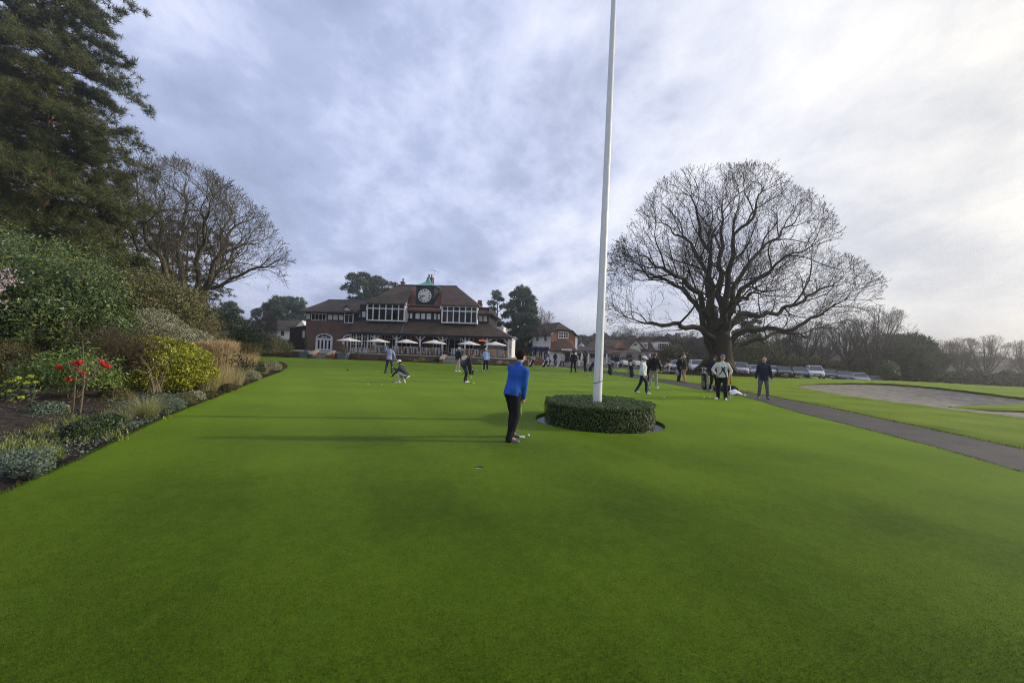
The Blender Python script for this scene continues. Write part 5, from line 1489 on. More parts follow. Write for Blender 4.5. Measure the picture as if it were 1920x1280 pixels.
def stroke(m, a, b_, w_, ang, r0, yf):
    """bar from a to b in a numeral's own frame (x across, y outward), turned to its hour"""
    d = (Vector(b_) - Vector(a)).normalized(); nrm = Vector((-d.y, d.x)) * w_ / 2
    pts = []
    for p in (Vector(a) + nrm, Vector(b_) + nrm, Vector(b_) - nrm, Vector(a) - nrm):
        rr_ = r0 + p.y; tx = p.x
        pts.append((ccx + rr_ * math.sin(ang) + tx * math.cos(ang), yf, ccz + rr_ * math.cos(ang) - tx * math.sin(ang)))
    m.prism(pts, (0, .02, 0))


roman = ['XII', 'I', 'II', 'III', 'IIII', 'V', 'VI', 'VII', 'VIII', 'IX', 'X', 'XI']
hN = cr * .25
for k, t in enumerate(roman):
    wd_ = {'I': .055 * cr, 'V': .12 * cr, 'X': .12 * cr}; tot = sum(wd_[c] for c in t); x = -tot / 2
    for c in t:
        wc = wd_[c]; m_ = x + wc / 2
        if c == 'I': stroke(mb, (m_, -hN / 2), (m_, hN / 2),   .046 * cr, k * math.pi / 6, cr * .76, 1.075)
        if c == 'V': stroke(mb, (m_ - wc * .32, hN / 2), (m_, -hN / 2), .05 * cr, k * math.pi / 6, cr * .76, 1.075); stroke(mb, (m_ + wc * .32, hN / 2), (m_, -hN / 2), .03 * cr, k * math.pi / 6, cr * .76, 1.072)
        if c == 'X': stroke(mb, (m_ - wc * .32, hN / 2), (m_ + wc * .32, -hN / 2), .05 * cr, k * math.pi / 6, cr * .76, 1.075); stroke(mb, (m_ + wc * .32, hN / 2), (m_ - wc * .32, -hN / 2), .03 * cr, k * math.pi / 6, cr * .76, 1.072)
        x += wc
mb.build('numerals', M_BLACK, tur)
for nm, ang, ln, w0 in (('hour_hand', rad(-100), .46, .085), ('minute_hand', rad(258 - 360), .74, .055)):
    ang = rad(260) if nm == 'hour_hand' else rad(247)
    mb = MB(); stroke(mb, (0, -.12 * cr), (0, ln * cr), w0 * cr, ang, 0, 1.05 if nm == 'hour_hand' else 1.02); stroke(mb, (0, ln * cr * .45), (0, ln * cr * .85), w0 * cr * 1.9, ang, 0, 1.047 if nm == 'hour_hand' else 1.017); mb.build(nm, M_BLACK, tur)
# chimneys and aerial


def chimney(px0, px1, py0, py1, dl, pots, mat=M_BRICK):
    X0, X1, Z0, Z1 = HF.rect(px0, py0, px1, py1, dl); d = X1 - X0
    f = part('chimney', club, mat, lambda m: (m.box(X0, X1, dl, dl + max(.5, d), Z0 - 1.2, Z1), m.box(X0 - .06, X1 + .06, dl - .06, dl + max(.5, d) + .06, Z1 - .22, Z1 - .1)))
    for k in range(pots):
        x = X0 + d * (k + .5) / pots
        part('chimney_pot', f, M_BRICK2, lambda m: m.lathe([(.13, Z1), (.10, Z1 + .2), (.13, Z1 + .42), (.14, Z1 + .46)], (x, dl + .3, 0), 10))


chimney(751.2, 757.4, 527.5, 534, 6, 1); chimney(801, 810.6, 519.5, 534, 7.5, 2); chimney(894.7, 903, 568, 576, 7, 3)
q0 = h(813.5, 521, 8)
part('aerial', club, M_LEAD, lambda m: (m.tube([(q0.x, 8, q0.z - 1), (q0.x, 8, q0.z + 1.15)], .035, 6), m.tube([(q0.x - .55, 8, q0.z + 1.3), (q0.x + .75, 8, q0.z + 0.9)], .03, 5), *[m.tube([(q0.x - .45 + .26 * k, 7.75, q0.z + 1.27 - .08 * k), (q0.x - .45 + .26 * k, 8.25, q0.z + 1.27 - .08 * k)], .02, 4) for k in range(5)]))

# dark boarded annex at the left
an = thing('timber_annex', 'low dark-stained timber annex against the left end of the clubhouse', 'annex', HF.o + HF.R @ Vector((XL, 2.5, 0)), rad(-5))
o_ = Vector((XL, 2.5, 0)); a0 = h(543.5, 614.5, 2.5) - o_; a1 = h(552, 615, 2.5) - o_; a2 = h(572, 609, 2.5) - o_
part('wall', an, M_WEATHER, lambda m: (m.prism([(a0.x, 0, zb0 - .6), (-.02, 0, zb0 - .6), (-.02, 0, a2.z), (a1.x, 0, a1.z), (a0.x, 0, a0.z)], (0, 7, 0))))
part('roof', an, M_TILE, lambda m: m.prism([(a0.x - .2, -.25, a0.z + .0), (a1.x, -.25, a1.z + .0), (-.02, -.25, a2.z + .02), (-.02, -.25, a2.z + .16), (a1.x, -.25, a1.z + .14), (a0.x - .25, -.25, a0.z + .12)], (0, 7.4, 0)))
b0 = h(567.8, 620, 2.5) - o_; b1 = h(571.6, 633, 2.5) - o_
part('shutter', an, M_WHITE, lambda m: m.box(b0.x, b1.x, -.06, .02, b1.z, b0.z))

# white cottage behind
CF = Frame(P(535, 640, 76), rad(4)); CF.o.z = 0; CF = Frame(CF.o, rad(4))
ct = thing('white_cottage', 'small white cottage with a dark tiled roof beyond the left end of the clubhouse', 'cottage', CF.o, rad(4))
X0, X1, Z0, Z1 = CF.rect(519, 619, 544, 640, 0)
part('wall', ct, M_RENDER, lambda m: m.box(X0, X1 + 3, 0, 7, 0, Z1))
r0, r1, r2, r3 = CF.h(517.5, 619.5, -.4), CF.h(566, 618, -.4), CF.h(566, 600.5, 3.5), CF.h(521, 601.5, 3.5)
part('roof', ct, M_TILE, lambda m: m.prism([r0, r1, r2, r3], (0, .1, .12)))
X0, X1, Z0, Z1 = CF.rect(527.3, 620.3, 532.6, 629, 0); window(ct, X0, X1, Z0, Z1, -.01, 2, [.33, .66], .07, frame=M_TIMBER)
g0, g1, g2 = CF.h(551, 615.5, -1.2), CF.h(574, 615.5, -1.2), CF.h(566.5, 601, -1.2)
part('gable', ct, M_RENDER, lambda m: m.prism([g0, g1, g2], (0, 4, 0)))

# ---------------------------------------------------------------- terrace: paving, retaining wall, steps
ty = -8.4
xt0, xt1 = h(470, 660, ty).x, h(985, 675, ty).x
ter = MB(); ter.M = Matrix.Translation(HO) @ Matrix.Rotation(rad(-5), 4, 'Z')
ter.box(xt0, xt1 - .02, ty + .3, 12, -.3, TZ - .01)
tag(ter.build('terrace', M_PAVE), kind='structure')
wall = thing('retaining_wall', 'long low brick wall holding up the clubhouse terrace', 'wall', HF.o + HF.R @ Vector((0, ty, 0)), rad(-5))
s1a, s1b = h(598.5, 665, ty).x, h(622.5, 665, ty).x; s2a, s2b = h(837, 670, ty).x, h(869, 670, ty).x
part('brickwork', wall, M_BRICK, lambda m: [m.box(a, b_, 0, .35, -.3, TZ - .06) for a, b_ in ((xt0, s1a), (s1b, s2a), (s2b, xt1))] + [m.box(xt1, xt1 + .3, 0, 9, -.3, TZ - .06)])
part('coping', wall, M_STONE, lambda m: [m.box(a, b_, -.05, .4, TZ - .06, TZ + .02) for a, b_ in ((xt0, s1a), (s1b, s2a), (s2b, xt1))])


def steps(a, b_, label):
    st = thing('garden_steps', label, 'steps', HF.o + HF.R @ Vector(((a + b_) / 2, ty, 0)), rad(-5), 'flights of steps up to the terrace')
    w_ = (b_ - a) / 2
    for k in range(4):
        part('step', st, M_STONE if k % 2 else M_PAVE, lambda m: m.box(-w_ + .02, w_ - .02, -1.15 + .32 * k, .36, -.1 if k == 0 else TZ * k / 4 - .002, TZ * (k + 1) / 4 - .004))
    for s in (-1, 1):
        x0, x1 = sorted((s * w_, s * (w_ + .42)))
        pr = part('pier', st, M_BRICK2, lambda m: m.prism([(x0, -1.3, -.2), (x0, -1.3, TZ * .55), (x0, -.06, TZ + .12), (x0, -.06, -.2)], (x1 - x0, 0, 0)))
        part('pier_cap', pr, M_STONE, lambda m: m.prism([(x0 - .04, -1.36, TZ * .55), (x0 - .04, -1.36, TZ * .55 + .09), (x0 - .04, -.07, TZ + .22), (x0 - .04, -.07, TZ + .13)], (x1 - x0 + .08, 0, 0)))


steps(s1a, s1b, 'brick-sided garden steps leading to the arched white doors')
steps(s2a, s2b, 'garden steps in the middle of the terrace wall, below the veranda')

# dark green screen fence left of the annex
f0, f1 = h(466, 655, -1), h(545, 655, -1)
fe = thing('screen_fence', 'dark green screen fence standing on the wall left of the annex', 'fence', HF.o + HF.R @ Vector((f0.x, -1, TZ)), rad(-5))
part('mesh_panel', fe, M_DARKGREEN, lambda m: m.box(0, f1.x - f0.x, 0, .05, 0, 1.25))
for k in range(5): part('post', fe, M_TIMBER, lambda m: m.box((f1.x - f0.x) * k / 4.2 - .04, (f1.x - f0.x) * k / 4.2 + .04, -.05, -.002, 0, 1.36))

# parasols
proto = thing('parasol', '', 'parasol', (0, 0, 0), 0, 'cream parasols along the terrace')
part('base', proto, M_STONE, lambda m: m.lathe([(.3, 0), (.3, .07), (.06, .1)], sides=16))
part('pole', proto, M_WOOD, lambda m: m.tube([(0, 0, .08), (0, 0, 2.62)], .028, 8))
ns = 8; ring = lambda r_, z, sag=0: [(r_ * math.cos(2 * math.pi * (k + .5) / ns), r_ * math.sin(2 * math.pi * (k + .5) / ns), z) for k in range(ns)]
part('canopy', proto, M_CANVAS, lambda m: m.loft([ring(1.42, 1.98), ring(1.44, 2.10), ring(.75, 2.37), ring(.06, 2.64), ring(.05, 2.60), ring(.74, 2.34), ring(1.42, 2.07)], caps=False))
part('finial', proto, M_WOOD, lambda m: m.lathe([(.03, 2.63), (.05, 2.68), (.01, 2.76)], sides=8))
for k in range(8):
    a = 2 * math.pi * (k + .5) / 8; part('rib', proto, M_WOOD, lambda m: m.tube([(0.04 * math.cos(a), .04 * math.sin(a), 2.56), (1.38 * math.cos(a), 1.38 * math.sin(a), 2.05)], .012, 4))
labs = ['leftmost parasol, over the second arched door', 'parasol in front of the sunroom right end', 'third parasol from the left, directly behind the crouching golfer', 'fourth parasol from the left, in front of the veranda below the clock', 'parasol beside the middle steps, behind the man in beige trousers', 'rightmost parasol, at the end of the veranda']
PAR = []
for k, ((px_, py_), lab) in enumerate(zip(((654.3, 632.7), (709.3, 634.2), (762.3, 635.6), (814.3, 636.8), (880, 639), (928.6, 640)), labs)):
    q = h(px_, py_, -5.2 + (0.6 if k == 5 else 0)); w_ = HF.o + HF.R @ Vector((q.x, q.y, TZ))
    s = (q.z - TZ) / 2.66
    PAR.append((q.x, q.y))
    if k == 0: proto.location = w_; proto['label'] = lab; proto.scale = (.98, .98, s)
    else: dup(proto, w_, k * .2, lab, None, (.98, .98, s))

# terrace tables and chairs
tp_ = thing('garden_table', '', 'table', (0, 0, 0), 0, 'teak tables on the terrace')
part('tabletop', tp_, M_WOOD, lambda m: m.lathe([(.6, .70), (.62, .72), (.6, .745)], sides=20))
for k in range(4):
    a = math.pi / 4 + k * math.pi / 2; part('leg', tp_, M_WOOD, lambda m: m.box(.42 * math.cos(a) - .03, .42 * math.cos(a) + .03, .42 * math.sin(a) - .03, .42 * math.sin(a) + .03, 0, .70))
cp_ = thing('garden_chair', '', 'chair', (0, 0, 0), 0, 'teak chairs on the terrace')
part('seat', cp_, M_WOOD, lambda m: [m.box(-.26, .26, -.24 + .1 * k, -.16 + .1 * k, .42, .45) for k in range(5)])
part('backrest', cp_, M_WOOD, lambda m: [m.box(-.27, .27, .235, .275, .88, .96)] + [m.box(-.24 + .1 * k, -.19 + .1 * k, .24, .27, .46, .88) for k in range(5)])
for sx in (-1, 1):
    for sy in (-1, 1): part('leg', cp_, M_WOOD, lambda m: m.box(sx * .27 - .025, sx * .27 + .025, sy * .245 - .025, sy * .245 + .025, 0, .42 if sy > 0 else .64))
    part('armrest', cp_, M_WOOD, lambda m: m.box(sx * .27 - .035, sx * .27 + .035, -.27, .22, .64, .67))
first_t = first_c = True
nth = ['leftmost', 'second', 'third', 'fourth', 'fifth', 'last']
pos_ = ['under the leftmost parasol', 'under the parasol by the sunroom', 'under the third parasol', 'under the fourth parasol', 'under the parasol beside the middle steps', 'under the rightmost parasol']
for k, (x, y) in enumerate(PAR):
    c_ = Vector((x + .0, y - .15, TZ)); lab = 'round teak table ' + pos_[k]
    lw = HF.o + HF.R @ (c_ + Vector((0, .62, 0)))
    if first_t: tp_.location = lw; tp_['label'] = lab; first_t = False
    else: dup(tp_, lw, 0, lab)
    for j, (dx, dy, r_, side) in enumerate(((-1.15, .4, 1.4, 'left of the table'), (1.15, .5, -1.4, 'right of the table'), (-.3, -.75, 2.9, 'on the lawn side'))):
        lw = HF.o + HF.R @ (c_ + Vector((dx, dy + .3, 0))); lab = 'teak chair %s %s' % (side, pos_[k])
        if first_c: cp_.location = lw; cp_.rotation_euler = (0, 0, r_); cp_['label'] = lab; first_c = False
        else: dup(cp_, lw, r_ + .2 * k, lab)
# heater glowing under the veranda
he = thing('patio_heater', 'glowing orange heater hung below the right end of the veranda roof', 'heater', HF.o + HF.R @ h(904.5, 638, -1.5))
M_HEAT, nt, b = new_mat('heater element'); b.inputs['Emission Color'].default_value = (1, .18, .03, 1); b.inputs['Emission Strength'].default_value = 1.3; b.inputs['Base Color'].default_value = (.4, .05, .02, 1)
part('element', he, M_HEAT, lambda m: m.box(-.45, .45, -.03, .03, -.06, .03)); part('housing', he, M_LEAD, lambda m: (m.box(-.5, .5, -.06, .08, .032, .10), m.tube([(0, 0, .1), (0, 0, 1.0)], .02, 5)))
# planters and wall-foot shrubs
for px_, py_, lab, m_, hh, rr in ((573, 671, 'grey planter with a spindly clipped conifer by the annex', M_YEW, 1.9, .22), (643.5, 671.5, 'grey planter of trailing greenery right of the left steps', M_OLIVE, 1.0, .55)):
    q = h(px_, py_, ty - .75); w_ = HF.o + HF.R @ Vector((q.x, ty - .75, 0))
    pl = thing('planter', lab, 'planter', w_)
    part('pot', pl, M_LEAD, lambda m: m.loft([[(sx * r_, sy * r_, z) for sx, sy in ((-1, -1), (1, -1), (1, 1), (-1, 1))] for r_, z in ((.42, 0), (.5, .62), (.54, .63), (.54, .7), (.44, .7), (.44, .6))]))
    p, d = blob_points((0, 0, .65 + hh * .5), (rr, rr, hh * .55), 900, rng, 2.0, .3, .5, 3, -1); V, F_ = leaf_quads(p, d, .09, .05, rng); np_obj('plant', V, F_, m_, pl)
first = True
WALLS = [(791, 'lime-green ball shrub at the foot of the terrace wall', M_GOLD, .38, .5), (766, 'straggly shrub at the wall foot below the third parasol', M_OLIVE, .4, .35), (900, 'pale rounded shrub at the wall foot, left of the man in light blue', M_SILVER, .42, .5), (669, 'bright green shrub on the wall face right of the left planter', M_OLIVE, .42, .9), (716, 'tufty shrub at the wall foot behind the man with a raised arm', M_BRONZE, .4, .4), (824, 'dark climbing shrub beside the middle steps', M_YEW, .7, .75), (937, 'grassy plant at the wall foot near the right end', M_STRAW, .4, .5), (949, 'last rounded shrub at the right end of the wall', M_SILVER, .38, .45), (540, 'low shrub at the wall foot below the green screen fence', M_BRONZE, .4, .35), (500, 'wide dark shrub at the left end of the brick wall', M_YEW, 1.1, .8), (780, 'brown tuft at the wall foot next to the lime-green ball', M_STRAW, .3, .28), (740, 'low greyish tuft at the foot of the wall below the veranda left end', M_SILVER, .34, .25)]
for px_, lab, m_, r_, hz in WALLS:
    q = h(px_, 672, ty - .5); w_ = HF.o + HF.R @ Vector((q.x, ty - .5, 0))
    shrub('border_shrub', lab, 'shrub', w_, [((0, 0, hz * .4), (r_, r_ * .8, hz * .62))], 700, .10, .05, m_, rng, .25, 2.5, .5)
bedw = MB(); bedw.M = Matrix.Translation(HO) @ Matrix.Rotation(rad(-5), 4, 'Z'); bedw.box(xt0, s1a - .5, ty - 1.0, ty + .1, -.2, .03); bedw.box(s1b + .5, s2a - .5, ty - 1.0, ty + .1, -.2, .03); bedw.box(s2b + .5, xt1, ty - 1.0, ty + .1, -.2, .03)
tag(bedw.build('wall_bed', M_SOIL), kind='structure')

# ================================================================ the shop with the brick gable
SO = P(1040, 660, 66); SO.z = 0.05
SF = Frame(SO, rad(0)); s_ = SF.h
shop = thing('shop', 'white shop with an orange brick gable and dark tiled roof right of the clubhouse', 'shop', SO, 0)
# plan: near corner K, left wall runs back to L, front runs to R
K = s_(1031.8, 660, 0); R_ = s_(1077.6, 660, 1.5); L_ = s_(998, 660, 5.0)
K.z = R_.z = L_.z = 0
ez = s_(1032, 627, 0).z; gz_ = s_(1050, 619, .5).z; az = s_(1049.7, 603.8, 2).z
fd = (R_ - K); fdn = fd.normalized(); bk = Vector((-fdn.y, fdn.x, 0))
ld = (L_ - K)
part('wall', shop, M_RENDER, lambda m: m.prism([K, R_, R_ + ld, L_], (0, 0, ez)))
part('brick_gable', shop, M_BRICK2, lambda m: m.prism([K - bk * .03 + Vector((0, 0, 2.0)), R_ - bk * .03 + Vector((0, 0, 2.0)), R_ - bk * .03 + Vector((0, 0, ez - .1)), K + fd * .78 - bk * .03 + Vector((0, 0, gz_)), K + fd * .2 - bk * .03 + Vector((0, 0, gz_)), K - bk * .03 + Vector((0, 0, ez - .1))], bk * .02))
part('corner_trim', shop, M_WHITE, lambda m: (m.prism([R_ - bk * .06, R_ + fdn * .42 - bk * .06, R_ + fdn * .42 + bk * .4, R_ + bk * .4], (0, 0, ez - .1))))
mid = K + fd * .5
ap = mid + Vector((0, 0, az)) + bk * 1.6; apb = ap + ld * .95 + Vector((0, 0, -.1))
Ke, Re = K - fdn * .45 - bk * .35 + Vector((0, 0, ez - .25)), R_ + fdn * .6 - bk * .35 + Vector((0, 0, ez - .35))
hA, hB = K + fd * .17 - bk * .35 + Vector((0, 0, gz_ + .05)), K + fd * .85 - bk * .35 + Vector((0, 0, gz_ + .0))
part('roof', shop, M_TILE3, lambda m: (m.poly([hA, hB, ap]), m.poly([Ke, hA, ap, apb, Ke + ld * 1.02]), m.poly([Re, Re + ld, apb, ap, hB]), m.prism([Ke, Ke + ld, Ke + ld + Vector((0, 0, .12)), Ke + Vector((0, 0, .12))], fdn * .1)))
part('roof_soffit', shop, M_TIMBER, lambda m: m.prism([Ke, hA, hB, Re, Re + Vector((0, 0, .1)), hB + Vector((0, 0, .12)), hA + Vector((0, 0, .12)), Ke + Vector((0, 0, .1))], bk * .12))


def plane_window(root, a, u, nrm, w_, z0, z1, cols, rows, frame=M_WHITE):
    """window in an upright plane: a = lower left corner on the wall, u along it, nrm outwards"""
    mb = MB(); mb.M = Matrix(((u.x, -nrm.x, 0, a.x), (u.y, -nrm.y, 0, a.y), (0, 0, 1, 0), (0, 0, 0, 1)))
    fw = .10
    mb.box(0, fw, -.08, .02, z0, z1); mb.box(w_ - fw, w_, -.08, .02, z0, z1); mb.box(fw, w_ - fw, -.078, .02, z0, z0 + fw); mb.box(fw, w_ - fw, -.078, .02, z1 - fw, z1)
    for k in range(1, cols): mb.box(w_ * k / cols - .035, w_ * k / cols + .035, -.07, .02, z0 + fw, z1 - fw)
    for r_ in rows: mb.box(fw, w_ - fw, -.066, .02, z0 + (z1 - z0) * r_ - .035, z0 + (z1 - z0) * r_ + .035)
    f = mb.build('window', frame, root)
    g_ = MB(); g_.M = mb.M.copy(); g_.box(fw * .5, w_ - fw * .5, -.02, .004, z0 + fw * .5, z1 - fw * .5); g_.build('pane', M_GLASS, f)
    return f


wl = fd.length * .40
plane_window(shop, K + fd * .30 - bk * .04, fdn, -bk, wl, s_(1050, 634, .5).z, s_(1050, 622, .5).z, 4, [.5])
ldn = ld.normalized(); ln_ = Vector((-ldn.y, ldn.x, 0)); ln_ = ln_ if ln_.y < 0 else -ln_
awn = MB()
for k, (u0, u1) in enumerate(((.14, .36), (.58, .80))):
    a = K + ld * u1
    plane_window(shop, a + ln_ * .02, -ldn, ln_, ld.length * (u1 - u0), ez - 1.15, ez - .02, 3, [.6])
    t0, t1 = K + ld * (u0 - .06) + ln_ * .35, K + ld * (u1 + .06) + ln_ * .35; tm = (t0 + t1) / 2
    part('gablet', shop, M_TILE3, lambda m: (m.poly([t0 + Vector((0, 0, ez - .02)), t1 + Vector((0, 0, ez - .02)), tm + Vector((0, 0, ez + 1.25)), ]), m.poly([t0 + Vector((0, 0, ez - .02)), tm + Vector((0, 0, ez + 1.25)), tm - ln_ * 2.2 + Vector((0, 0, ez + 1.25))]), m.poly([t1 + Vector((0, 0, ez - .02)), tm - ln_ * 2.2 + Vector((0, 0, ez + 1.25)), tm + Vector((0, 0, ez + 1.25))])))
for k, (u0, u1) in enumerate(((.08, .32), (.38, .60), (.68, .94))):
    a, b_ = K + ld * u0 + ln_ * .03, K + ld * u1 + ln_ * .03; z1_, z0_ = s_(1012, 650, 3).z, s_(1012, 657, 3).z
    part('awning', shop, M_NAVY, lambda m: (m.poly([a + Vector((0, 0, z1_)), b_ + Vector((0, 0, z1_)), b_ + ln_ * .9 + Vector((0, 0, z0_)), a + ln_ * .9 + Vector((0, 0, z0_))]), m.poly([a + ln_ * .9 + Vector((0, 0, z0_)), b_ + ln_ * .9 + Vector((0, 0, z0_)), b_ + ln_ * .9 + Vector((0, 0, z0_ - .16)), a + ln_ * .9 + Vector((0, 0, z0_ - .16))]), m.poly([a + Vector((0, 0, z1_)), a + ln_ * .9 + Vector((0, 0, z0_)), a + Vector((0, 0, z0_))]), m.poly([b_ + Vector((0, 0, z1_)), b_ + ln_ * .9 + Vector((0, 0, z0_)), b_ + Vector((0, 0, z0_))])))
    plane_window(shop, K + ld * u1 + ln_ * .02, -ldn, ln_, ld.length * (u1 - u0) * .9, .2, z0_ - .05, 2, [])
# projecting entrance with hipped lean-to roof
e0, e1 = s_(1027, 656.5, -2.5), s_(1085, 656.5, -2.0); zl = e0.z
q0, q1 = s_(1047.5, 636, .2), s_(1061, 636.5, .4)
part('entrance_wall', shop, M_RENDER, lambda m: m.prism([(e0.x + .4, -2.1, 0), (e1.x - .9, -1.7, 0), (e1.x - .9, 1.8, 0), (e0.x + .4, .3, 0)], (0, 0, zl)))
part('entrance_roof', shop, M_TILE3, lambda m: (m.poly([(e0.x, -2.5, zl - .05), (e1.x, -2.1, zl - .05), q1, q0]), m.poly([(e0.x, -2.5, zl - .05), q0, (e0.x + .8, .8, zl - .05)]), m.poly([(e1.x, -2.1, zl - .05), (e1.x, 2.0, zl - .05), q1]), m.prism([(e0.x, -2.5, zl - .06), (e1.x, -2.1, zl - .06), (e1.x, 2, zl - .06), (e0.x + .8, .8, zl - .06)], (0, 0, -.1))))
d0, d1 = s_(1053, 657, -2.2), s_(1072, 654, -2.2)
part('lintel', shop, M_WHITE, lambda m: m.box(d0.x, d1.x, -2.45, -1.9, d0.z, d1.z))
d0, d1 = s_(1054.5, 660, -2.1), s_(1068, 677, -2.1)
part('doorway', shop, M_TIMBER, lambda m: m.box(d0.x, d1.x, -2.16, -1.95, .05, d0.z)); part('door', shop, M_WOOD, lambda m: m.box(d0.x + .1, d0.x + .45, -2.20, -2.162, .1, d0.z - .1))

# ================================================================ long low tea room: colonnade, awnings, roofs to either side of the flagpole
LO = P(1150, 670, 70); LO.z = 0.0
LF = Frame(LO, rad(3)); l_ = LF.h
low = thing('tea_room', 'long low white building with brown roofs and navy awnings behind the flagpole', 'building', LO, rad(3))
wz = l_(1140, 662, 0).z; xa, xb = l_(1084, 665, 0).x, l_(1207, 665, 0).x
part('wall', low, M_RENDER, lambda m: m.box(xa, xb, 0, 6, 0, wz))
part('roof', low, M_TILE3, lambda m: (m.poly([(xa - .5, -1.2, wz - .1), (xb + .4, -1.2, wz - .1), (xb - .8, 2.5, l_(1150, 653, 2.5).z), (xa + .8, 2.5, l_(1150, 651, 2.5).z)]), m.prism([(xa - .5, -1.2, wz - .12), (xb + .4, -1.2, wz - .12), (xb + .4, 6, wz - .12), (xa - .5, 6, wz - .12)], (0, 0, -.1))))
r0, r1, r2, r3 = l_(1098, 654, 3), l_(1172, 655, 3), l_(1164, 641.5, 6), l_(1110, 639, 6)
part('roof', low, M_TILE, lambda m: (m.prism([r0, r1, r2, r3], (0, .2, -.05)), m.poly([r1, (r1.x, 9, r1.z), r2]), m.poly([r0, r3, (r0.x, 9, r0.z)])))
g0, g1, g2 = l_(1157, 653.5, 1.5), l_(1177, 653.5, 1.5), l_(1167, 641.5, 1.5)
part('brick_gable', low, M_BRICK2, lambda m: m.prism([g0, g1, g2], (0, 3, 0)))
for x0, x1, y0, y1 in ((1082, 1090, 660, 664.5), (1092.5, 1102.5, 660, 664.5), (1105, 1117, 660, 665), (1129, 1141, 660.5, 666), (1179, 1205.5, 664.5, 669.3)):
    a, b_, c0, d0_ = LF.rect(x0, y0, x1, y1, -.9); part('awning', low, M_NAVY, lambda m: (m.prism([(a, -1.0, c0), (b_, -1.0, c0), (b_, -.02, d0_ + .25), (a, -.02, d0_ + .25)], (0, .04, .05)), m.box(a, b_, -1.02, -.98, c0 - .2, c0)))
for x0, x1, y0, y1, c in ((1106, 1116, 664.5, 672, 2), (1083.5, 1089, 665, 676, 1), (1143.5, 1150, 665, 672, 2), (1152, 1160, 665.5, 673, 2), (1181, 1203, 670, 678, 4)):
    a, b_, c0, d0_ = LF.rect(x0, y0, x1, y1, 0); window(low, a, b_, c0, d0_, -.01, c, [], .1)
for x in (1091, 1103.5, 1118, 1137.5):
    q = l_(x, 665, -1.1); part('post', low, M_WHITE, lambda m: m.box(q.x - .12, q.x + .12, -1.2, -.96, 0, wz - .13))
q = l_(1090, 652.5, 3); rr = (l_(1097, 650, 3).x - l_(1083, 650, 3).x) / 2
part('glass_dome', low, pmat('dome glass', (.16, .21, .28), (.3, .35, .4), 3, .15, .6), lambda m: m.lathe([(rr, -.6), (rr, 0), (rr * .92, rr * .45), (rr * .7, rr * .85), (rr * .35, rr * 1.1), (.03, rr * 1.2), (.02, rr * 1.9)], q, 16))
q = l_(1117, 637, 7); part('chimney', low, M_BRICK, lambda m: m.box(q.x - .5, q.x + .5, 6.6, 7.6, q.z - 2, q.z + 1.0))

# ================================================================ pavilion with the cream gable
PO = P(1210, 670, 80); PO.z = 0.0
PF = Frame(PO, rad(2)); p_ = PF.h
pav = thing('pavilion', 'long brown-roofed pavilion with a cream gable, round window and small cupola', 'pavilion', PO, rad(2))
xa, xb = p_(1172, 665, 0).x, p_(1262, 665, 0).x; wz = p_(1215, 661, 0).z
part('wall', pav, M_CREAM, lambda m: m.box(xa, xb, 0, 8, 0, wz))
r0, r1, r2, r3 = p_(1128, 661, -.5), p_(1264, 664, -.5), p_(1258, 641, 4.5), p_(1133, 635, 4.5)
r1.z = r0.z; r3.z = r2.z = (r2.z + r3.z) / 2
part('roof', pav, M_TILE3, lambda m: (m.prism([r0, r1, r2, r3], (0, .15, -.05)), m.poly([r1, (r1.x, 10, r1.z), r2]), m.poly([r2, r3, (r0.x, 10, r0.z), (r1.x, 10, r1.z)])))
g0, g1, g2 = p_(1178, 653.3, -1.4), p_(1207, 653.8, -1.4), p_(1192.6, 637.5, -1.4); g1.z = g0.z
part('gable', pav, M_CREAM, lambda m: (m.prism([g0, g1, g2], (0, 5, 0)), m.box(g0.x + .5, g1.x - .5, -1.35, 2, g0.z - 1.6, g0.z - .005)))
part('gable_roof', pav, M_TILE3, lambda m: (m.prism([g2 + Vector((0, -.2, .25)), g1 + Vector((.35, -.2, .0)), g1 + Vector((.15, -.2, -.02)), g2 + Vector((0, -.2, .04))], (0, 5.2, 0)), m.prism([g2 + Vector((0, -.2, .25)), g0 + Vector((-.35, -.2, .0)), g0 + Vector((-.15, -.2, -.02)), g2 + Vector((0, -.2, .04))], (0, 5.2, 0))))
q = p_(1191.3, 645.8, -1.4); part('round_window', pav, M_GLASS, lambda m: m.loft([[(q.x + .22 * math.cos(a), y, q.z + .22 * math.sin(a)) for a in [2 * math.pi * k / 16 for k in range(16)]] for y in (-1.44, -1.36)]))
a, b_, c0, d0_ = PF.rect(1206.5, 643.5, 1215, 651.5, .3); part('dormer', pav, M_RENDER, lambda m: m.box(a, b_, .35, 3, c0 - .2, d0_ + .1)); window(pav, a + .05, b_ - .05, c0, d0_, .34, 3, [.5], .1)
a, b_, c0, d0_ = PF.rect(1233, 643, 1253.5, 656, .1); part('dormer', pav, M_RENDER, lambda m: m.box(a, b_, .15, 4, c0 - .1, d0_ + .15)); window(pav, a + .04, b_ - .04, c0, d0_, .14, 6, [], .1)
a, b_, c0, d0_ = PF.rect(1216, 662, 1232, 672, 0); window(pav, a, b_, max(c0, .3), d0_, -.01, 4, [.6], .09)
for x, y in ((1185, 633.5), (1212.5, 636)): q = p_(x, y, 5); part('chimney', pav, M_BRICK, lambda m: (m.box(q.x - .55, q.x + .55, 4.6, 5.6, q.z - 2, q.z + .6), m.box(q.x - .62, q.x + .62, 4.53, 5.67, q.z + .35, q.z + .48)))
q = p_(1269.5, 659, -1); rr = (p_(1278, 659, -1).x - p_(1261, 659, -1).x) / 2
cup = part('cupola', pav, M_WHITE, lambda m: m.lathe([(rr * .8, -q.z), (rr * .8, 0)], q, 8, smooth=False))
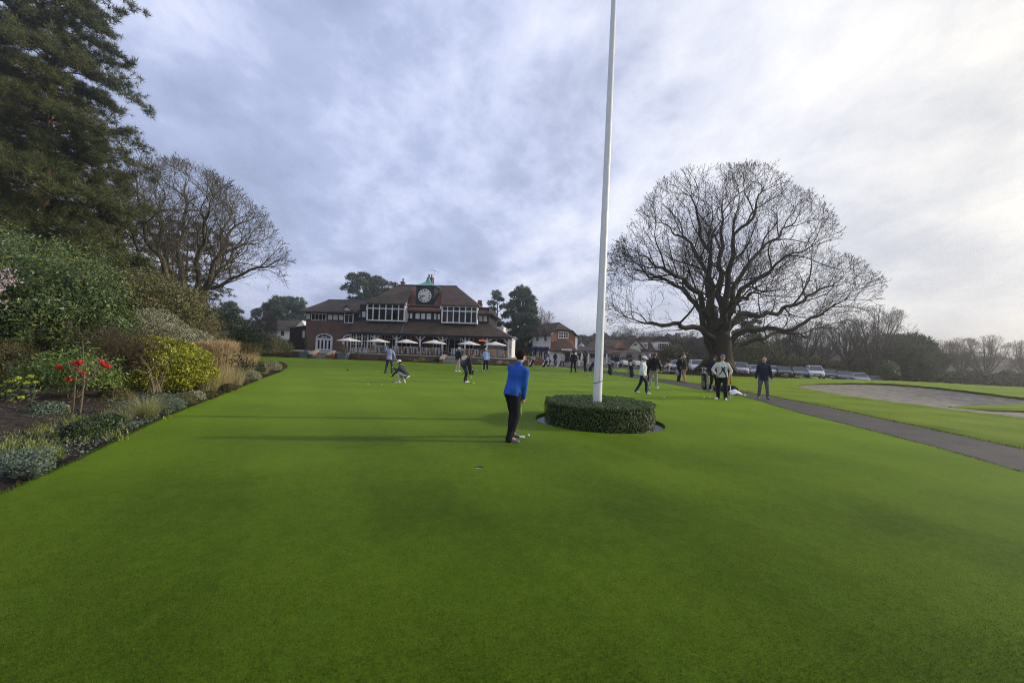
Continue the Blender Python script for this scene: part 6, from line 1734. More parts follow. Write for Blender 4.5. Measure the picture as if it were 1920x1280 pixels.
part('cupola_roof', cup, M_LEAD, lambda m: m.lathe([(rr * 1.06, -.08), (rr * 1.04, .05), (rr * .74, .38), (rr * .52, .75), (rr * .2, 1.0), (.04, 1.1), (.02, 2.3)], q, 8, smooth=False))
# ================================================================ flagpole
M_POLE = pmat('white gloss paint', (0.66, 0.67, 0.68), (0.74, 0.74, 0.74), 0.6, 0.35, 0.5, wear=((0.6, 0.6, 0.59), 2))
M_ROPE = plain('rope', (0.22, 0.23, 0.22), 0.9)
fp = thing('flagpole', 'tall white flagpole rising out of the round hedge past the top of the picture', 'flagpole', (HC.x, HC.y, -0.05))
tp = P(1151, 0, HC.y); bt = Vector(P(1120, 745, HC.y)); ax = (tp - bt) / (tp.z - bt.z)
pt = lambda z: (bt.x - HC.x + ax.x * (z - bt.z), 0, z + 0.05)
part('pole', fp, M_POLE, lambda m: m.tube([pt(z) for z in np.linspace(-0.04, 15.2, 20)], [0.117 - 0.0045 * z for z in np.linspace(0, 15.2, 20)], 24))
part('collar', fp, M_LEAD, lambda m: m.tube([pt(0.0), pt(.12)], .17, 20))
part('truck', fp, M_POLE, lambda m: m.ell(pt(15.28), .10, .10, .08, 14, 8))
q = pt(1.05)
part('rope_band', fp, M_ROPE, lambda m: m.tube([(q[0] + .119 * math.cos(a), .119 * math.sin(a), q[2] + .035 * math.cos(a)) for a in np.linspace(0, 6.28, 28)], .010, 6))
part('halyard', fp, M_POLE, lambda m: m.tube([(pt(z)[0] + .02, .0 - (.125 - .0045 * z), pt(z)[2]) for z in (1.05, 5, 10, 15)], .004, 5))

# cup in the green
M_CUP = plain('white cup liner', (.7, .7, .68), .5)
cup_ = thing('putting_cup', 'dark hole with a white liner cut in the turf nearest the camera', 'hole', (CUP.x, CUP.y, GREEN_Z))
part('liner', cup_, M_CUP, lambda m: m.lathe([(.0535, -.015), (.0535, -.12), (.050, -.12), (.050, -.015)], sides=28, caps=False)); part('soil_wall', cup_, M_SOIL, lambda m: m.lathe([(.0538, .0), (.0538, -.02)], sides=28, caps=False)); part('cup_floor', cup_, M_BLACK, lambda m: m.lathe([(.053, -.13), (.053, -.12)], sides=28))
# a small black practice-hole marker far on the green
mk = thing('practice_marker', 'small black-topped marker on the left of the far green', 'marker', G(652, 696)); part('peg', mk, M_WHITE, lambda m: m.lathe([(.015, 0), (.015, .05)], sides=8)); part('knob', mk, M_BLACK, lambda m: m.ell((0, 0, .10), .05, .05, .06))

# golf balls
M_BALL = plain('golf ball white', (.80, .80, .78), .35, .5, 0, .03)
bm_ = MB(); bm_.ell((0, 0, .0214), .0214, .0214, .0214, 14, 10); ball0 = None
BALLS = [(991, 817.5, "white ball just right of the blue-topped golfer's putter", 1.0), (690, 720.5, 'white ball left of the crouching golfer, farther from him', 1.5), (715.5, 721.5, 'white ball left of the crouching golfer, nearer to him', 1.5), (704.5, 698, "white ball near the feet of the golfer with a raised arm", 1.5),
         (888.5, 719, "white ball by the stooping golfer's putter head", 1.5), (891, 694.5, 'left of two white balls beside the light blue golfer', 1.6), (894.6, 694.5, 'right of two white balls beside the light blue golfer', 1.6), (1105.5, 705, 'left of a close pair of white balls left of the flagpole', 1.5), (1108, 706.5, 'right of a close pair of white balls left of the flagpole', 1.2),
         (1236.5, 725, "white ball by the white shoes of the black-sweatered golfer", 1.4), (1245, 744.8, 'white ball alone on the turf right of the round hedge', 1.4), (1320, 745.8, 'left of two white balls before the cream-sweatered golfer', 1.4), (1331.5, 745.6, 'right of two white balls before the cream-sweatered golfer', 1.4), (1087, 697.5, 'white ball by the feet of the golfer dressed all in black', 1.3)]
for x, y, lab, s in BALLS:
    if ball0 is None:
        ball0 = bm_.build('golf_ball', M_BALL); o = ball0
    else:
        o = ball0.copy(); COL.objects.link(o)
    o.location = G(x, y); o.scale = (min(s, 1.15),) * 3
    tag(o, lab, 'golf ball', 'golf balls on the green')

# white posts
PST = [(1084.6, 685, 'white post nearest the shop door, left of a close pair'), (1086.3, 687.4, 'white post nearest the shop door, right of a close pair'), (1158, 688, 'white post just right of the flagpole'), (1181.5, 688, 'white post by the dark golf bag with a white hood'), (1255, 692.5, 'white post right of the black-sweatered golfer'), (1306, 696, 'white post in front of the white car left of the oak'), (1382, 697.5, 'white post in front of the silver car right of the oak'), (1403, 702, 'white post farthest right, before the small white car')]
p0 = None
for x, y, lab in PST:
    q = G(x, y, .045); q.z = land_z(q.x, q.y) - .03
    if p0 is None:
        p0 = MB(); p0.bbox(-.07, .07, -.07, .07, 0, .72, .03); p0 = p0.build('white_post', M_WHITE); o = p0
    else: o = p0.copy(); COL.objects.link(o)
    o.location = q; tag(o, lab, 'post', 'white posts along the path')

# ================================================================ parked cars
M_TYRE = plain('tyre rubber', (.015, .015, .016), .85, .2)
M_RIM = plain('alloy', (.35, .36, .38), .35, .5, .8)
M_LAMP = plain('headlamp glass', (.65, .68, .72), .12, .6)
M_CARGLASS = plain('car glass', (.045, .055, .065), .05, .7)
M_PLATE = plain('plate white', (.7, .7, .66), .5)


def paint(name, c, metal=.25):
    m, nt, b = new_mat(name); b.inputs['Base Color'].default_value = (*c, 1); b.inputs['Roughness'].default_value = .28; b.inputs['Metallic'].default_value = metal; b.inputs['Coat Weight'].default_value = .6
    nz = noise(nt, 3, detail=4); nt.links.new(ramp(nt, nz, [(.3, tuple(x * .9 for x in c)), (.7, tuple(min(1, x * 1.06) for x in c))]), b.inputs['Base Color'])
    return m


PW, PS, PG, PD, PB = paint('white paint', (.72, .72, .72), 0), paint('silver paint', (.42, .44, .47), .5), paint('grey paint', (.13, .145, .17), .4), paint('dark paint', (.035, .04, .05), .3), paint('blue grey paint', (.12, .16, .22), .4)


def rrect(y, hw, z0, z1, r):
    r = min(r, (z1 - z0) * .45)
    return [(-hw + r, y, z0), (hw - r, y, z0), (hw, y, z0 + r), (hw, y, z1 - r), (hw - r, y, z1), (-hw + r, y, z1), (-hw, y, z1 - r), (-hw, y, z0 + r)]


def make_car(tall):
    root = thing('parked_car', '', 'car', (0, 0, 0), 0, 'cars parked beyond the path')
    k = 1.22 if tall else 1.0
    b = part('body', root, PW, lambda m: m.loft([rrect(y, hw, z0 * k, z1 * k, .10) for y, hw, z0, z1 in ((-2.22, .60, .38, .60), (-2.12, .80, .26, .70), (-1.7, .88, .22, .80), (-1.0, .90, .2, .90), (0, .905, .2, .93), (1.2, .90, .2, .95), (1.9, .88, .22, .95), (2.14, .80, .28, .88), (2.22, .62, .42, .72))], True))
    zb_, zt_ = .88 * k, 1.40 * k; yb = 1.95 if tall else 1.85; yt = 1.75 if tall else 1.15
    part('windows', root, M_CARGLASS, lambda m: m.loft([[(-.83, -1.05, zb_), (.83, -1.05, zb_), (.83, yb, zb_), (-.83, yb, zb_)], [(-.64, -.28, zt_), (.64, -.28, zt_), (.64, yt, zt_), (-.64, yt, zt_)]]))
    part('roof', root, PW, lambda m: (m.bbox(-.66, .66, -.32, yt + .03, zt_ - .02, zt_ + .06, .05), *[m.tube([(s * .845, -1.08, zb_), (s * .655, -.30, zt_)], .035, 6) for s in (-1, 1)], *[m.tube([(s * .845, yb, zb_), (s * .655, yt, zt_)], .05, 6) for s in (-1, 1)], *[m.tube([(s * .845, .4, zb_), (s * .66, .45, zt_)], .035, 6) for s in (-1, 1)]))
    part('grille', root, M_BLACK, lambda m: m.box(-.42, .42, -2.235, -2.15, .40 * k, .56 * k)); part('bumper_intake', root, M_BLACK, lambda m: m.box(-.62, .62, -2.19, -2.05, .26 * k, .35 * k))
    part('number_plate', root, M_PLATE, lambda m: m.box(-.26, .26, -2.25, -2.236, .38 * k, .47 * k))
    for s in (-1, 1):
        part('headlight', root, M_LAMP, lambda m: m.loft([rrect(y, hw, .57 * k, .70 * k, .04) for y, hw in ((-2.19, .14), (-2.0, .17))]) if False else m.prism([(s * .46, -2.20, .57 * k), (s * .80, -2.10, .58 * k), (s * .80, -2.08, .69 * k), (s * .52, -2.17, .67 * k)], (0, .06, 0)))
        part('wing_mirror', root, PW, lambda m: m.bbox(*sorted((s * .90, s * 1.06)), -.80, -.66, .92 * k, 1.04 * k, .03))
        for y in (-1.38, 1.38):
            w_ = part('wheel', root, M_TYRE, lambda m: m.loft([[(s * x, y + r_ * math.cos(a), .33 * (1 + (k - 1) * .5) + r_ * math.sin(a)) for a in [2 * math.pi * i / 20 for i in range(20)]] for x, r_ in ((.70, .30), (.72, .34), (.90, .34), (.93, .31), (.93, .22))]))
            part('rim', w_, M_RIM, lambda m: m.loft([[(s * x, y + r_ * math.cos(a), .33 * (1 + (k - 1) * .5) + r_ * math.sin(a)) for a in [2 * math.pi * i / 20 for i in range(20)]] for x, r_ in ((.915, .225), (.925, .21), (.90, .08))]))
    return root


CARS = [(1306, 58.0, 1, PW, 'white tall car alone left of the oak trunk', .25), (1388, 57.5, 1, PS, 'silver tall car just right of the oak trunk', .2), (1404, 61.0, 0, PW, 'small white car half hidden behind the silver tall car', .1), (1418, 58.5, 0, PS, 'silver low car left of the man in the navy jacket', .2), (1447, 59.5, 0, PW, 'white car mostly hidden behind the man in the navy jacket', .2),
        (1469.5, 57.5, 0, PD, 'dark low car immediately right of the man in the navy jacket', .25), (1498, 58.0, 0, PB, 'blue-grey low car between the dark car and the tall white one', .3), (1527.5, 57, 1, PW, 'tall white car in the middle of the right-hand row', .3), (1554, 58.0, 0, PD, 'dark car just right of the tall white car', .35), (1581, 59.0, 0, PG, 'grey low car, third from the right end of the row', .5), (1609.5, 59.5, 0, PS, 'silver car, second from the right end of the row', .5), (1636, 62.0, 0, PG, 'grey car at the right end, sunk behind the grass', .5),
        (1247, 61.0, 0, PW, 'white car behind the black-sweatered golfer', .1), (1270, 60.0, 0, PS, 'silver car behind the two men talking on the path', .15), (1338, 59.5, 0, PG, 'grey car close behind the oak trunk', .2)]
protos = {}
for px_, d, tall, pm, lab, rz_ in CARS:
    q = P(px_, 690, d); q.z = land_z(q.x, q.y) + .02; rz_ = rz_ * .5 - math.atan2(q.x, q.y)
    if tall not in protos:
        o = protos[tall] = make_car(tall); o.location = q; o.rotation_euler = (0, 0, rz_); o['label'] = lab
    else: o = dup(protos[tall], q, rz_, lab)
    for c in o.children:
        if c.name.split('.')[0] in ('body', 'roof', 'wing_mirror'):
            c.material_slots[0].link = 'OBJECT'; c.material_slots[0].material = pm

# ================================================================ golf buggies
M_SEAT = plain('buggy seat', (.05, .045, .04), .6); M_BUGGY = plain('buggy white body', (.45, .46, .45), .4)
bg = thing('golf_buggy', '', 'golf buggy', (0, 0, 0), 0, 'golf buggies lined up before the tea room')
part('body', bg, M_BUGGY, lambda m: (m.loft([rrect(y, hw, .25, z1, .08) for y, hw, z1 in ((-1.2, .40, .55), (-1.05, .54, .78), (-.7, .58, .86), (-.5, .58, .45), (.35, .58, .42), (.45, .58, .70), (1.1, .56, .72), (1.2, .5, .6))])))
part('roof', bg, M_BLACK, lambda m: m.bbox(-.60, .60, -.75, 1.0, 1.76, 1.84, .05))
for sx in (-1, 1):
    for y0, y1 in ((-.72, -.6), (.85, .9)): part('roof_post', bg, M_BLACK, lambda m: m.tube([(sx * .54, y0, .7), (sx * .54, y1, 1.77)], .022, 6))
    for y in (-.8, .8): part('wheel', bg, M_TYRE, lambda m: m.loft([[(sx * x, y + r_ * math.cos(a), .23 + r_ * math.sin(a)) for a in [2 * math.pi * i / 16 for i in range(16)]] for x, r_ in ((.42, .20), (.44, .23), (.58, .23), (.60, .19))]))
part('windscreen', bg, M_CARGLASS, lambda m: m.prism([(-.52, -.71, .85), (.52, -.71, .85), (.52, -.62, 1.72), (-.52, -.62, 1.72)], (0, .02, 0))); part('seat', bg, M_SEAT, lambda m: (m.bbox(-.5, .5, .1, .55, .70, .82, .04), m.bbox(-.5, .5, .52, .64, .82, 1.2, .04)))
part('steering_wheel', bg, M_BLACK, lambda m: m.tube([(-.25 + .16 * math.cos(a), -.22 + .06 * math.sin(a), 1.0 + .15 * math.sin(a)) for a in np.linspace(0, 6.28, 16)], .015, 5)); part('bag_rack', bg, M_BLACK, lambda m: m.box(-.4, .4, .9, 1.25, .73, 1.15))
for k, (px_, d, r_, lab) in enumerate(((1161, 54, .5, 'golf buggy nearest the flagpole'), (1184, 54.5, .45, 'golf buggy behind the hooded dark golf bag'), (1200, 55, .5, 'golf buggy hidden mostly by the woman in the pale sweater'), (1226, 55.5, .4, 'golf buggy behind the black-sweatered golfer'), (1238, 52, -1.2, 'golf buggy parked side-on left of the two men on the path'))):
    q = P(px_, 690, d); q.z = .05
    if k == 0: bg.location = q; bg.rotation_euler = (0, 0, r_); bg['label'] = lab
    else: dup(bg, q, r_, lab)

# ================================================================ golf bags
M_BAGBLACK = plain('black nylon', (.016, .016, .018), .7, .3); M_BAGWHITE = plain('white vinyl', (.62, .62, .63), .5); M_BAGNAVY = plain('navy nylon', (.02, .03, .09), .7); M_BAGGREEN = plain('grey green nylon', (.12, .15, .10), .7)
M_STEEL = plain('club steel', (.42, .43, .45), .25, .5, .9); M_TOWEL = plain('white towel', (.74, .73, .76), .95, .1); M_BLUETOWEL = plain('blue towel', (.05, .16, .32), .9)


def golf_bag(label, loc, lean, rz, m1, m2, hood=None, legs=True, n=8, group='golf bags standing about the green', scale=1.0):
    """lean: tilt from upright; the bag tips towards its own +x"""
    root = thing('golf_bag', label, 'golf bag', loc, rz, group); root.scale = (scale,) * 3
    Rm = Matrix.Rotation(lean, 4, 'Y')
    def pt_(name, mat, fn, parent=root):
        m = MB(); m.M = Rm @ Matrix.Translation((0, 0, .0)); fn(m); return m.build(name, mat, parent)
    oval = lambda r_, z, sx=1.0, ox=0: [(ox + r_ * 1.12 * math.cos(a), r_ * .86 * math.sin(a), z) for a in [2 * math.pi * i / 16 for i in range(16)]]
    pt_('bag_body', m1, lambda m: m.loft([oval(.10, 0), oval(.125, .03), oval(.118, .3), oval(.122, .62), oval(.14, .82), oval(.145, .86), oval(.12, .86), oval(.11, .78)], True, True))
    pt_('pocket', m2, lambda m: m.loft([oval(.085, .10, 1, -.085), oval(.11, .16, 1, -.085), oval(.105, .42, 1, -.08), oval(.075, .48, 1, -.075)], True))
    pt_('pocket', m2, lambda m: m.loft([oval(.075, .54, 1, -.085), oval(.09, .57, 1, -.08), oval(.08, .74, 1, -.075), oval(.06, .77, 1, -.07)], True))
    pt_('strap', m2, lambda m: m.tube([(.12, 0, .72), (.24, .02, .58), (.24, .02, .36), (.12, 0, .2)], .016, 6)); pt_('collar', m2, lambda m: m.loft([oval(.148, .84), oval(.152, .87), oval(.125, .875), oval(.12, .84)], True, False))
    for k in range(n):
        a = k * 2.4; x, y = .08 * math.cos(a), .06 * math.sin(a); h_ = 1.02 + .14 * ((k * 37) % 10) / 10
        c = pt_('club', M_STEEL, lambda m: m.tube([(x * .4, y * .4, .12), (x, y, h_)], .006, 5))
        big = k % 3 == 0
        pt_('club_head', (hood or M_BAGBLACK) if big else M_STEEL, lambda m: m.ell((x + .03 * math.cos(a), y + .03 * math.sin(a), h_ + .02), .055 if big else .035, .045 if big else .016, .045 if big else .03, 10, 6), c)
    if legs:
        for s in (-1, 1): pt_('stand_leg', M_BAGBLACK, lambda m: m.tube([(.10, s * .06, .74), ((.10 + .42) * 1, s * .26, -.0 + .40 * math.tan(lean) * 1.1)], .010, 5))
    return root


BAGS = [(884.5, 702, .30, 3.3, M_BAGBLACK, M_BAGNAVY, M_BLUETOWEL, True, 'dark stand bag with a blue towel behind the stooping golfer'), (993.5, 687.5, .42, .2, M_BAGBLACK, M_BAGWHITE, M_BAGWHITE, True, 'black and white bag leaning right of the blue-topped golfer'), (1018, 688, .48, .0, M_BAGBLACK, M_BAGWHITE, M_BAGWHITE, True, 'black and white bag leaning by the sloped brick wall'), (1041.5, 689.5, .48, .1, M_BAGWHITE, M_BAGBLACK, M_BAGWHITE, True, 'white bag leaning in front of the brown-haired woman'),
        (1105.5, 696, .42, .1, M_BAGNAVY, M_BAGBLACK, M_BAGBLACK, True, 'navy stand bag tipped beside the golfer in dark green'), (1144.5, 702.5, -.08, .4, M_BAGBLACK, M_BAGBLACK, M_BAGBLACK, True, 'slim black bag upright right of the flagpole'), (1184, 707, .06, 2.5, M_BAGBLACK, M_BAGNAVY, M_BAGWHITE, True, 'black bag with pale club hoods left of the woman in the pale sweater'), (1322, 730, -.10, .2, M_BAGBLACK, M_BAGGREEN, M_BAGBLACK, True, 'grey-green and black stand bag left of the golfer in the dark cap'), (1027, 687, .35, .4, M_BAGNAVY, M_BAGWHITE, M_BAGWHITE, True, 'navy bag held by the person in the plaid top')]
for x, y, ln, rz_, m1, m2, hood, lg, lab in BAGS:
    golf_bag(lab, G(x, y), ln, rz_, m1, m2, hood, lg)
lb = golf_bag('black bag lying on the turf with a white towel over it', G(1384, 737) + Vector((0, 0, .14)), 1.50, 2.75, M_BAGBLACK, M_BAGBLACK, M_BAGBLACK, False)
tw = thing('towel', 'rumpled white towels heaped on the lying golf bag', 'towel', G(1381, 740.5))
mb = MB(); nx_, ny_ = 16, 10; vs = []
for j in range(ny_):
    for i in range(nx_):
        u, v = i / (nx_ - 1) * 2 - 1, j / (ny_ - 1) * 2 - 1
        z = .03 + .22 * max(0, 1 - (u * .9 + .25) ** 2 * 1.2 - v * v * .7) + .07 * mnoise.noise((u * 2.6, v * 2.6, 1)); vs.append((u * .34, v * .24, max(.012, z)))
mb.add(vs, [(j * nx_ + i, j * nx_ + i + 1, (j + 1) * nx_ + i + 1, (j + 1) * nx_ + i) for j in range(ny_ - 1) for i in range(nx_ - 1)], True); mb.build('cloth', M_TOWEL, tw)

# low sloped brick walls right of the terrace
for k, (x0, x1, yb, y0, y1) in enumerate(((987, 1007, 684, 668, 675), (1004, 1022, 683, 668.5, 674.5))):
    q = P(x0, yb, 47.5 + k * 1.5); q.z = 0
    ww = (x1 - x0) / F * 48; sw = thing('sloped_wall', ['low brick wall with a sloping wooden cap behind the blue-topped golfer', 'second low brick wall with a sloping cap, nearer the shop'][k], 'wall', q, 0, 'sloped brick walls by the forecourt')
    part('brickwork', sw, M_BRICK2, lambda m: m.prism([(0, 0, 0), (ww, 0, 0), (ww, 0, .62), (0, 0, 1.02)], (0, 1.2, 0))); part('cap', sw, M_STONE, lambda m: m.prism([(-.06, -.06, 1.05), (ww + .06, -.06, .60), (ww + .06, -.06, .68), (-.06, -.06, 1.13)], (0, 1.32, 0)))
# ================================================================ people
M_SKIN = pmat('skin', (.42, .24, .17), (.52, .31, .23), 14, .55, .35)
M_EYE = plain('eye', (.03, .025, .02), .2, .6)
CM = {}


def cloth(name, c, rough=.85, var=.14):
    if name not in CM: CM[name] = pmat(name, tuple(x * (1 - var) for x in c), tuple(min(1, x * (1 + var)) for x in c), 5.0, rough, .18, bmp=.25, bdist=.006, bscale=26)
    return CM[name]


def ring_tube(mb, rings, n=16):
    """rings: (centre, side, front, half width, half depth)"""
    R_ = [[c + s * (a * math.cos(2 * math.pi * k / n)) + f * (b * math.sin(2 * math.pi * k / n)) for k in range(n)] for c, s, f, a, b in rings]
    mb.loft(R_, True)


def capsule(mb, a, b, ra, rb, n=12):
    a, b = Vector(a), Vector(b); d = (b - a)
    if d.length < 1e-5: d = Vector((0, 0, 1e-4))
    u = d.normalized(); pts, rs = [], []
    for t in (-.98, -.7, -.35, 0): pts.append(a + u * ra * t); rs.append(ra * math.sqrt(max(0.02, 1 - t * t)))
    for t in (0, .35, .7, .98): pts.append(b + u * rb * t); rs.append(rb * math.sqrt(max(0.02, 1 - t * t)))
    mb.tube(pts, rs, n)


def remeshed(name, mb, mat, parent, voxel, smooth=4, fold=0.0, fs=7.0, seed=0.0):
    me = bpy.data.meshes.new(name + '_raw'); me.from_pydata(mb.v, [], mb.f); me.update()
    bm = bmesh.new(); bm.from_mesh(me); bmesh.ops.recalc_face_normals(bm, faces=bm.faces); bm.to_mesh(me); bm.free()
    o = bpy.data.objects.new(name, me); COL.objects.link(o)
    r_ = o.modifiers.new('r', 'REMESH'); r_.mode = 'VOXEL'; r_.voxel_size = voxel
    if smooth: s_ = o.modifiers.new('s', 'SMOOTH'); s_.factor = .5; s_.iterations = smooth
    dg = bpy.context.evaluated_depsgraph_get(); new = bpy.data.meshes.new_from_object(o.evaluated_get(dg))
    o.modifiers.clear(); o.data = new; bpy.data.meshes.remove(me); new.name = name
    nv = len(new.vertices)
    if fold and nv:
        co = np.empty(nv * 3); no = np.empty(nv * 3); new.vertices.foreach_get('co', co); new.vertices.foreach_get('normal', no); co = co.reshape(-1, 3); no = no.reshape(-1, 3)
        k = np.array([mnoise.noise((x * fs + seed, y * fs, z * fs * .55)) + .5 * mnoise.noise((x * fs * 2.2, y * fs * 2.2 + seed, z * fs * 1.2)) for x, y, z in co])
        new.vertices.foreach_set('co', (co + no * (fold * k)[:, None]).ravel())
    new.polygons.foreach_set('use_smooth', np.ones(len(new.polygons), bool)); new.materials.clear(); new.materials.append(mat); new.update()
    o.parent = parent
    return o


def ik(a, b, l1, l2, pole):
    a, b = Vector(a), Vector(b); d = b - a; L = min(d.length, (l1 + l2) * .995); u = d.normalized(); b = a + u * L
    x = (l1 * l1 - l2 * l2 + L * L) / (2 * L); hgt = math.sqrt(max(0, l1 * l1 - x * x))
    p = Vector(pole); p = p - u * p.dot(u); p = p.normalized() if p.length > 1e-4 else u.orthogonal().normalized()
    return a + u * x + p * hgt, b


PEOPLE = {}


def person(key, label, loc, rz, fit, lean=.04, side=0, twist=0, pelvis=(0, 0, .95), feet=((-.11, .02, 0, .2), (.11, -.02, 0, -.2)), hands=((-.27, .05, .80), (.27, .05, .80)), head=(0, 0), elbow=((-.6, -1, -.2), (.6, -1, -.2)), knee=(0, 1, 0), H=1.78, build=1.0, fine=False, grip=(.5, .5), group=None):
    """local frame: +y is the way the person faces, +x the right hand side"""
    root = thing('person', label, 'person', loc, rz, group); s = H / 1.78; root.scale = (s, s, s)
    V3 = Vector; pv = V3(pelvis); w_ = build
    Rt = Matrix.Rotation(-side, 3, 'Y') @ Matrix.Rotation(-lean, 3, 'X'); Rs = Matrix.Rotation(twist, 3, 'Z')
    up = Rt @ V3((0, 0, 1)); X0 = V3((1, 0, 0)); Y0 = Rt @ V3((0, 1, 0)); Xs = Rt @ (Rs @ V3((1, 0, 0))); Ys = Rt @ (Rs @ V3((0, 1, 0)))
    sp = lambda t: pv + up * t + Y0 * (.025 * math.sin(min(1, t / .5) * 3.1))
    chest = sp(.36); nb = sp(.52); sh = [sp(.445) + Xs * s_ * .172 * w_ for s_ in (-1, 1)]
    hip = [pv + X0 * s_ * .09 - up * .02 for s_ in (-1, 1)]
    # arms and legs
    arm, leg = [], []
    for i in (0, 1):
        e, hnd = ik(sh[i], hands[i], .285, .255, Matrix.Rotation(twist * .6, 3, 'Z') @ V3(elbow[i])); arm.append((sh[i], e, hnd))
        f = feet[i]; fwd = V3((-math.sin(f[3]), math.cos(f[3]), 0)); ank = V3((f[0], f[1], f[2] + .085)) - fwd * .05
        k, ank = ik(hip[i], ank, .43, .43, V3(knee) + fwd * .5); leg.append((hip[i], k, ank, fwd))
    # head
    hy, hp = head; Rh = Matrix.Rotation(hy, 3, 'Z') @ Matrix.Rotation(-hp, 3, 'X')
    nk = nb + (up * .6 + V3((0, 0, .4))) * .085 + Y0 * .012; hc = nk + Rh @ V3((0, .025, .105))
    hd = lambda x, y, z: hc + Rh @ V3((x, y, z))
    vx = .0085 if fine else .0125
    # the body: one skin
    mb = MB()
    ring_tube(mb, [(pv - up * .06, X0, Y0, .13, .09), (pv + up * .06, X0, Y0, .145 * w_, .10 * w_), (sp(.2), X0, Y0, .125 * w_, .09 * w_), (chest, Xs, Ys, .15 * w_, .105 * w_), (sp(.46), Xs, Ys, .13 * w_, .085), (nb, Xs, Ys, .06, .055)])
    capsule(mb, nb - up * .03, nk + (hc - nk) * .4, .056, .052)
    mb.ell(hd(0, -.008, .015), .074, .093, .105, 16, 12, Rh); mb.ell(hd(0, .022, -.045), .056, .068, .068, 14, 10, Rh); mb.ell(hd(0, .062, -.085), .028, .024, .022, 10, 8, Rh)
    capsule(mb, hd(0, .082, .012), hd(0, .104, -.028), .011, .016); mb.ell(hd(0, .076, -.058), .026, .014, .013, 10, 6, Rh); mb.ell(hd(0, .070, .028), .055, .022, .016, 12, 6, Rh)
    for s_ in (-1, 1): mb.ell(hd(s_ * .076, -.008, -.012), .012, .024, .034, 8, 8, Rh)
    for i in (0, 1):
        a, e, hnd = arm[i]; s_ = (-1, 1)[i]
        capsule(mb, a, e, .046, .037); capsule(mb, e, hnd, .037, .026)
        u = (hnd - e).normalized(); fw = V3((0, 1, .1)); fw = (fw - u * fw.dot(u)); fw = fw.normalized() if fw.length > .1 else u.orthogonal().normalized(); sd_ = u.cross(fw) * s_
        pc = hnd + u * .055; mb.ell(pc, .016, .042, .052, 12, 8, Matrix((sd_, fw, u)).transposed())
        cl = grip[i]
        for q in range(4):
            b0 = hnd + u * .095 + fw * (.030 - .020 * q); ln = (.040, .046, .043, .033)[q]; inn = -sd_
            d1 = (u * math.cos(cl) + inn * math.sin(cl)).normalized(); b1 = b0 + d1 * ln; d2 = (u * math.cos(cl * 2.3) + inn * math.sin(cl * 2.3)).normalized(); b2 = b1 + d2 * ln * .8
            capsule(mb, b0, b1, .0098, .0092, 8); capsule(mb, b1, b2, .0092, .008, 8)
        t0 = hnd + u * .03 + fw * .034; t1 = t0 + (u * .6 + fw * .7 - sd_ * .25 * (1 + cl)).normalized() * .045; capsule(mb, t0, t1, .012, .0105, 8); capsule(mb, t1, t1 + (u * .9 + fw * .1 - sd_ * .5 * cl).normalized() * .03, .0105, .0085, 8)
        h_, k, ank, fwd = leg[i]; capsule(mb, h_, k, .075, .05); capsule(mb, k, ank, .05, .036); capsule(mb, ank, ank + fwd * .10 - V3((0, 0, .035)), .036, .03)
    body = remeshed('body', mb, fit.get('skin', M_SKIN), root, vx, 2)
    if fit.get('eyes', True):
        for s_ in (-1, 1):
            m = MB(); m.ell(hd(s_ * .030, .081, .012), .012, .008, .008, 8, 6, Rh); m.build('eye', M_EYE, root)
    # jacket, jumper or shirt
    mb = MB(); hem = fit.get('hem', .02); b_ = fit.get('bulk', 1.0)
    ring_tube(mb, [(pv - up * (.06 + hem), X0, Y0, .186 * w_ * b_, .146 * w_ * b_), (pv + up * .06, X0, Y0, .178 * w_ * b_, .135 * w_ * b_), (sp(.2), (X0 + Xs).normalized(), Y0, .165 * w_ * b_, .128 * w_ * b_), (sp(.34), Xs, Ys, .185 * w_ * b_, .138 * w_ * b_), (sp(.43), Xs, Ys, .172 * w_, .115 * w_), (sp(.49), Xs, Ys, .115 * w_, .085), (sp(.545), Xs, Ys, .066, .064)])
    short = fit.get('sleeve', 1.0)
    for i in (0, 1):
        a, e, hnd = arm[i]; capsule(mb, a, e, .070 * b_, .056 * b_)
        if short > .5: capsule(mb, e, e + (hnd - e) * (.99 * short), .056 * b_, .040 * b_)
        capsule(mb, sp(.465) + Xs * (-1, 1)[i] * .085, a, .068, .066)
    if fit.get('collar', True): capsule(mb, nb - up * .01, nk - (nk - nb) * .62, .070, .068)
    jk = remeshed(fit.get('topname', 'jacket'), mb, fit['top'], root, vx * 1.35, 3, .011, 8.0, len(key) * 3.7)
    # trousers
    mb = MB(); lw = fit.get('legs', 1.0)
    ring_tube(mb, [(pv - up * .13, X0, Y0, .155 * w_, .115 * w_), (pv - up * .05, X0, Y0, .164 * w_, .122 * w_), (pv + up * .03, X0, Y0, .150 * w_, .108 * w_)])
    for i in (0, 1):
        h_, k, ank, fwd = leg[i]; capsule(mb, h_, k, .098 * w_ * lw, .073 * lw); capsule(mb, k, ank - V3((0, 0, .040)), .073 * lw, .060 * lw)
    remeshed('trousers', mb, fit['bottom'], root, vx * 1.35, 3, .012, 7.0, len(key) * 2.3 + .5)
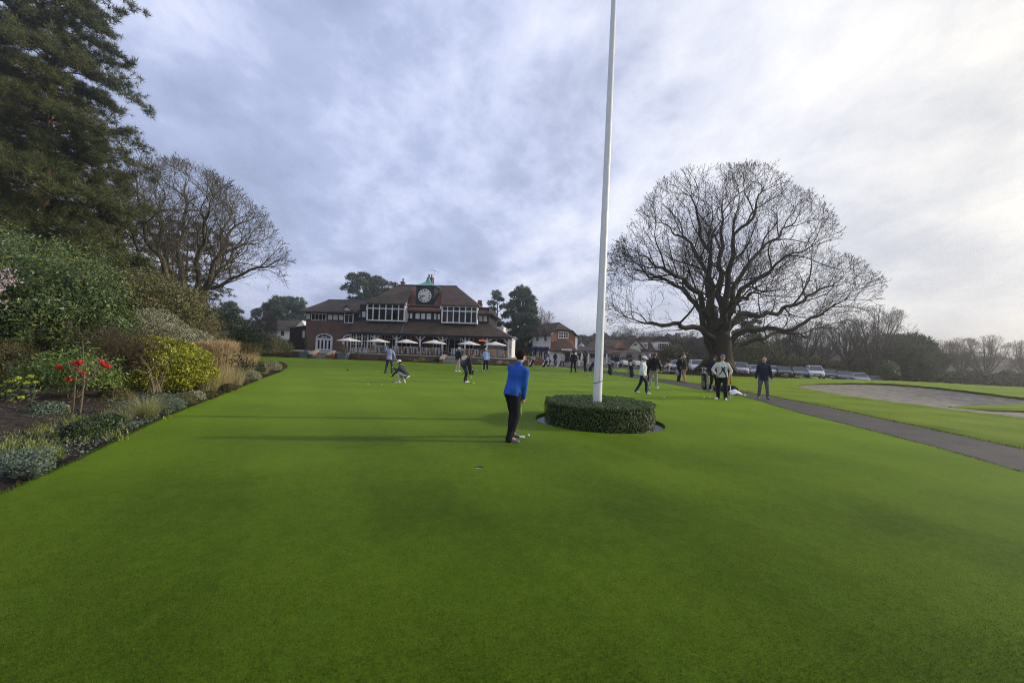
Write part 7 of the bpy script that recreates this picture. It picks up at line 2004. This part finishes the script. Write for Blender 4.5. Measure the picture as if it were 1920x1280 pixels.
    # shoes
    for i in (0, 1):
        h_, k, ank, fwd = leg[i]; f = feet[i]; sdv = V3((fwd.y, -fwd.x, 0)); c0 = V3((f[0], f[1], f[2])); m = MB()
        up_ = V3((0, 0, 1)); rr = []
        for t, wd, ht in ((-.115, .026, .055), (-.10, .036, .085), (-.04, .040, .095), (.03, .043, .075), (.09, .047, .055), (.135, .040, .042), (.155, .022, .030)):
            q = c0 + fwd * t; rr.append([q - sdv * wd + up_ * .012, q - sdv * wd * .95 + up_ * .0, q + sdv * wd * .95 + up_ * .0, q + sdv * wd + up_ * .012, q + sdv * wd * .85 + up_ * ht * .7, q + sdv * wd * .4 + up_ * ht, q - sdv * wd * .4 + up_ * ht, q - sdv * wd * .85 + up_ * ht * .7])
        m.loft(rr, True); m.build('shoe', fit['shoe'], root)
    # hair and hat
    def shell(nm, mat, rx, ry, rz_, oz, keep, par=root):
        m = MB(); nu, nv = 24, 16; vs = [(rx * math.sin(math.pi * j / nv) * math.cos(2 * math.pi * i / nu), ry * math.sin(math.pi * j / nv) * math.sin(2 * math.pi * i / nu), rz_ * math.cos(math.pi * j / nv)) for j in range(nv + 1) for i in range(nu)]; fs = []
        for j in range(nv):
            for i in range(nu):
                q = [j * nu + i, j * nu + (i + 1) % nu, (j + 1) * nu + (i + 1) % nu, (j + 1) * nu + i]; c = sum((V3(vs[t]) for t in q), V3()) / 4
                if keep(c): fs.append(tuple(q))
        m.add([hd(x * (1 + .05 * mnoise.noise((x * 40, y * 40, z * 40))), y - .008, z + oz) for x, y, z in vs], fs, True); return m.build(nm, mat, par)
    if fit.get('hair') is not None:
        shell('hair', fit['hair'], .088, .110, .120, .020, lambda c: c.z > .05 or (c.y < .005 and c.z > -.088) or (c.y < .05 and c.z > .01))
        if fit.get('long'): m = MB(); capsule(m, hd(0, -.07, -.02), hd(0, -.075, -.19), .068, .05); m.build('hair_length', fit['hair'], root)
    if fit.get('cap') is not None:
        cp = shell('cap', fit['cap'], .090, .110, .110, .030, lambda c: c.z > -.002); m = MB(); fl = fit.get('flat')
        n = 12; fr = [(.086 * math.cos(a), .075 + (.105 if not fl else .065) * math.sin(a)) for a in [math.pi * k / n for k in range(n + 1)]]
        m.prism([hd(x, y, .030 - .12 * max(0, y - .09)) for x, y in fr], Rh @ V3((0, 0, .010))); m.build('brim', fit['cap'], cp)
    bpy.context.view_layer.update()
    PEOPLE[key] = dict(root=root, hands=[root.matrix_world @ a[2] for a in arm], u=[(root.matrix_world.to_3x3() @ (a[2] - a[1])).normalized() for a in arm], chest=(sp, Xs, Ys, jk))
    return root


M_GRIP = plain('black grip', (.02, .02, .02), .8); M_GRIPO = plain('orange grip', (.50, .16, .03), .7)


def putter(label, top, foot, face=None, grip=M_GRIP, gl=.27, head=True, thick=.006, shaft=None):
    d = Vector(top) - Vector(foot); root = thing('putter', label, 'putter', foot, 0, 'putters in hand'); u = d.normalized()
    part('shaft', root, shaft or M_STEEL, lambda m: m.tube([(0, 0, .02), d - u * gl], thick, 8)); part('grip', root, grip, lambda m: m.tube([d - u * gl, d], thick * 2.4, 8))
    if head: part('putter_head', root, face or M_STEEL, lambda m: m.bbox(-.055, .055, -.04, .035, .002, .028, .008))
    return root


T = lambda *a: cloth(*a)
NAVY, BLACKT, WHITES = T('navy cloth', (.018, .022, .045)), T('black cloth', (.010, .010, .012)), plain('white shoe leather', (.72, .72, .70), .5)
BLACKS, BROWNS = plain('black shoe leather', (.018, .018, .02), .4), plain('brown shoe', (.06, .03, .018), .5)
HBROWN, HBLACK, HGREY, HRED = plain('brown hair', (.014, .009, .006), .9, .1), plain('dark hair', (.010, .008, .006), .9, .1), plain('grey hair', (.42, .41, .40), .7), plain('auburn hair', (.11, .035, .018), .6)
WCAP, DCAP, GCAP = plain('white cap cloth', (.74, .74, .75), .85), plain('dark cap cloth', (.03, .03, .035), .9), plain('grey tweed cap', (.16, .165, .19), .95)
BLUE = T('bright blue fleece', (.022, .085, .36)); LILAC = T('lilac grey jumper', (.33, .35, .52)); DGREY = T('charcoal knit', (.045, .045, .048)); SLATE = T('slate cotton', (.035, .045, .065)); PALE = T('pale stone cotton', (.50, .48, .44))
BEIGE = T('beige cotton', (.40, .33, .23)); KHAKI = T('khaki cotton', (.30, .27, .20)); TAN = T('tan cotton', (.36, .24, .14)); LBLUE = T('light blue jumper', (.36, .47, .68)); MINT = T('pale mint fleece', (.58, .65, .60)); CREAMJ = T('cream jumper', (.60, .59, .50)); GREYT = T('grey flannel', (.11, .11, .12)); OLIVE = T('dark olive jacket', (.030, .034, .022)); PALEGREY = T('pale grey coat', (.42, .44, .47)); PLAID = T('grey plaid', (.12, .12, .14))
GREYSHOE = plain('grey shoe', (.10, .10, .11), .5)
ST = rad

# 1 the golfer in blue, nearest
q = G(960, 823)
person('blue', 'golfer in a bright blue top and black trousers left of the round hedge', q, ST(-60), dict(top=BLUE, bottom=BLACKT, shoe=GREYSHOE, hair=HBROWN, topname='jumper', bulk=1.05, legs=1.16), lean=.20, side=-.03, twist=.36, pelvis=(0, -.02, .935), feet=((-.20, .12, 0, -.50), (.215, -.13, 0, -.58)), hands=((.06, .19, .80), (.11, .17, .745)), head=(.30, .12), elbow=((-1, -1.2, -.2), (1, -.8, 0)), fine=True, H=1.77, build=1.10, grip=(1.1, 1.1))
hh = PEOPLE['blue']['hands']
putter("putter of the blue-topped golfer, its pale head beside a ball", hh[0] + Vector((0, 0, .10)), G(979, 820), M_WHITE)
# 2 raised arm
person('raise', 'golfer in a lilac-grey jumper seen from behind with his left arm raised', G(729, 700), ST(6), dict(top=LILAC, bottom=SLATE, shoe=BLACKS, hair=HBLACK, topname='jumper', eyes=False), lean=.02, side=-.05, feet=((-.22, .0, 0, .25), (.20, .02, 0, -.25)), hands=((-.34, .06, 1.98), (.30, .08, .86)), elbow=((-1, .2, -.4), (.8, -.6, 0)), pelvis=(0, 0, .925), head=(.2, -.1), grip=(.15, .4))
# 3 crouching
person('crouch', 'golfer in a white cap and charcoal top squatting to read a putt', G(752, 717.5), ST(80), dict(top=DGREY, bottom=PALE, shoe=WHITES, hair=HBLACK, cap=WCAP, topname='jumper'), lean=.62, pelvis=(0, -.26, .36), feet=((-.13, .10, 0, .15), (.12, -.06, 0, -.2)), hands=((-.16, .46, .24), (.06, .42, .66)), elbow=((-1, 0, -.4), (.6, 0, -1)), knee=(0, 1, .6), head=(.1, .25), grip=(1.0, 1.1))
hh = PEOPLE['crouch']['hands']
putter('putter held upright by the squatting golfer', hh[1] + Vector((0, 0, .12)), Vector((hh[1].x + .0, hh[1].y, GREEN_Z)))
# 4 stooping over a putt
person('stoop', 'auburn-haired golfer in a dark gilet stooping low over a putt', G(872.5, 716.5), ST(-86), dict(top=DGREY, bottom=NAVY, shoe=WHITES, hair=HRED, topname='gilet', sleeve=1.0), lean=.68, twist=.12, pelvis=(0, -.12, .90), feet=((-.16, .05, 0, .1), (.16, 0, 0, -.1)), hands=((-.02, .30, .66), (.04, .32, .59)), head=(.1, .75), elbow=((-1, 0, -.1), (1, 0, -.1)), grip=(1.1, 1.1), H=1.76)
hh = PEOPLE['stoop']['hands']; putter('putter of the stooping golfer in the dark gilet', hh[0] + Vector((-.02, 0, .10)), G(884.5, 718))
# 5, 6 far pair by the steps
person('beige', 'golfer in a navy jacket and beige trousers by the middle steps', G(857, 696), ST(-35), dict(top=NAVY, bottom=BEIGE, shoe=WHITES, hair=HGREY, cap=WCAP, eyes=False), lean=.10, feet=((-.17, .03, 0, .3), (.17, 0, 0, -.3)), hands=((-.18, .20, .95), (.16, .22, .92)), head=(-.5, .2), grip=(.9, .9))
person('lightblue', 'golfer in a light blue jumper and white cap, back turned, before the terrace', G(910.5, 695.5), ST(20), dict(top=LBLUE, bottom=NAVY, shoe=WHITES, hair=HGREY, cap=WCAP, topname='jumper', eyes=False), lean=.05, build=1.08, feet=((-.15, .02, 0, .35), (.15, 0, 0, -.25)), hands=((-.22, .18, .92), (.27, .05, .84)), head=(.5, .12), grip=(.8, .5))
putter('putter of the golfer in light blue', PEOPLE['lightblue']['hands'][0] + Vector((0, 0, .06)), G(903.5, 695.5))
# 7-12 far group before the shop
person('black', 'golfer dressed all in black left of the flagpole', G(1075, 698), ST(8), dict(top=BLACKT, bottom=BLACKT, shoe=BLACKS, hair=HBLACK, cap=DCAP, eyes=False, bulk=1.04), lean=.03, feet=((-.20, .02, 0, .3), (.20, 0, 0, -.3)), hands=((-.24, .10, .90), (.24, .10, .90)), elbow=((-.6, -1, 0), (.6, -1, 0)), build=1.05, H=1.84, pelvis=(0, 0, .93))
person('olive', 'golfer in a dark olive jacket with white shoes beside the navy stand bag', G(1097, 697.5), ST(75), dict(top=OLIVE, bottom=NAVY, shoe=WHITES, hair=HBLACK, cap=DCAP), lean=.05, feet=((-.10, .05, 0, .1), (.10, -.05, 0, -.1)), hands=((-.18, .22, 1.02), (.22, .15, .98)), elbow=((-1, -.5, -.5), (1, -.5, -.5)), H=1.82)
person('coat', 'woman in a pale grey coat and black leggings walking before the shop door', G(1054, 688), ST(140), dict(top=PALEGREY, bottom=BLACKT, shoe=BLACKS, hair=HBROWN, long=True, hem=.16, bulk=1.06, legs=.85, topname='coat'), lean=.02, feet=((-.09, -.22, .02, 0), (.09, .22, 0, 0)), hands=((-.25, .1, .85), (.24, .0, .84)), build=.92, H=1.66, pelvis=(0, 0, .92))
person('brown', 'brown-haired woman in a dark jacket behind the white golf bag', G(1040.5, 686.5), ST(-165), dict(top=BLACKT, bottom=BLACKT, shoe=BLACKS, hair=HBROWN, long=True, legs=.9), lean=.05, hands=((-.16, .25, .95), (.2, .2, .95)), build=.92, H=1.66, grip=(.9, .9))
person('plaid', 'person in a grey plaid top leaning to a golf bag, left of the brown-haired woman', G(1025, 686), ST(-60), dict(top=PLAID, bottom=NAVY, shoe=WHITES, hair=HGREY, cap=WCAP, topname='jumper'), lean=.35, pelvis=(0, -.08, .93), hands=((-.12, .36, .86), (.14, .32, .84)), head=(0, .4), grip=(.9, .9), H=1.74)
# 13-15 middle right
person('mint', 'woman in a pale mint jumper and white cap striding right with a putter', G(1203.5, 737), ST(-122), dict(top=MINT, bottom=NAVY, shoe=WHITES, hair=HBROWN, cap=WCAP, topname='jumper', bulk=1.16, legs=.98), lean=.04, feet=((-.07, -.27, .02, .05), (.09, .28, 0, -.05)), hands=((-.30, .10, .86), (.27, .14, .82)), head=(-.15, .2), build=1.05, H=1.70, pelvis=(0, 0, .91), grip=(.6, 1.1))
putter('putter carried low by the woman in the mint jumper', PEOPLE['mint']['hands'][1] + Vector((-.03, 0, .08)), G(1217, 731), M_BAGBLACK)
person('blacksw', 'golfer in a black jumper and khaki trousers seen from behind, right of the striding woman', G(1224.5, 727), ST(-25), dict(top=BLACKT, bottom=KHAKI, shoe=WHITES, hair=HRED, topname='jumper', eyes=False), lean=.08, side=-.04, feet=((-.17, .02, 0, .3), (.18, 0, 0, -.35)), hands=((-.2, .18, .98), (.36, .16, .82)), head=(-.35, .25), H=1.84, grip=(.8, .4))
person('navyman', 'person in navy half hidden behind the golfer in the black jumper', G(1217.5, 714), ST(20), dict(top=NAVY, bottom=BLACKT, shoe=BLACKS, hair=HGREY, eyes=False), lean=.03, H=1.76)
# 16, 17 the pair on the path
person('dark', 'dark-clothed man on the path facing the man in tan trousers', G(1273, 714.5, .01), ST(-75), dict(top=BLACKT, bottom=BLACKT, shoe=BLACKS, hair=HBLACK), lean=.03, hands=((-.2, .2, 1.0), (.22, .16, .92)), H=1.80, grip=(.9, .9))
person('tan', 'white-haired man in a dark jacket and tan trousers on the path', G(1283.5, 717, .01), ST(70), dict(top=OLIVE, bottom=TAN, shoe=BROWNS, hair=HGREY), lean=.06, build=1.06, hands=((-.2, .2, 1.0), (.27, .1, .86)), H=1.80, grip=(.8, .5))
gb = thing('carrier_bag', 'pale grey bag hanging from the hand of the dark-clothed man on the path', 'bag', PEOPLE['dark']['hands'][0] + Vector((-.12, -.12, -.62)))
mb = MB(); mb.loft([[(sx * a, sy * b, z) for sx, sy in ((-1, -1), (1, -1), (1, 1), (-1, 1))] for a, b, z in ((.12, .07, 0), (.19, .10, .06), (.18, .09, .3), (.10, .04, .46))], True); mb.build('pouch', plain('grey bag cloth', (.36, .37, .42), .8), gb); mb = MB(); mb.tube([(-.07, 0, .44), (0.05, .05, .60), (.09, .08, .62), (.08, .02, .44)], .012, 6); mb.build('handle', M_BAGBLACK, gb)
# 18-20 right
person('darkcap', 'man in navy and a dark cap standing behind the cream-sweatered golfer', G(1337, 733), ST(190), dict(top=NAVY, bottom=BLACKT, shoe=T('pale laces shoe', (.30, .30, .32)), hair=HBLACK, cap=DCAP), lean=.04, feet=((-.17, .02, 0, .2), (.17, 0, 0, -.2)), hands=((-.18, .14, .92), (.20, .12, .92)), H=1.80, build=1.06, grip=(.8, .8))
person('cream', 'golfer in a cream sweater with navy diagonals and a grey flat cap', G(1353, 748.5), ST(150), dict(top=CREAMJ, bottom=BLACKT, shoe=WHITES, hair=HGREY, cap=GCAP, flat=True, topname='sweater', bulk=1.06, legs=1.15), lean=.0, feet=((-.15, .04, 0, .1), (.16, -.02, 0, -.5)), hands=((-.27, .12, .92), (.22, .18, 1.0)), head=(.25, .05), elbow=((-1, -.6, 0), (1, -.4, -.2)), H=1.84, build=1.06, grip=(1.0, .7))
hh = PEOPLE['cream']['hands']; putter('putter with an orange grip, point down, held by the cream-sweatered golfer', hh[0] + Vector((.02, -.03, .10)), Vector((hh[0].x + .01, hh[0].y - .06, GREEN_Z)), None, M_GRIPO, .42, True, .012, M_WHITE)
person('navycoat', 'balding man in a navy jacket and grey trousers standing on the path edge', G(1431, 747), ST(148), dict(top=NAVY, bottom=GREYT, shoe=BLACKS, hair=None, bulk=1.0, hem=.08, legs=1.05), lean=.02, feet=((-.18, .02, 0, .25), (.17, 0, 0, -.2)), hands=((-.285, .06, .86), (.285, .06, .86)), elbow=((-.9, -1, 0), (.9, -1, 0)), head=(.35, .05), H=1.80, build=1.06)
# hands of the last man are in his pockets: nothing held

# sweater pattern: navy saltire and diagonal on the front, band on the sleeve, laid onto the knitted surface
sp, Xs, Ys, jk = PEOPLE['cream']['chest']
M_NAVYKNIT = cloth('navy knit', (.020, .026, .075))
from mathutils.bvhtree import BVHTree
bvh = BVHTree.FromPolygons([v.co for v in jk.data.vertices], [tuple(p.vertices) for p in jk.data.polygons])


def knit_band(name, p0, p1, wd, n=14, dirv=None):
    """ribbon draped on the sweater front between chest coordinates (x across, z up)"""
    m = MB(); rows = []; a, b = Vector(p0), Vector(p1); t = (b - a).normalized(); nr = Vector((-t.y, t.x)) * wd / 2
    for k in range(n + 1):
        c = a.lerp(b, k / n); row = []
        for s_ in (-1, -.33, .33, 1):
            q = c + nr * s_; o = sp(q.y) + Xs * q.x + Ys * .6; hit = bvh.ray_cast(o, -Ys)
            row.append((hit[0] + Ys * .004) if hit[0] else o - Ys * .45)
        rows.append(row)
    m.add([p for r_ in rows for p in r_], [(i * 4 + j, i * 4 + j + 1, (i + 1) * 4 + j + 1, (i + 1) * 4 + j) for i in range(n) for j in range(3)], True); o = m.build(name, M_NAVYKNIT, jk); return o


knit_band('knit_stripe', (-.10, .34), (.02, .18), .055); knit_band('knit_stripe', (.03, .34), (-.10, .18), .055); knit_band('knit_stripe', (-.02, .25), (-.15, .02), .05); knit_band('knit_stripe', (-.04, .24), (.10, .02), .03)
# ================================================================ damp air
M_HAZE = bpy.data.materials.new('haze'); M_HAZE.use_nodes = True
nt = M_HAZE.node_tree; nt.nodes.clear(); out = nt.nodes.new('ShaderNodeOutputMaterial'); pv_ = nt.nodes.new('ShaderNodeVolumePrincipled')
pv_.inputs['Color'].default_value = (.93, .94, .97, 1); pv_.inputs['Density'].default_value = 0.0015; pv_.inputs['Anisotropy'].default_value = 0.85
nt.links.new(pv_.outputs[0], out.inputs['Volume'])
mb = MB(); mb.box(-3200, 3200, -700, 4700, -6.5, 33.0)
tag(mb.build('haze', M_HAZE), 'thin damp haze over the course', 'haze', kind='stuff')
